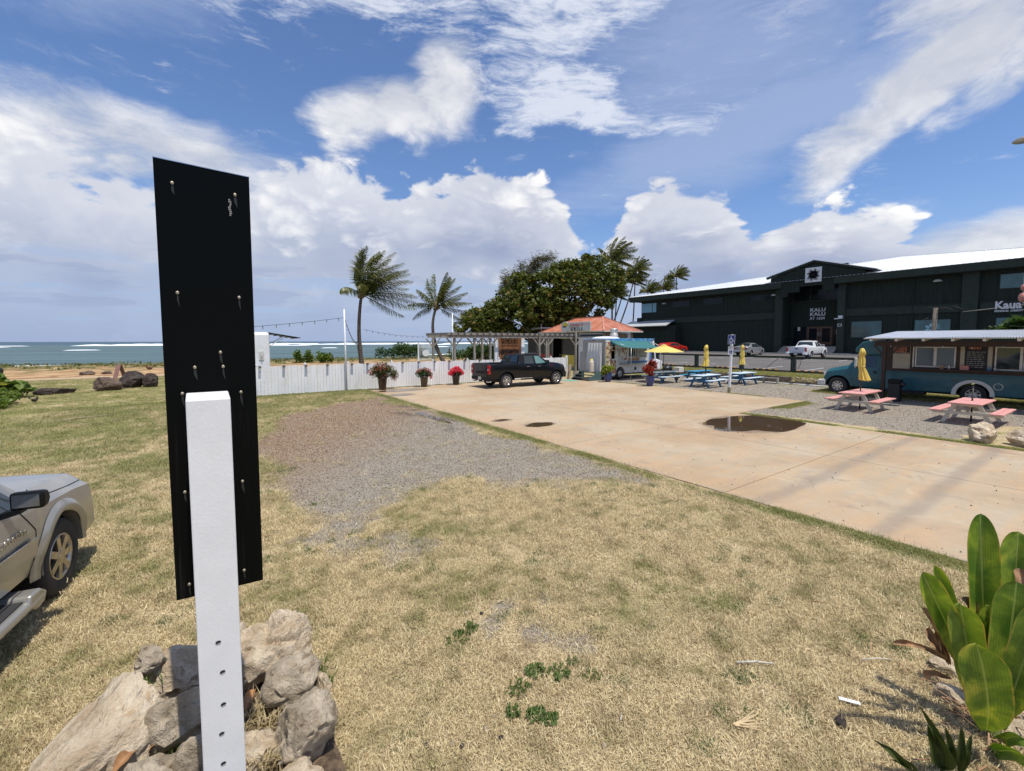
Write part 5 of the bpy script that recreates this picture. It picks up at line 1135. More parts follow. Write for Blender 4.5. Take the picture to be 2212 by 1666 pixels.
# ================================================================ RESTAURANT, PERGOLA AND CARVED GATE
def build_restaurant():
    t = thing('restaurant', 'small restaurant with a salmon hipped metal roof, screened front and painted rail panels', 'building', (26, 30, 0)); O = Vector((-26, -30, 0))
    def bx(name, mat, *b, **k): mb = MB(); mb.box(*b); o = mb.build(name, mat, t, **k); o.location = O; return o
    salmon, nt, b = new_mat('salmon_roof'); v = coord(nt, 'World'); n1 = noise(nt, v, 1.1, 5, .6)
    c = mixc(nt, n1.smooth(.35, .7), (.48, .175, .10), (.62, .30, .21)); c = mixc(nt, noise(nt, v, 3, 6, .7).smooth(.6, .72) * .5, c, (.70, .50, .42)); setv(nt, b, 'Base Color', c); setv(nt, b, 'Roughness', .38)
    wallw = M('wall_white', (.68, .70, .76), .6, dirt=.15, kind='World'); tan = M('wall_tan', (.26, .20, .14), .8, kind='World', var=.15); navy = M('navy_trim', (.03, .045, .10), .6); gut = M('gutter', (.55, .53, .48), .6, dirt=.3)
    bx('wall', wallw, 28.6, 28.8, 26.9, 29.95, 0, 3.4); bx('trim_band', navy, 28.56, 28.6, 26.9, 29.95, 3.08, 3.28)
    for y0, y1 in ((27.0, 28.3), (28.36, 29.8)): bx('door_leaf', wallw, 28.55, 28.6, y0, y1, .15, 2.98, bevel=.01)
    bx('wall', tan, 28.8, 32.5, 26.9, 27.1, 0, 3.4); bx('corner_board', wood_grey, 28.5, 28.7, 26.78, 26.9, 0, 3.4); bx('corner_board', wallw, 31.7, 32.1, 26.84, 26.9, 0, 3.4)
    for k in range(9): bx('board_batten', tan, 29.2 + k * .36, 29.24 + k * .36, 26.86, 26.9, .2, 3.4)
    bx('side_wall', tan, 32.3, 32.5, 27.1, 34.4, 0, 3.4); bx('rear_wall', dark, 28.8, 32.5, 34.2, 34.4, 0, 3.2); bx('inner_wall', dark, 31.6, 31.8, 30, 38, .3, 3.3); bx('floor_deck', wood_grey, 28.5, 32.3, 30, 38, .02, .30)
    # hipped roof
    z0, x0, x1, y0, y1 = 3.56, 28.1, 33.1, 26.35, 34.9; xa = 30.6; A, B = (xa, 28.85, 4.92), (xa, 32.4, 4.92); mb = MB()
    mb.add([(x0, y1, z0), (x0, y0, z0), A, B], [(0, 1, 2, 3)]); mb.add([(x0, y0, z0), (x1, y0, z0), A], [(0, 1, 2)]); mb.add([(x1, y0, z0), (x1, y1, z0), B, A], [(0, 1, 2, 3)]); mb.add([(x1, y1, z0), (x0, y1, z0), B], [(0, 1, 2)])
    rf = mb.build('roof', salmon, t, fix=False); rf.location = O
    mb = MB(); y = y0 + .15
    while y < y1: f = min(1, (y - y0) / 2.5, (y1 - y) / 2.5); mb.bar((x0, y, z0 + .015), (x0 + 2.5 * f, y, z0 + 1.36 * f + .015), .045, .03); y += .23
    x = x0 + .15
    while x < x1: f = 1 - abs(x - xa) / 2.5; mb.bar((x, y0, z0 + .015), (x, y0 + 2.5 * f, z0 + 1.36 * f + .015), .045, .03); x += .23
    struct(mb.build('roof_ribs', salmon, rf), 'stuff')
    for a, b_ in ((A, B), ((x0, y0, z0), A), ((x1, y0, z0), A), ((x0, y1, z0), B)): mb = MB(); mb.bar(Vector(a) + Vector((0, 0, .04)), Vector(b_) + Vector((0, 0, .04)), .16, .04); mb.build('ridge_cap', salmon, rf)
    bx('gutter', gut, x0 - .08, x0 + .02, y0 - .08, y1, z0 - .10, z0 + .01); bx('gutter', gut, x0 + .02, x1, y0 - .09, y0, z0 - .10, z0 + .01); bx('soffit', navy, x0 + .03, x1 - .1, y0 + .03, y1 - .1, z0 - .1, z0 - .04)
    # screened dining porch, its front towards the gravel yard
    scr = M('insect_screen', (.055, .055, .05), .7, var=.2, kind='World'); redp = M('red_panel', (.32, .035, .03), .55, kind='World'); yelp = M('yellow_panel', (.56, .45, .07), .55, kind='World', dirt=.15); lite = M('canvas_panel', (.20, .18, .15), .8, kind='World')
    bx('rail_panel', redp, 28.55, 28.6, 33.7, 37.6, .3, 1.42); bx('red_beam', redp, 28.52, 28.6, 33.7, 37.6, 2.95, 3.10)
    for y0_, y1_ in ((33.75, 34.7), (34.8, 36.0), (36.1, 37.5)): bx('screen', scr, 28.62, 28.64, y0_, y1_, 1.44, 2.95)
    for y_ in (33.62, 34.7, 36.0, 37.55): bx('screen_post', wood_grey, 28.58, 28.68, y_, y_ + .09, .3, 3.05)
    bx('canvas_screen', lite, 30.4, 30.45, 31.8, 33.8, 1.75, 3.1)
    bx('rail_panel', yelp, 28.55, 28.6, 30.1, 32.12, .12, 1.38); bx('screen', scr, 28.62, 28.64, 30.15, 32.1, 1.40, 3.0); bx('screen_post', wood_dark, 28.56, 28.68, 32.12, 32.22, .3, 3.05); bx('screen_post', wood_dark, 28.5, 28.68, 29.98, 30.1, 0, 3.1); bx('porch_beam', wood_grey, 28.55, 28.7, 30, 37.6, 3.1, 3.3)
    mb = MB(); mb.grid(lambda u, w: (28.5 - .05 * w, 30.1 + 2.2 * u, 3.08 - .12 * w - .05 * abs(math.sin(u * 20)) * w), 32, 2); o = mb.build('yellow_valance', M('valance', (.62, .48, .08), .8), t, fix=False); o.location = O
    for k, y in enumerate((33.25, 32.6)):
        s = thing('bar_stool', 'grey bar stool ' + ('in the porch opening beside the red panel' if k == 0 else 'half behind the yellow porch panel'), 'stool', (29.5, y, .30), 0, 'bar stools in the porch'); mb = MB(); mb.box(-.18, .18, -.18, .18, 1.02, 1.07); mb.build('seat', wood_grey, s)
        for a in (-1, 1):
            for c_ in (-1, 1): MB().bar((a * .2, c_ * .2, 0), (a * .15, c_ * .15, 1.02), .035, .035).build('leg', wood_grey, s)
    mb = MB(); mb.add([(28.2, 34.95, 3.95), (28.2, 40.2, 3.62), (32, 40.2, 3.62), (32, 34.95, 3.95)], [(0, 1, 2, 3)]); o = mb.build('porch_roof', greymetal, t, fix=False); o.location = O; q = o.modifiers.new('s', 'SOLIDIFY'); q.thickness = .14
    bx('roof_unit', old_white, 28.6, 29.6, 36.6, 38.0, 3.98, 4.16); bx('flue', dark, 28.4, 28.7, 35.3, 35.65, 3.7, 4.5); bx('flue_stay', steel, 28.35, 28.4, 35.1, 35.15, 3.6, 4.4)
    # the big sign
    s = thing('restaurant_sign', "white roof sign reading Jimmy's GRILL with a round emblem at its left", 'sign', (27.85, 31.45, 3.50), R(-90)); s.scale = (1.15, 1.15, 1.12); sw = M('signboard_white', (.60, .62, .62), .5, dirt=.2)
    mb = MB(); mb.box(.75, 3.3, -.03, .03, .06, .80); mb.build('board', sw, s, bevel=.01)
    mb = MB(); mb.cyl((.42, -.035, .42), (.42, .035, .42), .46, n=32, smooth=False); e = mb.build('round_emblem', sw, s)
    mb = MB(); vs = [(.52 + .32 * math.cos(a) * (1 if math.sin(a) > 0 else 1), -.045, .60 + .2 * math.sin(a)) for a in [math.pi * (-.15 + 1.25 * k / 14) for k in range(15)]]; mb.add(vs, [tuple(range(15))]); mb.build('yellow_crest', M('crest_yellow', (.58, .52, .06), .6), e, fix=False)
    mb = MB(); mb.box(.18, .60, -.045, -.04, .40, .50); mb.build('dark_bar', dark, e)
    put_text('lettering', 'GRILL', .36, M('letter_black', (.02, .02, .025), .5), s, (1.12, -.04, .12), 0, .01, bold=.012, space=1.62)
    put_text('lettering', "Jimmy's", .38, M('letter_red', (.42, .05, .04), .5), s, (1.0, -.045, .48), 0, .008, shear=.5, space=1.25)
    mb = MB(); mb.tube([(1.0, -.045, .45), (1.7, -.045, .40), (2.4, -.045, .56), (3.15, -.045, .60)], .01, 4); mb.build('underline_stroke', MATS['letter_red'], s)
build_restaurant()
def build_pergola():
    t = thing('pergola', 'long weathered grey timber pergola behind the fence in front of the restaurant', 'pergola', (18.5, 25.9, 0)); O = Vector((-18.5, -25.9, 0))
    def part(n, mb, m=wood_grey): o = mb.build(n, m, t); o.location = O; return o
    Y = 25.6
    mb = MB(); mb.box(13.0, 24.4, Y - .045, Y, 2.90, 3.10); part('beam', mb); mb = MB(); mb.box(13.0, 24.4, Y - .09, Y - .05, 3.10, 3.25); part('beam', mb)
    mb = MB(); mb.box(13.2, 24.4, 29.0, 29.05, 2.95, 3.15); part('beam', mb)
    for k in range(24): mb = MB(); x = 13.2 + k * .48; mb.box(x, x + .045, Y - .35, 29.3, 3.102 if k % 2 else 3.1, 3.26); part('rafter', mb)
    for x, y in ((13.55, Y + .1), (15.05, Y + .1), (16.3, Y + .1), (16.75, 27.5), (20.4, Y - .12), (21.25, Y + .1), (23.95, Y - .2), (13.6, 29), (17, 29), (24.2, 29)):
        mb = MB(); mb.box(x - .07, x + .07, y - .07, y + .07, .0, 3.35 if x in (16.3, 20.4, 23.95) else 2.92); part('post', mb)
        for s in (-1, 1): mb = MB(); mb.bar((x + s * .05, y, 2.35), (x + s * .55, y, 2.9), .06, .09, (0, 1, 0)); part('knee_brace', mb)
    mb = MB(); mb.prism([(-.17, 0), (.17, 0), (.10, .38), (-.10, .38)], -.15, .15, 'y'); o = mb.build('post_base', M('pier_concrete', (.32, .29, .25), .9), t); o.location = O + Vector((23.95, Y - .2, 0))
build_pergola()
def build_door():
    t = thing('carved_gate', 'carved brown timber double door set between two white posts beside the pergola', 'gate', (18.1, 26.0, 0))
    for x in (-1.15, 1.12): mb = MB(); mb.box(x - .14, x + .14, -.12, .02, 0, 3.2); mb.build('white_post', white, t, bevel=.01)
    wb, nt, b = new_mat('carved_timber'); v = coord(nt, 'Object'); n1 = noise(nt, vmath(nt, 'MULTIPLY', v, (14, 1, 2)), 1.0, 5, .6); z = sep(nt, v)[2]; setv(nt, b, 'Base Color', mixc(nt, n1.smooth(.3, .7), (.13, .045, .014), (.33, .14, .045))); setv(nt, b, 'Roughness', .5)
    cr = wood_dark
    mb = MB(); mb.box(-1.0, 1.0, -.02, .05, 0, 3.05); mb.build('frame', wb, t)
    for x0, x1 in ((-.93, -.74), (.74, .93)): mb = MB(); mb.box(x0, x1, -.06, -.021, .2, 3.0); mb.build('stile', wb, t)
    for z0, z1 in ((2.42, 2.52), (2.12, 2.3), (.9, 1.02)): mb = MB(); mb.box(-.73, .73, -.055, -.021, z0, z1); mb.build('crosspiece', wb, t)
    for x0, x1 in ((-.70, -.38), (-.33, -.02), (.02, .33), (.38, .70)):
        mb = MB(); mb.box(x0, x1, -.05, -.022, .25, 1.75); d = mb.build('door_panel', wb, t, bevel=.02)
    r = random.Random(4)
    def scroll(z0, z1, n, arch=False):
        mb = MB()
        for k in range(n):
            x = r.uniform(-.72, .72); z = r.uniform(z0, z1)
            if arch and z < 1.78 + .22 * math.cos(x * math.pi / .7) ** 2 * (1 if True else 0) - .1 * abs(x): continue
            a0 = r.uniform(0, 6.28); rr_ = r.uniform(.03, .075); mb.tube([(x + rr_ * (1 - i * .12) * math.cos(a0 + i * .9), -.075, z + rr_ * (1 - i * .12) * math.sin(a0 + i * .9)) for i in range(6)], .013, 4)
        return mb
    scroll(2.56, 2.97, 70).build('carved_scrollwork', wb, t); mb = MB(); mb.box(-.73, .73, -.03, -.021, 2.54, 3.0); mb.build('scroll_ground', cr, t)
    scroll(1.55, 2.1, 110, True).build('carved_scrollwork', wb, t); mb = MB(); pts = [(-.73, 2.1), (-.73, 1.55)] + [(-.73 + 1.46 * i / 20, 1.62 + .30 * abs(math.sin(i / 20 * math.pi * 2)) ** .6) for i in range(21)] + [(.73, 1.55), (.73, 2.1)]; mb.prism(pts, -.058, -.052, 'y'); mb.build('scroll_ground', cr, t)
build_door()
# ================================================================ VEHICLES
class Veh:
    """body from side profile stations; local +x is the front, z up, wheels on z = 0"""
    def __init__(s, name, label, cat, loc, rz, group=None): s.t = thing(name, label, cat, loc, rz, group)
    def loft(s, st, arches, Ra, mat, bed=None, bulge=.045, crown=.035, dx=.075, name='body', nl=9, nu=5):
        xs = [p[0] for p in st]; s.st = st
        f = lambda x, i: float(np.interp(x, xs, [p[i] for p in st]))
        X = sorted(set([round(v, 3) for v in np.arange(xs[0], xs[-1], dx)] + xs)); X = [x for k, x in enumerate(X) if k == 0 or x - X[k - 1] > .012 or x in xs]
        s.f = f; s.bulge = bulge
        def Y(x, z):
            zb, zm, zt, wl, wm, wt = [f(x, i) for i in range(1, 7)]
            if z <= zm or zt - zm < .02: t = (z - zb) / max(.01, zm - zb); t = max(0, min(1, t)); return (wl + (wm - wl) * t) * (1 + bulge * (math.sin(math.pi * min(1, t * .9 + .08)) - .35))
            t = (z - zm) / (zt - zm); return wm * (1 + bulge * (math.sin(math.pi * .98) - .35)) + (wt - wm) * t
        s.Y = Y; rows = nl + nu; secs = []; nr = 8
        for x in X:
            zb, zm, zt = f(x, 1), f(x, 2), f(x, 3); zt = max(zt, zm + .001)
            zz = [zb + (zm - zb) * i / nl for i in range(nl)] + [zm + (zt - zm) * i / nu for i in range(nu + 1)]
            side = [(Y(x, z), z) for z in zz]; yt = side[-1][0]; q = []
            for k in range(1, nr):
                u = 1 - 2 * k / nr; z = zt + crown * (1 - u * u)
                if bed and bed[0] < x < bed[1] and 1 <= k <= nr - 1: z = zt - bed[2]; u *= 1.2 if k in (1, nr - 1) else 1
                q.append((yt * max(-.97, min(.97, u)), z))
            secs.append([(x, -y, z) for y, z in side] + [(x, -y, z) for y, z in q] + [(x, y, z) for y, z in side[::-1]])
        m = len(secs[0]); V = [list(p) for sec in secs for p in sec]; F = []
        def inside(p): return any((p[0] - a) ** 2 + (p[2] - z) ** 2 < (Ra - 1e-4) ** 2 for a, z in arches)
        low = set(list(range(0, nl + 1)) + list(range(m - nl - 1, m)))
        for i in range(len(secs) - 1):
            for k in range(m - 1):
                idx = [i * m + k, (i + 1) * m + k, (i + 1) * m + k + 1, i * m + k + 1]
                if k in low and k + 1 in low and all(inside(V[j]) for j in idx): continue
                F.append(idx)
        for j in set(j for q in F for j in q):
            if (j % m) in low and inside(V[j]):
                for a, z in arches:
                    dx_, dz = V[j][0] - a, V[j][2] - z; d = math.hypot(dx_, dz)
                    if d < Ra and d > 1e-4: V[j][0] = a + dx_ / d * Ra; V[j][2] = z + dz / d * Ra if dz > -.05 * Ra else V[j][2]
        mb = MB(); mb.add(V, F, True)
        for i in (0, len(secs) - 1): mb.f.append(tuple(i * m + k for k in range(m))); mb.sm.append(False); mb.mi.append(0)
        o = mb.build(name, mat, s.t)
        try: o.data.set_sharp_from_angle(angle=R(32))
        except Exception: pass
        # floor and wheel housings so that one cannot look through
        x0, x1 = xs[0] + .1, xs[-1] - .12; w = f((x0 + x1) / 2, 4) * .96
        mb = MB(); zf = min(f(x, 1) for x in X) ; segs = [x0] + sum([[a - Ra, a + Ra] for a, z in sorted(arches)], []) + [x1]
        for k in range(0, len(segs), 2):
            if segs[k + 1] > segs[k]: mb.box(segs[k], segs[k + 1], -w + .03, w - .03, zf + .02, zf + .06)
        for a, z in arches:
            mb.box(a - Ra - .02, a + Ra + .02, -w + .32, w - .32, z - .1, z + Ra * .8)
            for sg in (-1, 1): mb.grid(lambda u, v: (a + Ra * 1.01 * math.cos(math.pi * u), sg * (w - .33 * v - .02), z + Ra * 1.01 * math.sin(math.pi * u)), 12, 1)
        mb.build('underbody', dark, s.t, fix=False); return o
    def side_panel(s, name, q, mat, off=.006, n=8, sides=(-1, 1), parent=None):
        """q: four corners (x, z) bottom-rear, bottom-front, top-front, top-rear on the flank"""
        out = []
        for sg in sides:
            mb = MB()
            def g(u, v):
                a = (q[0][0] + (q[1][0] - q[0][0]) * u, q[0][1] + (q[1][1] - q[0][1]) * u); b = (q[3][0] + (q[2][0] - q[3][0]) * u, q[3][1] + (q[2][1] - q[3][1]) * u)
                x, z = a[0] + (b[0] - a[0]) * v, a[1] + (b[1] - a[1]) * v; return (x, sg * (s.Y(x, z) + off), z)
            mb.grid(g, n, 4); out.append(mb.build(name, mat, parent or s.t, fix=False))
        return out
    def seam(s, pts, sides=(-1, 1), w=.009, mat=None, off=.002, name='door_seam'):
        for sg in sides:
            P = []
            for (x0, z0), (x1, z1) in zip(pts[:-1], pts[1:]):
                for i in range(7): x, z = x0 + (x1 - x0) * i / 6, z0 + (z1 - z0) * i / 6; P.append((x, sg * (s.Y(x, z) + off), z))
            MB().tube(P, w / 2, 4).build(name, mat or dark, s.t)
    def screen(s, name, xa, za, xb, zb, wa, wb, mat, off=.012, crown=.035):
        """glass across the car between (xa,za) low and (xb,zb) high"""
        mb = MB(); n = Vector((zb - za, 0, xa - xb)); n.normalize(); 
        if n.z < 0: n = -n
        mb.grid(lambda u, v: (xa + (xb - xa) * v + n.x * off, (2 * u - 1) * (wa + (wb - wa) * v), za + (zb - za) * v + n.z * off + crown * (1 - (2 * u - 1) ** 2)), 10, 4); return mb.build(name, mat, s.t, fix=False)
    def wheel(s, x, r, y, w=.24, rim=.60, spokes=6, rimmat=chrome, twin=True, style='y', hub=.25, dish=.03):
        for sg in (-1, 1):
            root = bpy.data.objects.new('wheel', None); C.objects.link(root); root.parent = s.t; root.location = (x, sg * y, r); root.rotation_euler = (R(90) * (1 if sg < 0 else -1), 0, 0)
            # local z points outwards
            pr = [(r * rim, -w), (r * .86, -w), (r * .97, -w * .93), (r, -w * .80), (r, -w * .20), (r * .97, -w * .07), (r * .88, 0), (r * (rim + .04), -.008), (r * rim, -.02)]
            MB().lathe(pr, 36).build('tyre', rubber, root)
            R0 = r * rim; mb = MB(); mb.lathe([(R0 * .99, -w * .8), (R0 * .90, -w * .8), (R0 * .90, -.05), (R0 * .93, -.012), (R0 * 1.01, -.006), (R0 * 1.01, -.02)], 36)
            for k in range(spokes):
                a = 2 * math.pi * k / spokes
                for d in ((-.17, .17) if style == 'y' else (0,)):
                    c0, c1 = a, a + d; p0 = (math.cos(c0) * R0 * hub * .8, math.sin(c0) * R0 * hub * .8, -dish); p1 = (math.cos(c1) * R0 * .95, math.sin(c1) * R0 * .95, -dish - .004 if style == 'y' else -.02)
                    mb.bar(p0, p1, R0 * (.13 if style == 'y' else .30), .03)
            mb.lathe([(R0 * hub, -.05), (R0 * hub, -dish + .012), (R0 * hub * .8, -dish + .02), (0, -dish + .022)], 20); mb.build('rim', rimmat, root)
            mb = MB(); mb.lathe([(R0 * .9, -.10), (0, -.10)], 24); mb.build('brake_disc', greymetal if style == 'y' else dark, root)
    def box(s, name, mat, *b, bevel=.0, sym=False):
        out = []
        for sg in ((1, -1) if sym else (1,)):
            x0, x1, y0, y1, z0, z1 = b; y0, y1 = sorted((sg * y0, sg * y1)); mb = MB(); mb.box(x0, x1, y0, y1, z0, z1); out.append(mb.build(name, mat, s.t, bevel=bevel))
        return out
    def arch_trim(s, x, z, Ra, mat, w=.03, a0=-8, a1=188, name='arch_trim', off=.004, flat=.0):
        for sg in (-1, 1):
            mb = MB()
            def g(u, v): a = R(a0 + (a1 - a0) * u); rr = Ra - .01 + w * v; xx, zz = x + rr * math.cos(a), z + rr * math.sin(a); return (xx, sg * (s.Y(xx, max(zz, s.f(xx, 1) + .01)) + off + flat * math.sin(math.pi * min(1, v * 1.2)) ), zz)
            mb.grid(g, 30, 3); mb.grid(lambda u, v: (x + (Ra - .01) * math.cos(R(a0 + (a1 - a0) * u)), sg * (s.Y(x + (Ra - .01) * math.cos(R(a0 + (a1 - a0) * u)), .9) + off - .12 * v), z + (Ra - .01) * math.sin(R(a0 + (a1 - a0) * u))), 30, 1)
            mb.build(name, mat, s.t, fix=False)
    def mirror(s, x, y, z, mat, sz=(.10, .20, .16)):
        for sg in (-1, 1):
            mb = MB(); mb.box(x - sz[0] / 2, x + sz[0] / 2, sg * y, sg * (y + sz[1]), z, z + sz[2]) if sg > 0 else mb.box(x - sz[0] / 2, x + sz[0] / 2, sg * (y + sz[1]), sg * y, z, z + sz[2]); o = mb.build('mirror', mat, s.t, bevel=.03)
            mb = MB(); ya, yb = sorted((sg * (y + .02), sg * (y + sz[1] - .02))); mb.box(x - sz[0] / 2 - .003, x - sz[0] / 2 + .001, ya, yb, z + .02, z + sz[2] - .02); mb.build('mirror_glass', glass, o)

black_paint = M('black_car_paint', (.003, .0033, .004), .22, var=.1, spec=.3, coat=.22)
# ---- black pickup truck
def build_black_truck():
    v = Veh('pickup_truck', 'shiny black crew-cab pickup truck parked beside the white fence', 'pickup truck', (13.15, 21.78, .022), 0)
    st = [(0, .62, 1.36, 1.38, .93, .97, .93), (.06, .56, 1.38, 1.40, .96, 1.0, .95), (1.93, .55, 1.36, 1.39, .97, 1.0, .96), (1.99, .55, 1.34, 1.40, .97, 1.0, .94), (2.18, .55, 1.32, 1.86, .97, 1.0, .76), (2.45, .52, 1.30, 1.90, .97, 1.0, .73), (3.25, .52, 1.29, 1.91, .97, 1.0, .72), (3.55, .52, 1.29, 1.86, .97, 1.0, .74), (4.28, .52, 1.28, 1.42, .97, .99, .88), (4.35, .52, 1.22, 1.37, .97, .985, .85), (5.2, .50, 1.16, 1.31, .96, .97, .80), (5.56, .50, 1.07, 1.22, .92, .93, .80), (5.70, .50, .95, 1.05, .82, .84, .74)]
    ar = [(1.16, .43), (4.90, .43)]; v.loft(st, ar, .50, black_paint, bed=(.12, 1.9, .35))
    for x in (1.16, 4.90): v.wheel(x, .42, .97, .27, .60, 6, chrome); v.arch_trim(x, .43, .50, black_metal, .07, 0, 180, flat=.015)
    v.side_panel('window', [(2.42, 1.36), (3.12, 1.35), (3.12, 1.80), (2.52, 1.80)], glass); v.side_panel('window', [(3.26, 1.35), (4.05, 1.36), (3.62, 1.78), (3.26, 1.80)], glass_mat('truck_side_glass', (.10, .20, .19), .05))
    v.screen('rear_window', 2.00, 1.44, 2.15, 1.83, .80, .68, glass, .02, 0); v.screen('windscreen', 4.22, 1.44, 3.60, 1.86, .80, .66, glass)
    v.seam([(3.18, .62), (3.18, 1.86)]); v.seam([(2.32, 1.88), (2.25, 1.25), (2.3, .75), (2.05, .62)]); v.seam([(4.15, .62), (4.2, 1.3)]); v.seam([(1.96, .60), (1.96, 1.36)]); v.seam([(.3, 1.30), (4.2, 1.28), (5.4, 1.12)], w=.006, mat=black_metal)
    for x in (2.55, 3.38): v.box('door_handle', chrome, x, x + .20, 1.0, 1.03, 1.17, 1.20, sym=True)
    v.box('rocker_step', black_metal, 2.15, 4.2, .93, 1.03, .42, .50, sym=True, bevel=.02)
    # tail
    v.box('tailgate', black_paint, -.035, .02, -.78, .78, .70, 1.37, bevel=.02); v.box('tail_recess', black_metal, -.043, -.033, -.45, .45, .84, .98); v.box('tail_lamp', redlens, -.05, .12, .80, .995, .82, 1.32, sym=True, bevel=.015); v.box('reverse_lamp', clear, -.056, -.04, .82, .94, 1.02, 1.13, sym=True)
    v.box('rear_bumper', black_metal, -.06, .10, -.95, .95, .46, .66, bevel=.03); v.box('plate', old_white, -.072, -.062, -.15, .15, .50, .65); v.box('exhaust_tip', chrome, -.05, .2, -.86, -.66, .36, .43, bevel=.02); v.box('exhaust_tip', chrome, -.05, .2, .66, .86, .36, .43, bevel=.02)
    v.box('brake_lamp', redlens, 2.06, 2.12, -.2, .2, 1.875, 1.90); v.box('tow_hitch', dark, -.10, .1, -.05, .05, .38, .46)
    o = put_text('side_badge', 'Z71', .09, redlens, v.t, (4.42, -.995, 1.17), 0, .004, bold=.003)
    v.box('front_bumper', black_metal, 5.55, 5.76, -.90, .90, .45, .78, bevel=.05); v.box('headlamp', clear, 5.50, 5.68, .62, .90, .92, 1.06, sym=True, bevel=.03); v.box('grille', black_metal, 5.66, 5.73, -.6, .6, .70, 1.05); v.box('marker_lamp', amber, 5.60, 5.64, .87, .91, .88, .96, sym=True)
    v.mirror(4.02, .98, 1.32, black_paint, (.14, .26, .22)); v.box('roof_antenna', black_metal, 2.5, 2.62, -.02, .02, 1.93, 1.98)
    v.box('bed_floor', dark, .1, 1.92, -.8, .8, .98, 1.0)
build_black_truck()

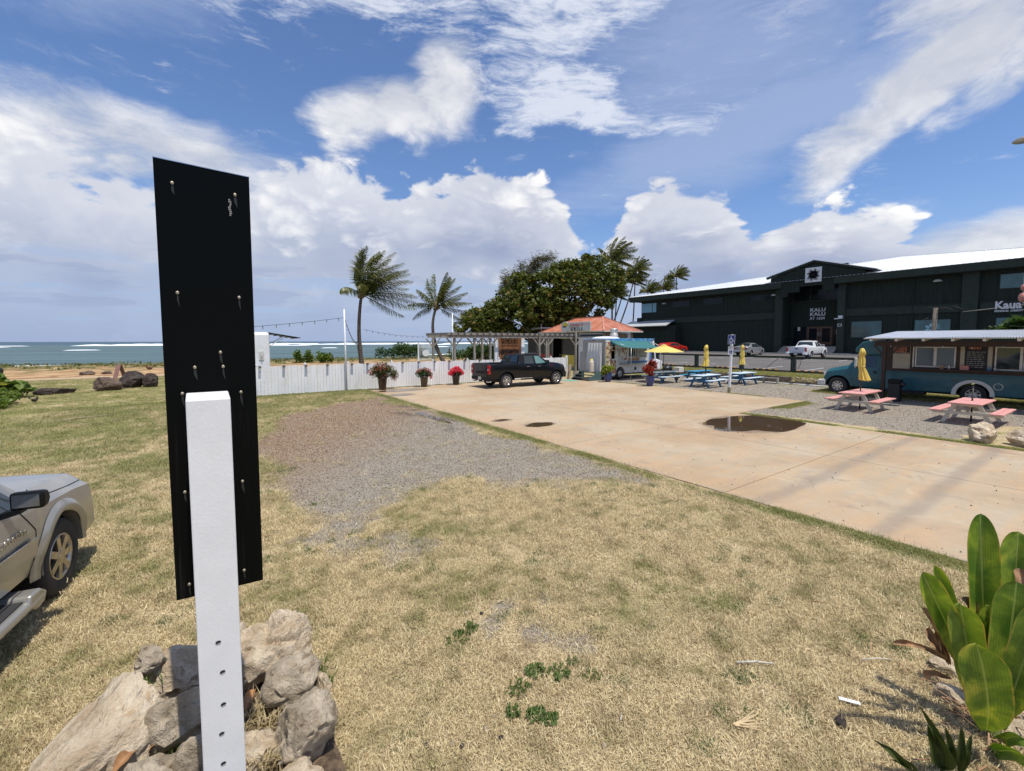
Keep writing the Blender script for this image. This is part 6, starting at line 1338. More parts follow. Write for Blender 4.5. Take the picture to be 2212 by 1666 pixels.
# ---- beige SUV at the left edge
def build_suv():
    v = Veh('suv', 'pewter beige SUV with a chrome wheel at the left edge of the picture', 'SUV', (-2.995, 2.67, 0), R(79.5))
    sm, nt, b = new_mat('pewter_paint'); vv = coord(nt, 'Object'); z = sep(nt, vv)[2]
    setv(nt, b, 'Base Color', mixc(nt, noise(nt, vv, 2, 4).smooth(.3, .7), (.31, .295, .265), (.36, .345, .31))); setv(nt, b, 'Metallic', .45); setv(nt, b, 'Roughness', .28); b.inputs['Coat Weight'].default_value = .7; b.inputs['Coat Roughness'].default_value = .05
    st = [(0, .55, 1.12, 1.20, .90, .96, .85), (.1, .50, 1.14, 1.55, .94, .99, .80), (.35, .50, 1.15, 1.84, .95, 1.0, .74), (1.2, .48, 1.15, 1.90, .96, 1.0, .73), (2.6, .48, 1.14, 1.90, .96, 1.0, .72), (3.0, .48, 1.13, 1.84, .96, 1.0, .74), (3.72, .48, 1.12, 1.26, .96, .99, .86), (3.8, .48, 1.06, 1.21, .96, .985, .82), (4.5, .47, 1.03, 1.17, .96, .975, .78), (4.95, .46, .97, 1.12, .94, .95, .76), (5.06, .50, .90, 1.06, .86, .88, .72)]
    ar = [(1.05, .42), (4.16, .42)]; v.loft(st, ar, .47, sm, bulge=.05, dx=.05, nl=12, nu=6)
    for x in (1.05, 4.16): v.wheel(x, .405, .975, .27, .58, 7, M('wheel_chrome', (.50, .44, .36), .3, .85, var=.25, vs=14) if x < 2 else MATS['wheel_chrome'], style='p', hub=.36, dish=.025); v.arch_trim(x, .42, .47, sm, .13, -2, 182, 'wheel_flare', .004, .045)
    v.side_panel('window', [(3.0 - .95, 1.20), (3.55, 1.19), (3.02, 1.80), (2.05, 1.82)], glass); v.side_panel('window', [(1.15, 1.20), (1.95, 1.20), (1.95, 1.82), (1.25, 1.82)], glass)
    v.screen('windscreen', 3.68, 1.29, 3.04, 1.82, .80, .66, glass)
    v.seam([(3.60, .55), (3.62, .9), (3.45, 1.12)]); v.seam([(2.0, .55), (2.0, 1.85)]); v.seam([(3.78, 1.14), (4.92, 1.03)], w=.012)
    v.side_panel('moulding', [(2.05, .66), (3.58, .66), (3.58, .84), (2.05, .84)], sm, .028); v.side_panel('moulding', [(1.6, .66), (1.95, .66), (1.95, .84), (1.6, .84)], sm, .028)
    v.seam([(2.05, .845), (3.58, .845)], w=.012, mat=chrome, off=.03, name='chrome_strip')
    o = put_text('side_badge', 'ESCALADE', .075, chrome, v.t, (2.95, -1.012, .93), 0, .004, space=1.35); o = put_text('side_badge', 'EXT', .05, chrome, v.t, (3.38, -1.012, .93), 0, .004)
    # running board
    gt = M('step_rubber', (.03, .03, .032), .7, bmp=.5, bs=20, stretch=(.2, 6, 1))
    for sg in (-1, 1):
        mb = MB(); mb.prism([(sg * .80, .30), (sg * 1.10, .28), (sg * 1.14, .33), (sg * 1.12, .39), (sg * .80, .40)], 1.62, 3.42, 'x'); mb.build('running_board', sm, v.t, bevel=.02)
        mb = MB(); mb.box(1.68, 3.3, min(sg * .84, sg * 1.08), max(sg * .84, sg * 1.08), .398, .404); mb.build('step_pad', gt, v.t)
        mb = MB(); mb.prism([(3.28, .26), (3.42, .28), (3.46, .36), (3.36, .43), (3.20, .44), (3.16, .36)], sg * .90, sg * 1.13, 'y'); mb.build('board_end', sm, v.t, bevel=.02)
    # door mirror
    for sg in (-1, 1):
        ya, yb = sorted((sg * 1.03, sg * 1.26)); mb = MB(); mb.prism([(3.180, 1.22), (3.280, 1.225), (3.320, 1.29), (3.290, 1.37), (3.180, 1.385)], ya, yb, 'y'); o = mb.build('mirror', black_metal, v.t, bevel=.028)
        mb = MB(); mb.prism([(3.230, 1.235), (3.305, 1.25), (3.330, 1.30), (3.305, 1.365), (3.230, 1.38)], ya + .03, yb + .004 if sg > 0 else yb - .03, 'y'); mb.build('mirror_cap', sm, o, bevel=.025)
        mb = MB(); mb.box(3.173, 3.179, ya + .025, yb - .025, 1.25, 1.36); mb.build('mirror_glass', M('mirror_glass_%d' % (sg + 1), (.30, .32, .34), .04, .9), o)
        mb = MB(); mb.bar((3.230, sg * .93, 1.17), (3.230, sg * 1.10, 1.22), .10, .05); mb.build('mirror_arm', black_metal, v.t)
    v.box('front_bumper', sm, 4.78, 5.17, -.93, .93, .38, .78, bevel=.08); v.box('headlamp', clear, 4.86, 5.06, .58, .90, .80, .98, sym=True, bevel=.04); v.box('grille', chrome, 5.05, 5.10, -.5, .5, .72, 1.0, bevel=.02); v.box('fog_lamp', clear, 5.13, 5.18, .6, .75, .5, .6, sym=True)
    MB().cyl((3.86, -.86, 1.18), (3.84, -.87, 1.24), .006, n=5).build('antenna', black_metal, v.t)
    v.box('tail_lamp', redlens, -.01, .12, .86, .96, 1.0, 1.6, sym=True); v.box('rear_bumper', sm, -.12, .1, -.93, .93, .45, .7, bevel=.04); v.box('roof_rail', black_metal, .6, 2.7, .66, .70, 1.93, 1.96, sym=True)
build_suv()

# ---- cars in the far parking lot
zl = lambda x: float(terrain(x, 10)) + .008
def build_white_pickup():
    v = Veh('pickup_truck', 'white extended-cab pickup truck with roof bars, parked before the green building entrance', 'pickup truck', (49.35, 20.15, zl(51)), R(0)); v.t.rotation_euler = (0, R(-1.3), 0)
    wp = M('white_car_paint', (.74, .75, .76), .3, var=.02, coat=.4, dirt=.08, dcol=(.4, .35, .3))
    st = [(0, .60, 1.18, 1.20, .88, .93, .88), (.06, .55, 1.19, 1.21, .90, .94, .89), (1.85, .52, 1.17, 1.20, .91, .94, .90), (1.9, .52, 1.16, 1.25, .91, .94, .86), (2.15, .50, 1.13, 1.72, .91, .94, .70), (2.5, .50, 1.12, 1.79, .91, .94, .67), (3.0, .50, 1.12, 1.78, .91, .94, .67), (3.95, .50, 1.10, 1.26, .91, .93, .80), (4.05, .50, 1.04, 1.19, .91, .92, .76), (4.9, .48, .98, 1.10, .88, .90, .72), (5.3, .5, .85, .95, .75, .78, .6)]
    ar = [(1.15, .39), (4.38, .39)]; v.loft(st, ar, .46, wp, bed=(.12, 1.82, .3), dx=.12)
    for x in (1.15, 4.38): v.wheel(x, .385, .90, .25, .56, 6, steel); v.arch_trim(x, .39, .46, wp, .08, 0, 180, flat=.03)
    v.side_panel('window', [(2.32, 1.20), (2.72, 1.20), (2.72, 1.68), (2.42, 1.66)], glass, n=4); v.side_panel('window', [(2.82, 1.20), (3.72, 1.19), (3.2, 1.65), (2.82, 1.69)], glass, n=4); v.screen('rear_window', 1.95, 1.30, 2.12, 1.68, .74, .62, glass, .03, 0); v.screen('windscreen', 3.88, 1.30, 3.08, 1.74, .76, .62, glass)
    v.box('tail_lamp', redlens, -.03, .12, .78, .935, .78, 1.16, sym=True, bevel=.02); v.box('rear_bumper', black_metal, -.18, .05, -.60, .60, .44, .62, bevel=.03); v.box('bumper_end', wp, -.17, .3, .60, .93, .44, .66, sym=True, bevel=.04); v.box('plate', old_white, -.19, -.18, -.16, .16, .44, .60); v.box('tailgate_handle', dark, -.012, .0, -.14, .14, 1.0, 1.10); v.box('tailgate_line', greymetal, -.008, .0, -.75, .75, .86, .875); v.box('tailgate_line', greymetal, -.008, .0, -.75, .75, .70, .715)
    for x in (2.4, 3.0): v.box('roof_bar', black_metal, x, x + .07, -.62, .62, 1.88, 1.91)
    for x in (2.4, 3.0): v.box('bar_foot', black_metal, x, x + .1, .52, .60, 1.76, 1.90, sym=True)
    v.mirror(3.6, .92, 1.18, wp, (.12, .22, .2)); v.box('door_handle', wp, 2.95, 3.12, .935, .965, 1.02, 1.05, sym=True); v.box('front_bumper', wp, 5.1, 5.4, -.8, .8, .45, .75, bevel=.06); v.box('headlamp', clear, 5.05, 5.28, .5, .8, .8, .95, sym=True); v.seam([(2.78, .6), (2.78, 1.72)])
build_white_pickup()
def sedan(name, label, cat, loc, rz, paint, hatch=False, detail=True):
    v = Veh(name, label, cat, loc, rz)
    st = [(0, .45, .95, 1.02, .72, .80, .70), (.12, .38, .98, 1.08, .80, .86, .76), (.55, .32, 1.0, 1.12, .86, .89, .74), (1.35 if not hatch else .9, .30, .98, 1.44, .88, .90, .60), (1.9, .28, .97, 1.50, .88, .90, .59), (2.5, .28, .96, 1.48, .88, .90, .60), (3.45, .28, .93, 1.02, .88, .89, .74), (4.2, .30, .82, .92, .85, .86, .68), (4.5, .38, .70, .80, .76, .78, .6), (4.62, .45, .62, .68, .6, .62, .5)]
    if hatch: st[1] = (.12, .38, .98, 1.15, .80, .86, .74); st[2] = (.4, .32, 1.0, 1.38, .86, .89, .66)
    v.loft(st, [(.95, .32), (3.62, .32)], .37, paint, dx=.12)
    for x in (.95, 3.62): v.wheel(x, .32, .86, .2, .66, 8, steel)
    v.side_panel('window', [(1.05, 1.03), (2.0, 1.01), (2.0, 1.40), (1.42, 1.38)], glass, n=5); v.side_panel('window', [(2.06, 1.01), (3.15, .99), (2.55, 1.40), (2.06, 1.42)], glass, n=5); v.screen('rear_window', .62 if not hatch else .3, 1.14 if not hatch else 1.1, 1.3 if not hatch else .85, 1.43 if not hatch else 1.40, .70, .56, glass, .02); v.screen('windscreen', 3.35, 1.06, 2.6, 1.47, .72, .57, glass)
    v.box('tail_lamp', redlens, -.02, .25, .48, .84, .82, .96, sym=True, bevel=.04); v.box('plate', old_white, -.03, -.0, -.18, .18, .72, .86); v.box('rear_bumper', paint, -.08, .3, -.78, .78, .36, .62, bevel=.08); v.box('rear_valance', dark, -.09, .1, -.5, .5, .34, .42); v.mirror(3.0, .88, 1.0, paint, (.10, .18, .12)); v.seam([(2.03, .4), (2.03, 1.42)]); v.seam([(3.1, .4), (3.15, .95)]); v.box('headlamp', clear, 4.3, 4.5, .45, .72, .68, .78, sym=True)
    for x in (1.9, 2.95): v.box('door_handle', paint, x, x + .16, .90, .925, .84, .87, sym=True)
silver = M('silver_car_paint', (.48, .50, .52), .25, .55, var=.04, coat=.5); red_paint = M('red_car_paint', (.42, .018, .015), .3, var=.05, coat=.4)
sedan('car', 'silver sedan parked by the green building wall, left of the white pickup', 'car', (53.3, 27.9, zl(55)), R(2), silver)
sedan('car', 'red car half hidden behind the food truck and the yellow umbrella', 'car', (56.5, 41.6, zl(57)), R(-14), red_paint, True)
# ---- motor scooter or bike piece, far left of the lot: nothing more to see

# ---- white food truck
def build_food_truck():
    t = thing('food_truck', 'white step-van food truck covered in food pictures, with a teal cloth awning', 'food truck', (22.55, 20.95, .02)); Wd = 2.15
    shell = M('truck_shell', (.60, .60, .58), .5, dirt=.3, dcol=(.4, .36, .3), ds=3); alu = M('truck_aluminium', (.36, .355, .34), .5, .4, var=.12, vs=2, dirt=.2)
    mb = MB(); mb.prism([(0, .42), (1.05, .42), (1.05, .55)] + [(1.48 + .46 * math.cos(a), .42 + .46 * math.sin(a)) for a in [R(180 - 15 * k) for k in range(1, 12)]] + [(1.94, .42), (4.6, .42), (4.6, 2.78), (0, 2.78)], 0, Wd, 'y'); mb.build('body', shell, t)
    mb = MB(); mb.prism([(4.6, .5), (6.3, .5), (6.35, 1.15), (5.6, 1.35), (5.35, 2.70), (4.6, 2.76)], .12, Wd - .12, 'y'); mb.build('cab', white, t, bevel=.08)
    mb = MB(); mb.prism([(4.72, 1.35), (5.35, 1.35), (5.22, 2.3), (4.72, 2.3)], .10, .118, 'y'); mb.build('cab_window', glass, t); mb = MB(); mb.prism([(5.60, 1.40), (5.62, 1.42), (5.38, 2.55), (5.36, 2.55)], .3, Wd - .3, 'y'); o = mb.build('windscreen', glass, t); o.location = (.02, 0, .02)
    mb = MB(); mb.box(4.62, 4.95, .09, .115, .55, 1.9); mb.build('cab_door', M('van_door_blue', (.10, .20, .45), .4), t)
    mb = MB(); mb.box(0, 5.2, -.01, Wd + .01, 2.74, 2.84); mb.build('roof_edge', M('blue_roof_wrap', (.05, .26, .55), .5, var=.5, vs=1.5, dirt=.5, dcol=(.5, .6, .75), ds=2), t, bevel=.03)
    mb = MB(); mb.box(.45, 4.7, -.016, 0, 2.42, 2.74); mb.build('blue_wrap_band', MATS['blue_roof_wrap'], t)
    MB().ball((1.15, 1.1, 2.84), (1.1, .9, .16), 18, 8).build('roof_pod', white, t)
    MB().lathe([(.30, 2.82), (.30, 3.18), (.25, 3.22), (.25, 3.46), (.28, 3.48), (.28, 3.54), (.2, 3.60), (0, 3.61)], 20, Matrix.Translation((2.55, 1.6, 0))).build('exhaust_stack', M('galvanised', (.52, .50, .46), .45, .5, dirt=.4, dcol=(.3, .2, .12)), t)
    # rear: frame, doorway with a plastic curtain, open door
    for y0, y1, z0, z1 in ((0, .18, .42, 2.70), (1.75, Wd, .42, 2.70), (.18, 1.75, 2.55, 2.70)): mb = MB(); mb.box(-.06, 0, y0, y1, z0, z1); mb.build('rear_frame', alu, t)
    mb = MB(); mb.box(-.07, 0, 0, Wd, 2.60, 2.80); h = mb.build('rear_header', alu, t, bevel=.02)
    for y in (.2, 1.0, 1.08, 1.16, 1.95): mb = MB(); mb.box(-.085, -.07, y - .03, y + .03, 2.70, 2.74); mb.build('marker_lamp', redlens, h)
    cu = M('plastic_curtain', (.60, .60, .58), .35, var=.12, vs=3, bmp=.3, bs=5, stretch=(4, 4, .5))
    mb = MB(); mb.grid(lambda u, w: (-.11 + .035 * math.sin(u * 34 + w * 2) + .02 * math.sin(u * 71) - .10 * w, .22 + 1.45 * u, 2.56 - 2.1 * w), 70, 10); mb.build('plastic_curtain', cu, t, fix=False)
    mb = MB(); mb.box(-.05, 0.0, 1.76, 2.45, .62, 1.92); mb.build('rear_door', greymetal, t, bevel=.01)
    # pictures on the side: printed vinyl panels
    def vinyl(name, scale, cols, x0, x1, z0, z1, off=0):
        m, nt, b = new_mat(name); vv = coord(nt, 'Object'); vo = nt.nodes.new('ShaderNodeTexVoronoi'); vo.inputs['Scale'].default_value = scale; nt.links.new(vmath(nt, 'ADD', vv, (off, 0, off)).s, vo.inputs['Vector'])
        ra = nt.nodes.new('ShaderNodeValToRGB'); ra.color_ramp.interpolation = 'CONSTANT'; r0, _, _ = sep(nt, N(nt, vo.outputs['Color'])); nt.links.new(r0.s, ra.inputs[0])
        e = ra.color_ramp.elements; e[0].color = (*cols[0], 1); e[1].position = 1 / len(cols); e[1].color = (*cols[1], 1)
        for i, c in enumerate(cols[2:]): q = e.new((i + 2) / len(cols)); q.color = (*c, 1)
        setv(nt, b, 'Base Color', mixc(nt, N(nt, vo.outputs['Distance']).smooth(.45, .8) * .5, mixc(nt, noise(nt, vv, 22, 4, .7).smooth(.3, .7), N(nt, ra.outputs[0]), (.12, .05, .02)) if False else N(nt, ra.outputs[0]), (.55, .5, .42))); setv(nt, b, 'Roughness', .4)
        mb = MB(); mb.box(x0, x1, -.012, -.002, z0, z1); return mb.build('picture_panel', m, t)
    W_, Y_, R_, G_, B_ = (.62, .60, .55), (.50, .33, .08), (.32, .06, .03), (.14, .16, .05), (.22, .10, .05)
    vinyl('food_print_upper', 6.5, [W_, Y_, R_, W_, G_, B_, W_], .02, .95, 1.35, 2.6); vinyl('food_print_mid', 9, [Y_, R_, G_, Y_, W_, B_], .02, 1.0, .95, 1.34, 3); vinyl('food_print_low', 11, [R_, (.40, .14, .08), R_, G_, Y_, B_], .02, 1.02, .45, .93, 5)
    vinyl('food_print_b', 8, [R_, W_, B_, R_, W_], .66, .86, 2.05, 2.45, 7); vinyl('food_print_c', 8, [W_, B_, W_, R_], 1.60, 2.10, 1.35, 2.25, 9); vinyl('food_print_d', 14, [R_, (.42, .16, .06), Y_, R_], 2.30, 3.45, 1.26, 1.48, 11); vinyl('food_print_e', 8, [R_, W_, R_], 1.26, 1.52, 1.22, 1.50, 13); vinyl('bottle_print', 3.5, [B_, (.45, .22, .08), W_], .52, .86, 1.45, 2.0, 15)
    mb = MB(); mb.box(1.02, 1.55, -.02, -.008, 1.52, 2.15); mn = mb.build('menu_board', old_white, t); lm = M('menu_ink', (.05, .05, .05), .7)
    for k, (x0, x1) in enumerate(((1.07, 1.48), (1.16, 1.44), (1.18, 1.42), (1.22, 1.40))):
        x = x0
        while x < x1: mb = MB(); mb.box(x, x + .045, -.024, -.021, 2.02 - k * .14, 2.09 - k * .14); mb.build('print_stroke', lm, mn); x += .065
    mb = MB(); mb.box(2.28, 3.02, -.02, .0, 1.50, 2.22); w = mb.build('serving_window', old_white, t); mb = MB(); mb.box(2.34, 2.74, -.028, -.018, 1.56, 2.16); mb.build('opening', dark, w); mb = MB(); mb.box(2.80, 2.97, -.028, -.018, 1.56, 2.16); mb.build('pane', glass, w)
    mb = MB(); mb.box(3.05, 4.3, -.02, -.002, 1.50, 2.20); mb.build('side_board', M('board_greige', (.30, .28, .22), .5, var=.4, vs=2.5), t)
    mb = MB(); mb.box(1.32, 3.75, -.30, -.0, 1.07, 1.11); mb.build('counter_shelf', alu, t); mb = MB(); mb.box(2.2, 4.35, -.03, -.012, 1.13, 1.24); mb.build('blue_stripe', M('stripe_blue', (.05, .16, .34), .5), t)
    mb = MB(); mb.box(2.95, 3.15, -.012, -.001, .60, .82); mb.build('fuel_flap', dark, t)
    for x, y in ((1.48, .0), (1.48, Wd - .25)):
        q = bpy.data.objects.new('wheel', None); C.objects.link(q); q.parent = t; q.location = (x, y + .02, .40); q.rotation_euler = (R(90), 0, 0)
        MB().lathe([(.22, -.24), (.36, -.24), (.40, -.2), (.40, -.04), (.36, 0), (.22, -.01)], 30).build('tyre', rubber, q); MB().lathe([(.225, -.1), (.215, -.01), (.16, -.06), (.10, -.05), (.09, .0), (0, .01)], 24).build('rim', steel, q)
    MB().lathe([(0, 0), (.38, 0), (.40, -.04), (.40, -.2)], 24, Matrix.Translation((5.35, .2, .4)) @ Matrix.Rotation(R(90), 4, 'X')).build('wheel', rubber, t)
    mb = MB(); mb.box(.0, 1.0, .05, .3, .3, .44); mb.build('rear_bumper', white, t); mb = MB(); mb.box(1.9, 4.6, .2, Wd - .2, .3, .44); mb.build('chassis', dark, t)
    # awning
    aw = leaf_mat('teal_cloth', (.05, .19, .20), (.07, .24, .245), None, rough=.8, trl=.3); mb = MB()
    mb.grid(lambda u, w: (.35 + 3.95 * u + (.15 - .35 * u) * w + (.35 * (1 - u)) * w, -.02 - 1.35 * w, 2.68 - .48 * w - .10 * math.sin(math.pi * w) - .04 * math.sin(math.pi * u) * w), 16, 8); a = mb.build('awning', aw, t, fix=False); q = a.modifiers.new('s', 'SOLIDIFY'); q.thickness = .01
    for x, y in ((.95, -1.36), (4.1, -1.36)): MB().cyl((x, y, -.02), (x, y, 2.2), .018, n=8).build('awning_pole', steel, t)
    for a, b in (((.4, -.02, 2.75), (.95, -1.36, 2.2)), ((4.2, -.02, 2.75), (5.0, -.9, 2.15)), ((.3, -.02, 2.3), (1.0, -1.36, 2.2))): MB().cyl(a, b, .012, n=6).build('awning_stay', steel, t)
    MB().tube([(5.2, -.02, 2.5), (5.6, -.25, 2.2), (5.6, -.28, 1.9)], .02, 6).build('mirror_arm', steel, t)
    # steps
    s = thing('wooden_steps', 'small dark wooden steps at the rear door of the food truck', 'steps', (21.35, 21.2, .02)); dw = M('step_wood', (.045, .05, .05), .8, var=.3, dirt=.3, dcol=(.12, .13, .13))
    for k in range(3): mb = MB(); mb.box(-.15 + k * .30, .16 + k * .30, 0, 1.6, .14 + k * .19, .18 + k * .19); mb.build('tread', dw, s)
    for y in (-.04, 1.6): mb = MB(); mb.prism([(-.2, 0), (1.0, 0), (1.0, .6), (.7, .6), (-.2, .12)], y, y + .04, 'y'); mb.build('stringer', M('stringer_teal', (.07, .12, .13), .8) if y < 0 else MATS['stringer_teal'], s)
    # gas bottle
    g = thing('gas_bottle', 'white rusty gas bottle with a yellow collar standing on the steps', 'gas bottle', (21.75, 21.5, .56)); MB().lathe([(0, 0), (.14, 0), (.16, .02), (.165, .08), (.165, .68), (.15, .76), (.09, .82), (0, .83)], 20).build('cylinder', M('rusty_white', (.62, .55, .45), .6, dirt=.8, dcol=(.35, .17, .07), ds=4), g); MB().lathe([(.10, .80), (.11, .92), (.10, .92), (.09, .80)], 16).build('collar', M('collar_yellow', (.60, .50, .10), .6), g)
    # leaning pallet and crate
    p = thing('leaning_board', 'pale timber frame leaning beside the food truck steps', 'board', (21.2, 23.1, .02)); mb = MB(); mb.bar((0, 0, 0), (.25, .1, 1.05), .08, .12); mb.build('plank', M('raw_timber', (.40, .30, .19), .8), p); mb = MB(); mb.bar((.12, .3, 0), (.35, .35, 1.0), .08, .12); mb.build('plank', MATS['raw_timber'], p)
    c_ = thing('teal_crate', 'teal plastic crate on the ground behind the black pickup', 'crate', (19.9, 23.4, .02)); mb = MB(); mb.box(0, .9, 0, .6, 0, .35); mb.build('crate', M('crate_teal', (.03, .17, .19), .5), c_, bevel=.02)
    m_ = thing('green_mat', 'pale green mat on the concrete by the food truck steps', 'mat', (20.0, 21.7, .024)); mb = MB(); mb.box(0, .9, 0, 1.2, 0, .012); mb.build('mat', M('mat_green', (.16, .34, .27), .9), m_)
build_food_truck()

# ---- teal bus
def build_bus():
    # local frame: x runs forward (towards the sea), y to the left of travel, so the picture side is y = +1.15
    v = Veh('food_bus', 'teal cutaway shuttle bus turned shave-ice stand, with white wheel arch and serving windows', 'bus', (27.45, .55, 0), R(90)); t = v.t; F = 1.18
    def P(y): return y - .55            # world Y to local x
    # box body with wheel arch
    aw = P(4.0); mb = MB(); arc = [(aw + .52 * math.cos(a), .45 + .52 * math.sin(a)) for a in [R(12 * k) for k in range(0, 16)]]
    mb.prism([(P(.7), .42), (aw - .52, .42)] + arc[::-1] + [(P(6.9), .42), (P(6.95), 2.6), (P(6.7), 2.85), (P(.8), 2.85)], -F, F, 'y'); mb.build('body', teal, t, bevel=.03)
    # cab and bonnet
    st = [(P(6.9), .42, 1.35, 2.12, .98, 1.02, .92), (P(7.2), .42, 1.35, 2.12, .98, 1.02, .92), (P(7.95), .44, 1.34, 2.08, .98, 1.01, .86), (P(8.42), .45, 1.32, 1.50, .98, 1.0, .84), (P(8.55), .45, 1.26, 1.42, .97, .98, .80), (P(9.3), .50, 1.12, 1.24, .93, .94, .76), (P(9.48), .55, 1.0, 1.10, .86, .88, .72)]
    v.loft(st, [(P(8.85), .42)], .53, teal, dx=.07, name='cab', crown=.05)
    # overhanging cap above the cab
    mb = MB(); mb.prism([(P(6.9), 2.02), (P(7.7), 2.02), (P(8.12), 2.14), (P(8.12), 2.30), (P(7.85), 2.62), (P(7.2), 2.80), (P(6.9), 2.82)], -F + .02, F - .02, 'y'); mb.build('cab_cap', teal, t, bevel=.06)
    v.side_panel('door_window', [(P(7.30), 1.40), (P(8.12), 1.38), (P(7.80), 1.96), (P(7.32), 1.98)], glass); v.screen('windscreen', P(8.38), 1.52, P(7.98), 2.02, .80, .74, glass)
    v.seam([(P(7.18), .55), (P(7.18), 2.0)]); v.seam([(P(8.32), .62), (P(8.32), 1.35)]); v.seam([(P(7.18), .82), (P(8.3), .82)], w=.012, mat=teal)
    v.box('door_handle', dark, P(7.28), P(7.40), 1.02, 1.045, 1.12, 1.24, sym=True)
    v.wheel(P(8.85), .42, 1.0, .24, .56, 8, M('bus_rim', (.52, .48, .42), .4, .5, var=.3, vs=12), style='p', hub=.5, dish=.03); v.wheel(P(4.0), .42, 1.08, .24, .56, 8, MATS['bus_rim'], style='p', hub=.5, dish=.06)
    v.box('front_bumper', old_white, P(9.40), P(9.75), -1.0, 1.0, .40, .68, bevel=.03); v.box('headlamp', clear, P(9.30), P(9.52), .62, .90, .88, 1.08, sym=True, bevel=.03); v.box('grille', old_white, P(9.44), P(9.52), -.6, .6, .75, 1.05)
    # white arch ring, filler ring, vent
    for sg in (-1, 1):
        mb = MB(); n = 26
        for k in range(n): a0, a1 = R(-6 + 192 * k / n), R(-6 + 192 * (k + 1) / n); mb.add([(aw + r * math.cos(a), sg * (F + .02), .45 + r * math.sin(a) * .93) for a in (a0, a1) for r in (.50, .64)], [(0, 1, 3, 2)]); mb.add([(aw + .50 * math.cos(a), sg * (F + .02 - d), .45 + .50 * math.sin(a) * .93) for a in (a0, a1) for d in (0, .12)], [(0, 1, 3, 2)])
        mb.build('white_wheel_arch', old_white, t, fix=False)
    o = MB().lathe([(.115, .0), (.14, .0), (.14, .012), (.115, .012), (.115, 0)], 24, Matrix.Translation((P(3.28), F + .0, .82)) @ Matrix.Rotation(R(-90), 4, 'X')).build('filler_ring', old_white, t)
    v.box('side_vent', M('vent_rust', (.12, .06, .03), .7), P(4.45), P(4.62), F + .0, F + .012, .96, 1.0)
    v.box('skirt_line', M('skirt_dark', (.015, .085, .11), .5), P(.8), P(6.9), F + .001, F + .012, 1.22, 1.25); v.box('skirt_line', MATS['skirt_dark'], P(4.7), P(6.9), F + .001, F + .012, .66, .68)
    v.box('under_step', dark, P(5.5), P(7.0), .75, 1.14, .26, .44, bevel=.03); v.box('chassis', dark, P(.9), P(8.4), -.5, .5, .32, .44)
    # dark timber serving front
    W0, W1 = F + .002, F + .03
    v.box('timber_front', wood_dark, P(.8), P(6.95), W0, W1, 1.30, 2.52)
    def pan(name, mat, y0, y1, z0, z1, d0=.03, d1=.04, parent=None): mb = MB(); mb.box(P(min(y0, y1)), P(max(y0, y1)), F + d0, F + d1, z0, z1); return mb.build(name, mat, parent or t)
    ply = M('ply_board', (.40, .36, .27), .7, var=.08)
    b1 = pan('name_board', ply, 6.64, 6.03, 1.42, 2.44); pan('board_header', dark, 6.63, 6.05, 2.10, 2.42, .041, .046, b1)
    og = M('orange_letters', (.55, .19, .11), .6)
    put_text('lettering', 'SEASIDE', .135, og, b1, (P(6.61), F + .048, 2.28), R(180), .002, bold=.005, space=.95); put_text('lettering', 'SWIRLS', .135, og, b1, (P(6.61), F + .048, 2.16), R(180), .002, bold=.005, space=1.02)
    for k in range(6): pan('small_stroke', ply, 6.58 - k * .085, 6.52 - k * .085, 2.115, 2.14, .047, .049, b1)
    def win(y0, y1, z0, z1, mull):
        w = pan('serving_window', old_white, y0, y1, z0, z1, .03, .06); e = [y0] + mull + [y1]
        for a, b in zip(e[:-1], e[1:]): pan('pane', glass_blue if y0 > 4 else glass, a - .05, b + .05, z0 + .06, z1 - .05, .061, .066, w)
        return w
    win(5.86, 4.55, 1.52, 2.42, [5.20]); pan('window_side_post', old_white, 5.95, 5.90, 1.5, 2.42); win(3.42, 2.62, 1.48, 2.44, [2.70]); win(2.5, 1.2, 1.48, 2.44, [1.9])
    for y in (4.42, 3.62): pan('board_post', ply, y, y - .13, 1.48, 2.44)
    mn = pan('menu_board', dark, 4.28, 3.62, 1.50, 2.44); ch = M('chalk', (.32, .32, .30), .8)
    put_text('lettering', 'MENU', .13, og, mn, (P(4.18), F + .045, 2.33), R(180), .001, bold=.004)
    r = random.Random(5)
    for k in range(9):                                  # chalk lines too small to read in the photograph
        y = 4.22
        while y > 3.75: w = r.uniform(.04, .13); pan('chalk_stroke', ch, y, y - w, 2.20 - k * .078, 2.222 - k * .078, .041, .043, mn); y -= w + .03
    mb = MB(); mb.box(P(1.2), P(5.95), F + .02, F + .34, 1.42, 1.46); mb.build('counter', wood_dark, t)
    # mirrors
    for sg in (-1, 1):
        ya, yb = sorted((sg * 1.20, sg * 1.36)); mb = MB(); mb.box(P(7.98), P(8.08), ya, yb, 1.42, 1.86); m_ = mb.build('mirror', old_white, t, bevel=.03); MB().tube([(P(8.1), sg * 1.0, 1.40), (P(8.05), sg * 1.25, 1.36), (P(8.05), sg * 1.28, 1.45)], .02, 6).build('mirror_arm', old_white, t)
    v.box('wiper_cowl', old_white, P(8.36), P(8.44), -.2, .0, 1.44, 1.47)
build_bus()
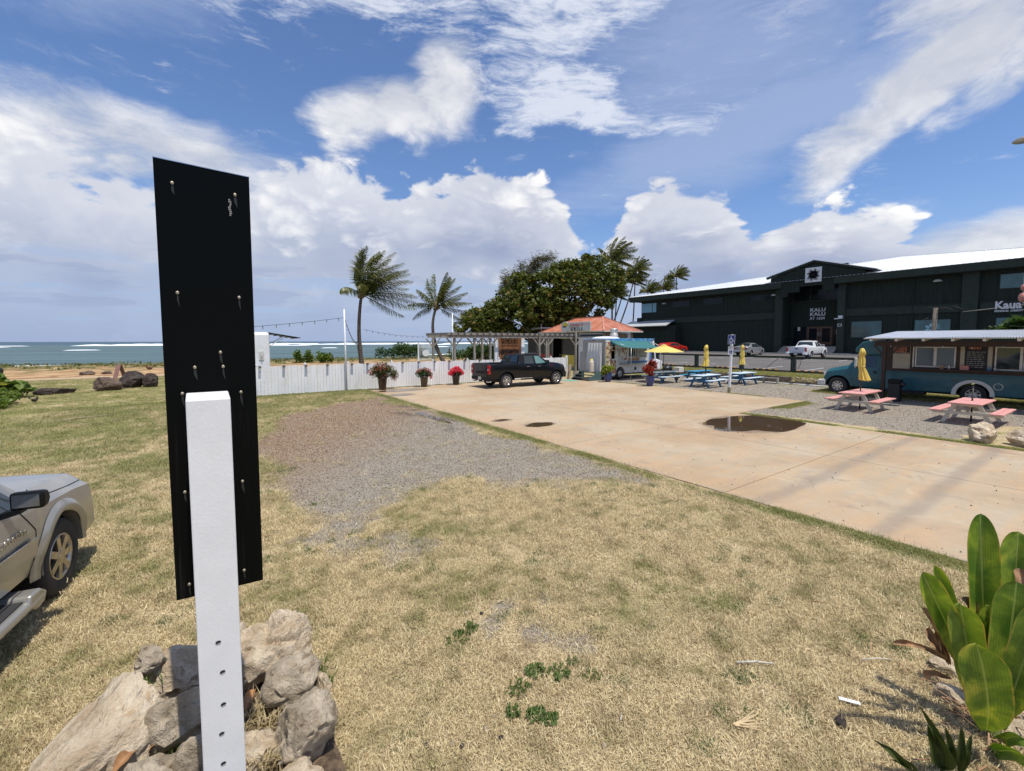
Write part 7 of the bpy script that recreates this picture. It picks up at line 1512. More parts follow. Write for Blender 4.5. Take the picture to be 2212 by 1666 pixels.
def build_awning_roof():
    t = thing('corrugated_shelter', 'corrugated metal shelter roof on dark posts along the teal bus', 'shelter', (25.5, 3, 0)); O = Vector((-25.5, -3, 0))
    cm = M('corrugated_metal', (.46, .49, .55), .4, .25, var=.12, vs=2, dirt=.25, dcol=(.45, .30, .2)); mb = MB(); y0, y1 = -2.5, 7.2; n = int((y1 - y0) / .0095)
    mb.grid(lambda u, w: (24.25 + 4.5 * w, y0 + (y1 - y0) * u, 2.80 + .34 * w + .024 * math.cos(2 * math.pi * (y0 + (y1 - y0) * u) / .076)), n, 3); o = mb.build('corrugated_sheet', cm, t, fix=False); o.location = O
    for k in range(11): y = 6.95 - k * .87; mb = MB(); mb.bar((24.3, y, 2.72), (28.6, y, 3.04), .09, .11, (0, 0, 1)); o = mb.build('rafter', cream, t); o.location = O
    mb = MB(); mb.box(24.32, 24.36, y0, y1, 2.76, 2.79); o = mb.build('purlin', cream, t); o.location = O
    mb = MB(); mb.box(25.35, 25.50, -2.3, 7.1, 2.44, 2.68); o = mb.build('beam', wood_dark, t); o.location = O
    for y in (6.75, 1.2, -2.2): mb = MB(); mb.box(25.36, 25.49, y - .07, y + .07, 0, 2.46); o = mb.build('post', wood_dark, t); o.location = O
    mb = MB(); mb.bar((25.42, 6.72, 1.95), (25.42, 7.15, 2.5), .05, .07, (1, 0, 0)); mb.bar((25.42, 6.65, 1.9), (25.42, 6.2, 2.46), .05, .07, (1, 0, 0)); o = mb.build('brace', wood_dark, t); o.location = O
    bl = MB().ball((0, 0, 0), (.025, .025, .04), 8, 6).mesh('bulb', MATS['bulb_1'])
    for k in range(9): o = link('bulb', bl, t); o.location = Vector((25.32, 6.5 - .85 * k, 2.44 - .05 * (k % 2))) + O
build_awning_roof()
t = thing('rubbish_bin', 'black rubbish bin with a bag hanging out, under the shelter edge by the post', 'bin', (25.2, 6.25, 0)); mb = MB(); mb.box(-.20, .20, -.20, .20, .0, .80); mb.build('bin_body', dark, t, bevel=.02); mb = MB(); mb.box(-.22, .22, -.22, .22, .80, .98); mb.build('bin_lid', black_metal, t, bevel=.03); MB().ball((-.05, -.25, .78), (.14, .12, .12), 10, 6).build('bin_bag', MATS['bin_bag'], t)
CN = [('paper_bag', 'brown paper bag on the bus counter', (.30, .17, .09), 4.95, .12, .17), ('white_bottle', 'white pump bottle on the bus counter', (.6, .58, .52), 4.72, .07, .19), ('pink_box', 'pink box on the bus counter under the menu', (.48, .20, .15), 4.25, .26, .18), ('blue_cup', 'blue cup on the bus counter right of the menu', (.10, .2, .4), 3.55, .10, .15), ('glass_jar', 'clear jar on the bus counter beside the blue cup', (.4, .42, .4), 3.38, .10, .18), ('pink_jar', 'pinkish jar at the right end of the bus counter', (.35, .1, .12), 2.55, .12, .18)]
for n_, l_, c_, y_, w_, h_ in CN:
    mb = MB(); (mb.box(-w_ / 3, w_ / 3, -w_ / 2, w_ / 2, 0, h_) if 'bag' in n_ or 'box' in n_ else mb.lathe([(0, 0), (w_ / 2, 0), (w_ / 2, h_ * .7), (w_ / 4, h_ * .85), (w_ / 4, h_), (0, h_)], 12)); tag(mb.build(n_, M(n_ + '_m', c_, .6), loc=(26.12, y_, 1.46)), l_, n_.split('_')[1])
# utility pole behind the bus with wires, tree at the right, flower lamp and street light
t = thing('utility_pole', 'short weathered utility pole with looped cable behind the teal bus', 'pole', (30.8, 6.3, 0)); mb = MB(); mb.cyl((0, 0, 0), (.05, -.1, 4.35), .11, .09, 10); mb.build('shaft', bark_tree, t)
mb = MB(); mb.tube([(0, .05, 3.9), (-.1, .45, 3.7), (-.1, .45, 4.2), (0, .2, 4.38), (.1, -.5, 4.35), (.1, -.9, 4.1)], .015, 6); mb.tube([(0, -.1, 4.2), (0, -.8, 4.4), (0, -1.2, 4.15)], .015, 6); mb.build('cable_loop', dark, t)
mb = MB(); mb.tube([Vector((30.8, 5.2, 4.1)).lerp(Vector((27.5, -3, 5.6)), u) - Vector((0, 0, .3 * math.sin(math.pi * u))) for u in [i / 14 for i in range(15)]], .018, 6); tag(mb.build('overhead_cable', M('pale_cable', (.32, .29, .25), .7)), 'pale overhead cable rising to the right from the short utility pole', 'cable')
shrub('plumeria_tree', 'glossy-leaved tree showing over the shelter roof at the right edge', (31.5, .6, 0), [(0, 2.6, 3.1, 1.1, 1.0, .8), (0, 1.4, 3.6, 1.2, 1.2, 1.0), (.5, .4, 4.0, 1.2, 1.2, 1.2), (0, 3.4, 2.8, .8, .8, .6), (0, -.8, 3.6, 1.2, 1.2, 1.2)], 2200, .42, dark_leaf, 77, cat='tree')
t = thing('pink_balloon_lantern', 'pair of pink round lanterns hanging at the right edge above the roof', 'lantern', at(2210, 640, 21)); pm_ = M('lantern_pink', (.55, .22, .17), .5)
MB().ball((0, 0, -.1), (.16, .16, .24), 14, 8).build('lower_lantern', pm_, t); MB().ball((.05, -.03, .36), (.14, .14, .16), 14, 8).build('upper_lantern', pm_, t); MB().cyl((0, 0, .1), (0, 0, 2.0), .01, n=5).build('cord', white, t)
t = thing('street_light', 'round street light head at the right edge against the sky', 'street light', at(2216, 303, 16)); q = at(2216, 303, 16)
MB().lathe([(0, .10), (.12, .09), (.26, .04), (.33, -.03), (.30, -.05), (0, -.045)], 24).build('lamp_head', M('lamp_metal', (.5, .47, .42), .35, .7), t); mb = MB(); mb.tube([(-.02, 0, .09), (.05, -.05, .16), (.5, -.35, .22), (1.5, -1.1, .1), (1.6, -1.2, -1), (1.6, -1.2, -q.z)], .035, 8); mb.build('arm', steel, t)
# ================================================================ STRAP-LEAVED PLANT AT THE LOWER RIGHT
def plant_leaf(p0, p1, width, bend, mat, fold=.25, tip=.9, twist=0.0, seed=0, face=None, pointy=False):
    """broad leaf from p0 to p1; bend is a world vector added at the middle"""
    p0, p1, bend = Vector(p0), Vector(p1), Vector(bend); mb = MB(); nu, nv = 6, 20; ax = (p1 - p0).normalized(); view = Vector(face) if face else Vector((-.82, -.25, .5))
    s0 = ax.cross(view).normalized(); n0 = s0.cross(ax).normalized()
    def g(u, v):
        v = 1 - (1 - v) ** 1.7
        c = p0.lerp(p1, v) + bend * (4 * v * (1 - v)); w = width * (((.22 + .78 * math.sin(math.pi * .5 * min(1, v / .5))) * (max(0, 1 - ((v - .8) / .2) ** 2.2) ** .5 if v > .8 else 1)) if not pointy else (min(1, (v / .3) ** .7) if v < .3 else 1 - ((v - .3) / .7) ** 1.6)) * .5 + (.004 if not pointy else .001)
        a = (u - .5) * 2; s = (s0 * math.cos(twist * v) + n0 * math.sin(twist * v)); n = (n0 * math.cos(twist * v) - s0 * math.sin(twist * v))
        rip = .012 * math.sin(v * 9 + seed) * a
        return c + s * w * a * (1 - .1 * abs(a)) + n * (abs(a) ** 1.3 * w * fold * 2 + rip)
    mb.grid(g, nu, nv); return mb
def build_plant():
    lm, nt, b = new_mat('strap_leaf'); v = coord(nt, 'World'); geo = nt.nodes.new('ShaderNodeTexCoord'); n1 = noise(nt, v, 4.5, 5, .6, .5); n2 = noise(nt, vmath(nt, 'MULTIPLY', v, (30, 30, 2)), 1.5, 3)
    c = mixc(nt, n1.smooth(.35, .62), (.07, .15, .018), (.26, .36, .04)); c = mixc(nt, n1.smooth(.54, .70), c, (.58, .56, .07)); c = mixc(nt, n2.smooth(.4, .7) * .25, c, (.12, .20, .05))
    at_ = nt.nodes.new('ShaderNodeAttribute'); at_.attribute_name = 'across'; ac = (N(nt, at_.outputs['Fac']) - .5).abs()
    vein = ((N(nt, at_.outputs['Fac']) * 95)._m('SINE') * .5 + .5); c = mixc(nt, vein * .28, c, (.05, .11, .015)); c = mixc(nt, ac.smooth(.035, .012) * .6, c, (.38, .46, .14)); c = mixc(nt, ac.smooth(.43, .50) * noise(nt, v, 11, 4, .6).smooth(.42, .6), c, (.42, .30, .07))
    spot = noise(nt, v, 26, 4, .7).smooth(.68, .74); c = mixc(nt, spot * .8, c, (.12, .06, .02))
    setv(nt, b, 'Base Color', c); setv(nt, b, 'Roughness', (.30 + n1 * .2)); b.inputs['Specular IOR Level'].default_value = .5; bump(nt, b, n2 * .4 + vein * .3, .3, .004)
    tr = nt.nodes.new('ShaderNodeBsdfTranslucent'); nt.links.new(mixc(nt, 1.0, c, (1.6, 1.5, .4), 'MULTIPLY').s, tr.inputs[0]); mx = nt.nodes.new('ShaderNodeMixShader'); mx.inputs[0].default_value = .28
    nt.links.new(b.outputs[0], mx.inputs[1]); nt.links.new(tr.outputs[0], mx.inputs[2]); nt.links.new(mx.outputs[0], nt.nodes['Material Output'].inputs[0])
    brown = M('dry_leaf', (.30, .17, .09), .7, var=.4, vs=14, bmp=.5)
    cP = lambda x, y, d: at((3380 + x * .6434) / 1.8445, (2000 + y * .6434) / 1.8445, d)
    base = cP(830, 1640, 2.9); base.z = 0; t = thing('strap_leaved_plant', 'big plant with broad glossy upright leaves at the lower right corner', 'plant', base)
    def leaf(a, e, w, bend, m=None, **k): w *= .74; mb = plant_leaf(cP(*a) - base, cP(*e) - base, w, bend, m, **k); o = mb.build('leaf', m or lm, t, fix=False); q = o.data.attributes.new('across', 'FLOAT', 'POINT'); q.data.foreach_set('value', [(i % 7) / 6 for i in range(len(o.data.vertices))]); return o
    leaf((850, 1250, 2.95), (815, 78, 3.05), .225, (-.02, 0, .03), fold=.35, seed=1)
    leaf((900, 1250, 3.0), (1050, 190, 3.1), .24, (.0, -.02, 0), fold=.3, seed=2, twist=.3)
    leaf((800, 1200, 2.85), (455, 440, 2.75), .20, (-.02, .02, .07), fold=.3, seed=3)
    leaf((760, 1000, 2.95), (535, 400, 3.0), .12, (.02, 0, -.02), fold=.4, seed=4)
    leaf((800, 1300, 2.8), (690, 635, 2.72), .25, (-.02, 0, .02), fold=.22, seed=5)
    leaf((850, 1420, 2.72), (790, 885, 2.58), .33, (-.04, -.03, 0), fold=.12, seed=6)
    leaf((930, 1400, 2.8), (1040, 500, 2.85), .30, (.0, 0, 0), fold=.18, seed=7)
    leaf((870, 1150, 2.9), (850, 640, 2.95), .14, (0, 0, 0), fold=.5, seed=8)
    leaf((860, 1380, 2.95), (890, 720, 2.9), .20, (0, 0, 0), fold=.3, seed=9)
    leaf((950, 1350, 3.0), (1180, 420, 3.0), .24, (.0, 0, 0), fold=.25, seed=10); leaf((960, 1350, 2.8), (1200, 640, 2.7), .28, (.0, 0, 0), fold=.25, seed=11)
    leaf((830, 1600, 2.8), (1150, 1640, 2.5), .12, (0, 0, .08), fold=.4, seed=12); leaf((860, 1560, 2.85), (1100, 1480, 2.7), .10, (0, 0, .06), fold=.4, seed=13)
    leaf((780, 700, 3.0), (715, 590, 3.05), .09, (0, 0, .02), brown, fold=.5); leaf((1080, 560, 2.9), (1060, 420, 2.95), .10, (0, 0, 0), brown, fold=.4)
    # dry leaves hanging at the foot
    r = random.Random(6)
    for a, e, w in (((610, 1000), (450, 660), .05), ((600, 980), (500, 780), .07), ((620, 1010), (540, 800), .05), ((620, 990), (270, 880), .045), ((640, 1100), (480, 1110), .06), ((800, 1600), (640, 1280), .04), ((790, 1600), (680, 1330), .05), ((800, 1620), (740, 1320), .04), ((780, 1640), (600, 1400), .06), ((900, 1600), (980, 1380), .05), ((830, 1600), (1060, 1500), .06), ((850, 1640), (1080, 1600), .05), ((860, 1600), (1088, 1420), .04)):
        leaf((a[0], a[1], 2.95), (e[0], e[1], 2.95 + r.uniform(-.1, .15)), w, (r.uniform(-.03, .03), r.uniform(-.03, .03), r.uniform(0, .05)), brown, fold=.6, twist=r.uniform(-1, 1))
    mb = MB(); mb.tube([(0, 0, -.05), cP(835, 1500, 2.9) - base, cP(870, 1330, 2.9) - base], [.06, .055, .07], 10); mb.build('stem', M('green_stem', (.12, .17, .04), .5, var=.3, dirt=.4, dcol=(.2, .13, .06)), t)
    # straw litter at the foot
    mb = MB()
    for k in range(90):
        p = Vector((r.gauss(0, .28), r.gauss(0, .22), .02 + .05 * r.random())); d = Vector((r.gauss(0, 1), r.gauss(0, 1), r.uniform(-.05, .25))).normalized() * r.uniform(.08, .28); mb.bar(p, p + d, .008, .003)
    struct(mb.build('leaf_litter', MATS['dry_leaf'], t), 'stuff')
    # dark spiky plant in front
    b2 = cP(560, 1690, 2.6); b2.z = 0; s = thing('spiky_plant', 'small dark spiky plant with narrow pointed leaves at the bottom edge by the big one', 'plant', b2); dk = leaf_mat('spike_leaf', (.03, .05, .015), (.08, .10, .03), None, rough=.4, trl=.15)
    for a, e, w in (((620, 1640), (435, 1265), .05), ((580, 1660), (490, 1390), .13), ((380, 1680), (135, 1468), .045), ((640, 1660), (600, 1400), .05), ((560, 1680), (640, 1500), .06), ((420, 1690), (250, 1600), .05), ((680, 1680), (700, 1400), .05), ((700, 1680), (760, 1450), .04)):
        plant_leaf(cP(a[0], a[1], 2.6) - b2, cP(e[0], e[1], 2.62) - b2, w, (0, 0, .03), dk, fold=.6, pointy=True).build('leaf', dk, s, fix=False)
    for k, (x, y, sz) in enumerate(((600, 1050, .13), (640, 1230, .14), (600, 1010, .09), (700, 1250, .10), (1060, 1480, .16), (1050, 1330, .10))):
        p = gp((3380 + x * .6434) / 1.8445, (2000 + y * .6434) / 1.8445)
        rock('pale_stone', ['flat pale stone left of the strap-leaved plant, upper one', 'flat pale stone with a shadow under it, left of the strap-leaved plant foot', 'small reddish stone farthest up beside the strap-leaved plant', 'small pale stone touching the strap-leaved plant stem', 'pale stone at the right edge below the broad leaves', 'small stone at the right edge half behind a leaf'][k], (p.x, p.y, .03), (sz, sz * .8, sz * .45), 120 + k, limestone, (0, 8, 30 * k), 'stones round the strap-leaved plant', sub=3)
build_plant()

# ================================================================ WEEDS AND LITTER ON THE LAWN
cW = lambda x, y: gp((1400 + x * .99458) / 1.8445, (2200 + y * .99458) / 1.8445)
weed_leaf = leaf_mat('weed_leaf', (.05, .105, .025), (.14, .19, .05), None, trl=.3)
def weed(x, y, rad, n, lab, seed, round_=True, L=.05):
    p = cW(x, y); t = thing('weed', lab, 'weed', (p.x, p.y, 0), 0, 'green weeds in the dry lawn'); r = random.Random(seed)
    for k in range(n):
        a = r.uniform(0, 6.28); d = rad * .8 * r.random() ** .6; c = Vector((math.cos(a) * d, math.sin(a) * d * .8, .012 + .03 * r.random())); l = L * r.uniform(.7, 1.3); dr = Vector((math.cos(a + r.gauss(0, .6)), math.sin(a + r.gauss(0, .6)), .35 * r.random()))
        plant_leaf(c, c + dr.normalized() * l * .62, l * .62 * (.75 if round_ else .22), (0, 0, l * .15), weed_leaf, fold=.15, seed=k, face=(.1, .1, 1), pointy=not round_).build('leaf', weed_leaf, t, fix=False)
weed(460, 325, .09, 40, 'spiky green weed beside the bare gravel spot, left of the others', 1, False, .09); weed(420, 370, .13, 30, 'thin low weed just below the spiky one', 2, False, .05)
weed(725, 490, .10, 34, 'leafy weed in the middle patch, left half', 3); weed(830, 500, .10, 30, 'leafy weed in the middle patch, right half', 4); weed(665, 560, .11, 40, 'weed with narrow leaves just below the middle patch', 5, False, .06)
weed(645, 655, .06, 22, 'small clover-like weed left of the biggest clover-like one', 6, True, .045); weed(735, 670, .085, 36, 'biggest clover-like weed near the bottom of the lawn', 7, True, .05); weed(800, 685, .06, 22, 'small clover-like weed right of the biggest clover-like one', 8, True, .045)
weed(885, 450, .06, 18, 'tiny weed above the middle patch on the gravel', 9, True, .035); weed(960, 500, .13, 30, 'straggly weed right of the middle patch', 10, False, .045)
def twig(x0, y0, x1, y1, w, mat, name, lab, cat='stick', grp=None):
    a, b = cW(x0, y0), cW(x1, y1); mb = MB(); mb.tube([Vector((a.x, a.y, .03)), (a + b) / 2 + Vector((.005, 0, .04)), Vector((b.x, b.y, .03))], [w, w, w * .7], 6); tag(mb.build(name, mat), lab, cat, grp)
pale = M('bleached_stick', (.55, .52, .45), .8); pap = M('litter_paper', (.75, .76, .76), .7)
twig(1540, 457, 1690, 462, .008, pale, 'stick', 'long bleached stick lying level on the lawn', 'stick'); twig(2040, 447, 2160, 446, .005, pale, 'stick', 'thin bleached stick left of the strap-leaved plant', 'stick')
twig(1840, 212, 1900, 218, .005, MATS['dry_leaf'], 'twig', 'curved brown twig at the upper right of the lawn', 'twig'); twig(1075, 690, 1080, 660, .005, pale, 'twig', 'short pale twig near the clover-like weeds', 'twig')
a, b_ = cW(1950, 605), cW(2035, 628); mb = MB(); mb.bar((a.x, a.y, .035), (b_.x, b_.y, .035), .03, .006); tag(mb.build('paper_strip', pap), 'white folded paper strip on the lawn near the plant', 'litter')
r = random.Random(9); mb = MB()
for k in range(16): a = cW(1535, 705); e = cW(1650, 690 + 30 * (r.random() - .5)); mb.bar((a.x + r.uniform(-.02, .02), a.y + r.uniform(-.02, .02), .03), (a.x + (e.x - a.x) * r.uniform(.4, 1.1) + r.uniform(-.02, .02), a.y + (e.y - a.y) * r.uniform(.4, 1.1) + r.uniform(-.03, .03), .035), .006, .003)
tag(mb.build('dry_grass_bundle', M('straw_light', (.55, .42, .24), .9)), 'fan of pale dry straw on the lawn near the bottom', 'straw')
p = cW(1955, 690); rock('grey_stone', 'flat dark grey stone on the lawn below the paper strip', (p.x, p.y, .02), (.07, .05, .03), 140, lava, (0, 0, 20), sub=2)
for k, (x, y) in enumerate(((535, 715), (598, 750), (400, 775), (440, 785), (1010, 785), (300, 780), (565, 665), (520, 250), (460, 250), (2195, 372))):
    p = cW(x, y); rock('pebble', ['grey pebble left of the clover-like weeds', 'brownish pebble below the left clover-like weed', 'bluish pebble far down on the lawn', 'brown pebble beside the bluish one', 'grey pebble right of the clover-like weeds at the bottom', 'grey pebble in the grass right of the rock ring', 'round grey pebble touching the left clover-like weed', 'dark pebble above the gravel spot', 'dark pebble above the spiky weed', 'tan chip at the edge of the plant shadow'][k], (p.x, p.y, .015), (.022, .018, .016), 150 + k, lava if k % 2 else limestone_grey, sub=2)
# leaves fallen in the rock ring
br = M('fallen_leaf', (.33, .17, .07), .6, var=.3, vs=12)
for k, (pt, e, w) in enumerate((((-.50, 3.28, .20), (-.40, 3.36, .25), .06), ((-.35, 3.40, .18), (-.27, 3.43, .20), .04), ((.17, 3.42, .15), (.24, 3.56, .20), .05), ((.62, 3.70, .05), (.66, 3.85, .08), .06))):
    t = thing('fallen_leaf', ['curled orange leaf on the largest boulder', 'smaller orange leaf in the hollow behind the flat rock', 'long brown leaf standing right of the post among the rocks', 'orange leaf on the grass right of the tall peaked rock'][k], 'leaf', pt); plant_leaf((0, 0, 0), Vector(e) - Vector(pt), w, (0, 0, .03), br, fold=.4, face=(-.3, -.6, .7)).build('blade', br, t, fix=False)
def tuft(name, loc, n, h, mat, lab, seed):
    r = random.Random(seed); mb = MB()
    for k in range(n):
        a = r.uniform(0, 6.28); b0 = Vector((r.gauss(0, .05), r.gauss(0, .05), 0)); d = Vector((math.cos(a) * r.uniform(.1, .8), math.sin(a) * r.uniform(.1, .8), 1)).normalized(); L = h * r.uniform(.5, 1.1); m_ = b0 + d * L * .55; e = m_ + (d + Vector((math.cos(a) * .6, math.sin(a) * .6, -.5))).normalized() * L * .5; s = Vector((-math.sin(a), math.cos(a), 0)) * .0035; mb.add([b0 - s, b0 + s, m_ + s, m_ - s, e], [(0, 1, 2, 3), (3, 2, 4)])
    o = mb.build(name, mat, loc=loc); struct(o, 'stuff'); return o
grassg = leaf_mat('green_blade', (.05, .10, .015), (.14, .20, .04), None); strawm = leaf_mat('straw_blade', (.34, .27, .15), (.55, .45, .28), None)
for k, (x, y, z, h, m) in enumerate(((-.30, 3.62, .12, .15, grassg), (-.22, 3.50, .12, .14, grassg), (-.42, 3.85, .3, .12, grassg), (.18, 3.45, .1, .18, strawm), (.22, 3.35, .1, .16, strawm), (-.95, 3.35, .0, .16, grassg), (-1.02, 3.2, 0, .18, grassg), (.30, 3.25, .1, .14, strawm), (-.5, 3.2, .1, .12, strawm), (.68, 3.75, 0, .12, grassg), (.70, 3.6, 0, .10, grassg), (.66, 3.15, 0, .10, strawm), (-.2, 3.3, .1, .12, grassg), (.25, 2.95, .1, .14, strawm))): tuft('grass_tuft', (x, y, z), 60, h, m, '', k)

# ================================================================ GRASS AND LOOSE GRAVEL (scattered through geometry nodes)
def scatter(name, pts, rot, scl, meshes, seed=0):
    me = bpy.data.meshes.new(name); me.vertices.add(len(pts)); me.vertices.foreach_set('co', pts.astype(np.float32).ravel())
    for n_, a, ty in (('rot', rot, 'FLOAT_VECTOR'), ('scl', scl, 'FLOAT')): q = me.attributes.new(n_, ty, 'POINT'); q.data.foreach_set('vector' if ty == 'FLOAT_VECTOR' else 'value', a.astype(np.float32).ravel())
    o = bpy.data.objects.new(name, me); C.objects.link(o); struct(o, 'stuff')
    ng = bpy.data.node_groups.new(name, 'GeometryNodeTree'); ng.interface.new_socket('Geometry', in_out='INPUT', socket_type='NodeSocketGeometry'); ng.interface.new_socket('Geometry', in_out='OUTPUT', socket_type='NodeSocketGeometry')
    i = ng.nodes.new('NodeGroupInput'); out = ng.nodes.new('NodeGroupOutput'); ins = ng.nodes.new('GeometryNodeInstanceOnPoints'); g2 = ng.nodes.new('GeometryNodeGeometryToInstance')
    for m_ in meshes[::-1]:
        src = bpy.data.objects.new(name + '_source', m_); oi = ng.nodes.new('GeometryNodeObjectInfo'); oi.inputs['Object'].default_value = src; oi.inputs['As Instance'].default_value = True; ng.links.new(oi.outputs['Geometry'], g2.inputs[0])
    def att(n_, ty): a = ng.nodes.new('GeometryNodeInputNamedAttribute'); a.data_type = ty; a.inputs[0].default_value = n_; return [s for s in a.outputs if s.enabled][0]
    ng.links.new(i.outputs[0], ins.inputs['Points']); ng.links.new(g2.outputs[0], ins.inputs['Instance']); ins.inputs['Pick Instance'].default_value = True
    ng.links.new(att('rot', 'FLOAT_VECTOR'), ins.inputs['Rotation']); ng.links.new(att('scl', 'FLOAT'), ins.inputs['Scale']); ng.links.new(ins.outputs[0], out.inputs[0])
    md = o.modifiers.new('scatter', 'NODES'); md.node_group = ng; return o
def grass_tuft_mesh(seed, mat, n=60, rad=.06, h=(.012, .034), lie=1.25):
    r = np.random.default_rng(seed); c = r.normal(size=(n, 2)) * rad; a = r.uniform(0, 6.28, n); L = r.uniform(*h, n) * 1.3; w = r.uniform(.0009, .0018, n); ti = r.uniform(.3, lie, n)
    d = np.stack([np.cos(a) * np.sin(ti), np.sin(a) * np.sin(ti), np.cos(ti)], 1); s = np.stack([-np.sin(a), np.cos(a), np.zeros(n)], 1) * w[:, None]; b = np.concatenate([c, np.full((n, 1), -.002)], 1)
    m_ = b + d * (L * .55)[:, None]; e = m_ + (d + np.array([0, 0, -.45]) + r.normal(size=(n, 3)) * .3) * (L * .5)[:, None]; e[:, 2] = np.maximum(e[:, 2], .002)
    V = np.stack([b - s, b + s, m_ + s, m_ - s, e], 1).reshape(-1, 3); i = np.arange(n)[:, None] * 5; F = np.concatenate([i + [0, 1, 2], i + [0, 2, 3], i + [3, 2, 4]], 0)
    return np_mesh('grass_tuft', V, F, mat)
def blade_mat():
    m, nt, b = new_mat('lawn_blades'); v = coord(nt, 'World'); geo = nt.nodes.new('ShaderNodeNewGeometry'); rnd = N(nt, geo.outputs['Random Per Island']); x, y, z = sep(nt, v)
    n1 = noise(nt, v, .55, 5, .6); n2 = noise(nt, v, 3.2, 6, .65)
    ed = ((x - 7.3).abs().smooth(.25, .05)) * .16 + (y - 24.6).abs().smooth(.8, .2) * .25
    gm = (n1 * .55 + n2 * .45 + y.smooth(5, 20) * .10 + ed + x.smooth(4, -1) * .03 + (rnd - .5) * .12).smooth(.50, .66)
    straw = mixc(nt, rnd, (.36, .27, .14), (.90, .77, .49)); straw = mixc(nt, n2.smooth(.48, .64) * .38, straw, mixc(nt, rnd, (.20, .13, .07), (.48, .34, .2))); green = mixc(nt, rnd, (.12, .15, .035), (.36, .36, .13)); c = mixc(nt, gm * .85, straw, green)
    setv(nt, b, 'Base Color', c); setv(nt, b, 'Roughness', .6); b.inputs['Specular IOR Level'].default_value = .3
    tr = nt.nodes.new('ShaderNodeBsdfTranslucent'); nt.links.new(c.s, tr.inputs[0]); mx = nt.nodes.new('ShaderNodeMixShader'); mx.inputs[0].default_value = .25
    nt.links.new(b.outputs[0], mx.inputs[1]); nt.links.new(tr.outputs[0], mx.inputs[2]); nt.links.new(mx.outputs[0], nt.nodes['Material Output'].inputs[0]); return m
def build_scatter():
    bm_ = blade_mat(); r = np.random.default_rng(3)
    x = np.concatenate([r.uniform(-5, 7.48, 230000), r.uniform(-14, 7.4, 130000)]); y = np.concatenate([r.uniform(-1.5, 24.7, 230000), r.uniform(20, 44, 130000)]); dc = np.hypot(x, y); fx = x * .5762 + y * .8173; sx = x * .8173 - y * .5762
    k = (fx > 1.2) & (np.abs(sx) < fx * 1.35 + 1.0) & (r.random(len(x)) < np.clip(1.25 / (1 + (dc / 5.5) ** 2), .10, 1)) & ((y < 24.7) | (x < .1)) & (r.random(len(x)) < .35 + .65 * sstep(.38, .5, fbm(x * 2.2, y * 2.2, 21, 4))); x, y, dc = x[k], y[k], dc[k]
    g, red, d1, d2 = ground_attrs(x, y); k = (r.random(len(x)) > g * .97); k &= ~((x > -.7) & (x < .65) & (y > 2.5) & (y < 4.05)); x, y, dc = x[k], y[k], dc[k]
    pts = np.stack([x, y, terrain(x, y)], 1); rot = np.stack([r.normal(size=len(x)) * .1, r.normal(size=len(x)) * .1, r.uniform(0, 6.28, len(x))], 1); scl = r.uniform(.7, 1.3, len(x)) * (1 + np.clip(dc / 14, 0, 1.2))
    scatter('lawn_grass', pts, rot, scl, [grass_tuft_mesh(s, bm_) for s in range(5)])
    # little green weeds dotted through the lawn
    wx = r.uniform(-3, 7.3, 420); wy = r.uniform(.3, 16, 420); k = fbm(wx * .7, wy * .7, 31, 3) > .42; wx, wy = wx[k], wy[k]; x = np.repeat(wx, 6) + r.normal(size=len(wx) * 6) * .065; y = np.repeat(wy, 6) + r.normal(size=len(wx) * 6) * .05; g = ground_attrs(x, y)[0]; k = (g < .8) & ~((x > -.7) & (x < .65) & (y > 2.5) & (y < 4.05)) & (x < 7.4); x, y = x[k], y[k]
    scatter('lawn_weeds', np.stack([x, y, x * 0 + .004], 1), np.stack([x * 0, x * 0, r.uniform(0, 6.28, len(x))], 1), r.uniform(.7, 1.7, len(x)), [grass_tuft_mesh(50 + s, weed_leaf, 30, .022, (.018, .040), 1.35) for s in range(3)])
    # lusher fringe along the edge of the slab and the fence
    n = 9000; x = np.concatenate([7.47 - np.abs(r.normal(size=n)) * .07, 16.25 + np.abs(r.normal(size=n // 3)) * .15, r.uniform(16.3, 22, n // 3), r.uniform(-3, 7.4, n // 3), 22.05 + np.abs(r.normal(size=n // 3)) * .1]); y = np.concatenate([r.uniform(.5, 24.6, n), r.uniform(0, 8.5, n // 3), 8.45 - np.abs(r.normal(size=n // 3)) * .2, 24.9 - np.abs(r.normal(size=n // 3)) * .3, r.uniform(8.6, 22, n // 3)])
    k = fbm(x * .6, y * .9, 5, 4) > .50; x, y = x[k], y[k]; pts = np.stack([x, y, terrain(x, y)], 1); rot = np.stack([r.normal(size=len(x)) * .1, r.normal(size=len(x)) * .1, r.uniform(0, 6.28, len(x))], 1)
    fm = leaf_mat('fringe_blade', (.12, .15, .03), (.36, .34, .12), (.6, .5, .3), vs=1.5); scatter('edge_grass', pts, rot, r.uniform(.8, 1.4, len(x)), [grass_tuft_mesh(20 + s, fm, 26, .04, (.02, .045), 1.1) for s in range(4)])
    # bank grass and weeds below the bus
    n = 9000; x = np.concatenate([r.uniform(30.2, 33.3, n), r.uniform(26.3, 29.6, n)]); y = np.concatenate([r.uniform(7, 26, n), r.uniform(0, 10, n)]); pts = np.stack([x, y, terrain(x, y)], 1); rot = np.stack([x * 0, x * 0, r.uniform(0, 6.28, len(x))], 1)
    scatter('bank_grass', pts, rot, r.uniform(1.2, 2.3, len(x)), [grass_tuft_mesh(30 + s, fm, 20, .05, (.03, .06), .9) for s in range(3)])
    # loose stones
    st, nt, b = new_mat('gravel_stone'); v = coord(nt, 'World'); oi = nt.nodes.new('ShaderNodeObjectInfo'); rn = noise(nt, v, 28, 1); x_, y_, z_ = sep(nt, v)
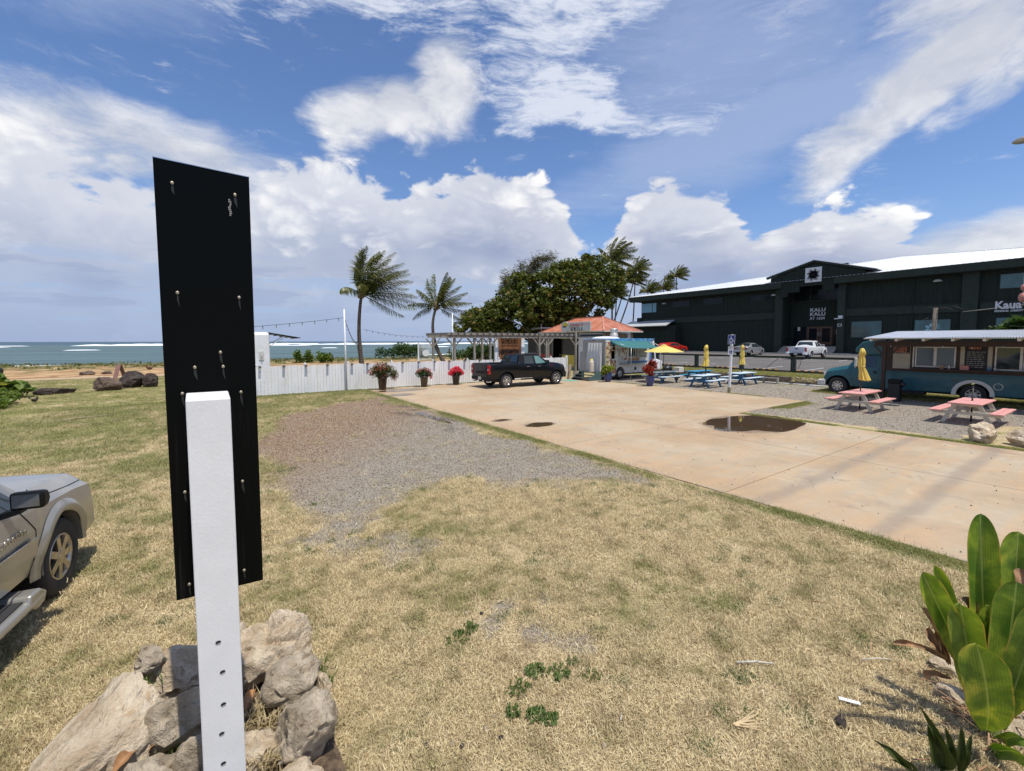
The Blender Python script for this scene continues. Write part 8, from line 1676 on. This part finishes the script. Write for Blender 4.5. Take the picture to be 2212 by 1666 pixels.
    redm = ((y_ - (x_ - 3) * 1.1) - 8.5).smooth(0, 5.5) * x_.smooth(8, 7.4) * noise(nt, v, 2, 4).smooth(.25, .5)
    setv(nt, b, 'Base Color', mixc(nt, redm, mixc(nt, rn.smooth(.3, .7), (.125, .108, .088), (.47, .42, .35)), mixc(nt, rn.smooth(.3, .7), (.13, .075, .042), (.38, .26, .17)))); setv(nt, b, 'Roughness', .85)
    sm = [rock_mesh('gravel_stone', (.013, .010, .008), 200 + k, st, sub=1, planes=5) for k in range(5)]
    x = np.concatenate([r.uniform(1, 7.3, 90000), r.uniform(16.3, 29.6, 90000)]); y = np.concatenate([r.uniform(2.4, 21.5, 90000), r.uniform(1.5, 23.5, 90000)]); g, red, d1, d2 = ground_attrs(x, y); dc = np.hypot(x, y)
    k = (r.random(len(x)) < g * np.clip(1.2 - dc / 22, .22, 1)); x, y, dc = x[k], y[k], dc[k]; pts = np.stack([x, y, terrain(x, y) + .004], 1); rot = r.uniform(0, 6.28, (len(x), 3))
    scatter('loose_gravel', pts, rot, r.uniform(.6, 1.5, len(x)) * (.8 + dc / 40), sm)
    # pebbles blown onto the slab
    x = r.uniform(7.6, 16, 170); y = r.uniform(-2, 14, 170); scatter('slab_pebbles', np.stack([x, y, x * 0 + .028], 1), r.uniform(0, 6.28, (170, 3)), r.uniform(.7, 2.0, 170), sm[:3])
build_scatter()

# ================================================================ PERSON, DOG, BIRDS
def build_person():
    base = at(970.5, 737, 87.5); base.z = -.30; t = thing('person', 'person in a dark top and shorts standing on the beach beyond the fence', 'person', base, R(40))
    J = {'pel': (0, 0, .92, .15), 'wa': (0, 0, 1.08, .135), 'ch': (0, .01, 1.30, .165), 'ne': (0, .0, 1.48, .06), 'he': (0, .02, 1.60, .10), 'ht': (0, .02, 1.72, .085), 'hl': (.10, 0, .88, .10), 'kl': (.11, .03, .48, .065), 'al': (.11, -.01, .08, .045), 'tl': (.12, .14, .03, .035), 'hr': (-.10, 0, .88, .10), 'kr': (-.12, .06, .48, .065), 'ar': (-.13, .02, .08, .045), 'tr': (-.14, .17, .03, .035), 'sl': (.19, 0, 1.42, .065), 'el': (.25, .0, 1.14, .045), 'wl': (.27, .08, .90, .035), 'fl': (.27, .12, .80, .04), 'sr': (-.19, 0, 1.42, .065), 'er': (-.26, .02, 1.14, .045), 'wr': (-.24, .16, .95, .035), 'fr': (-.22, .22, .88, .04)}
    E_ = [('pel', 'wa'), ('wa', 'ch'), ('ch', 'ne'), ('ne', 'he'), ('he', 'ht'), ('pel', 'hl'), ('hl', 'kl'), ('kl', 'al'), ('al', 'tl'), ('pel', 'hr'), ('hr', 'kr'), ('kr', 'ar'), ('ar', 'tr'), ('ch', 'sl'), ('sl', 'el'), ('el', 'wl'), ('wl', 'fl'), ('ch', 'sr'), ('sr', 'er'), ('er', 'wr'), ('wr', 'fr')]
    skin_obj('body', J, E_, M('skin', (.30, .16, .10), .6), t)
    top = {k: (*J[k][:3], J[k][3] + .025) for k in ('wa', 'ch', 'sl', 'sr', 'el', 'er')}; top['el'] = (.235, 0, 1.22, .06); top['er'] = (-.24, .01, 1.22, .06); top['wa'] = (0, 0, 1.0, .16); skin_obj('shirt', top, [('wa', 'ch'), ('ch', 'sl'), ('sl', 'el'), ('ch', 'sr'), ('sr', 'er')], M('dark_shirt', (.02, .022, .03), .8), t)
    sh = {'pel': (0, 0, .95, .17), 'hl': (.10, 0, .86, .12), 'hr': (-.10, 0, .86, .12), 'kl': (.11, .02, .58, .10), 'kr': (-.115, .04, .58, .10)}; skin_obj('shorts', sh, [('pel', 'hl'), ('hl', 'kl'), ('pel', 'hr'), ('hr', 'kr')], M('dark_shorts', (.03, .03, .035), .8), t)
    MB().ball((0, 0, 1.69), (.105, .115, .09), 12, 8).build('hair', M('dark_hair', (.02, .014, .01), .7), t)
    b2 = at(950, 737, 86); b2.z = -.30; d = thing('dog', 'tan dog standing on the sand to the left of the person', 'dog', b2, R(-35)); dm = M('tan_fur', (.30, .18, .09), .85)
    D = {'rump': (-.28, 0, .48, .11), 'mid': (0, 0, .47, .10), 'chest': (.25, 0, .46, .13), 'neck': (.38, 0, .60, .07), 'head': (.48, 0, .70, .075), 'nose': (.62, 0, .67, .035), 'tail': (-.42, 0, .56, .03), 'tip': (-.55, 0, .66, .018), 'fl': (.26, .09, .24, .04), 'fl2': (.25, .09, .03, .028), 'fr': (.26, -.09, .24, .04), 'fr2': (.28, -.09, .03, .028), 'bl': (-.26, .09, .30, .06), 'bl1': (-.36, .09, .18, .03), 'bl2': (-.32, .09, .03, .026), 'br': (-.26, -.09, .30, .06), 'br1': (-.34, -.09, .18, .03), 'br2': (-.30, -.09, .03, .026)}
    skin_obj('body', D, [('mid', 'rump'), ('mid', 'chest'), ('chest', 'neck'), ('neck', 'head'), ('head', 'nose'), ('rump', 'tail'), ('tail', 'tip'), ('chest', 'fl'), ('fl', 'fl2'), ('chest', 'fr'), ('fr', 'fr2'), ('rump', 'bl'), ('bl', 'bl1'), ('bl1', 'bl2'), ('rump', 'br'), ('br', 'br1'), ('br1', 'br2')], dm, d)
    for s in (-1, 1): MB().prism([(.44, .74), (.49, .75), (.46, .82)], s * .05, s * .065, 'y').build('ear', dm, d)
def skin_obj(name, J, E_, mat, parent):
    ks = list(J); me = bpy.data.meshes.new(name); me.from_pydata([J[k][:3] for k in ks], [(ks.index(a), ks.index(b)) for a, b in E_], []); me.materials.append(mat); o = link(name, me, parent)
    md = o.modifiers.new('skin', 'SKIN'); md.use_smooth_shade = True
    sv = me.skin_vertices[0].data if me.skin_vertices else None
    if sv is None:
        bm = bmesh.new(); bm.from_mesh(me); bm.verts.layers.skin.verify(); bm.to_mesh(me); bm.free(); sv = me.skin_vertices[0].data
    for i, k in enumerate(ks): sv[i].radius = (J[k][3], J[k][3]); sv[i].use_root = (i == 0)
    q = o.modifiers.new('sub', 'SUBSURF'); q.levels = 1; q.render_levels = 1; return o
build_person()
def bird(name, lab, loc, rz, sc, bodyc, comb_=True):
    t = thing(name, lab, 'bird', loc, R(rz)); t.scale = (sc,) * 3; m = M(name + '_feathers_%d' % int(rz), bodyc, .7, var=.4, vs=30); mb = MB(); mb.ball((0, 0, .24), (.15, .08, .10), 14, 8); mb.ball((.13, 0, .33), (.05, .045, .09), 10, 6); mb.ball((.155, 0, .42), (.04, .032, .036), 10, 6); mb.build('body', m, t)
    mb = MB(); r = random.Random(1)
    for k in range(7): mb.tube([(-.12, 0, .27), (-.20 - .01 * k, .02 * (k - 3) / 3, .34 + .018 * k), (-.27 - .012 * k, .03 * (k - 3) / 3, .30 + .03 * k)], [.02, .015, .004], 5)
    mb.build('tail', m, t); mb = MB()
    for s in (-1, 1): mb.tube([(.02, s * .04, .17), (.03, s * .04, .08), (.01, s * .04, .01)], .008, 5); mb.tube([(.01, s * .04, .01), (.06, s * .045, .005)], .006, 5)
    mb.build('leg', amber, t); MB().cyl((.185, 0, .415), (.215, 0, .405), .012, .002, 6).build('beak', amber, t)
    if comb_: MB().prism([(.13, .44), (.18, .44), (.17, .475), (.155, .46), (.145, .475)], -.006, .006, 'y').build('comb', redlens, t)
bird('chicken', 'small brown chicken standing under the open-umbrella picnic table', (25.3, 17.3, .01), 200, .85, (.10, .05, .025))
bird('rooster', 'red-brown rooster on the grass above the right lava boulder', (-3.77, 53.0, float(terrain(-3.77, 53.0))), 180, 1.4, (.09, .03, .02))
bird('dark_bird', 'small dark bird pecking beside the low left bushes', (-5.9, 27.6, 0), -20, .75, (.02, .018, .016), False)
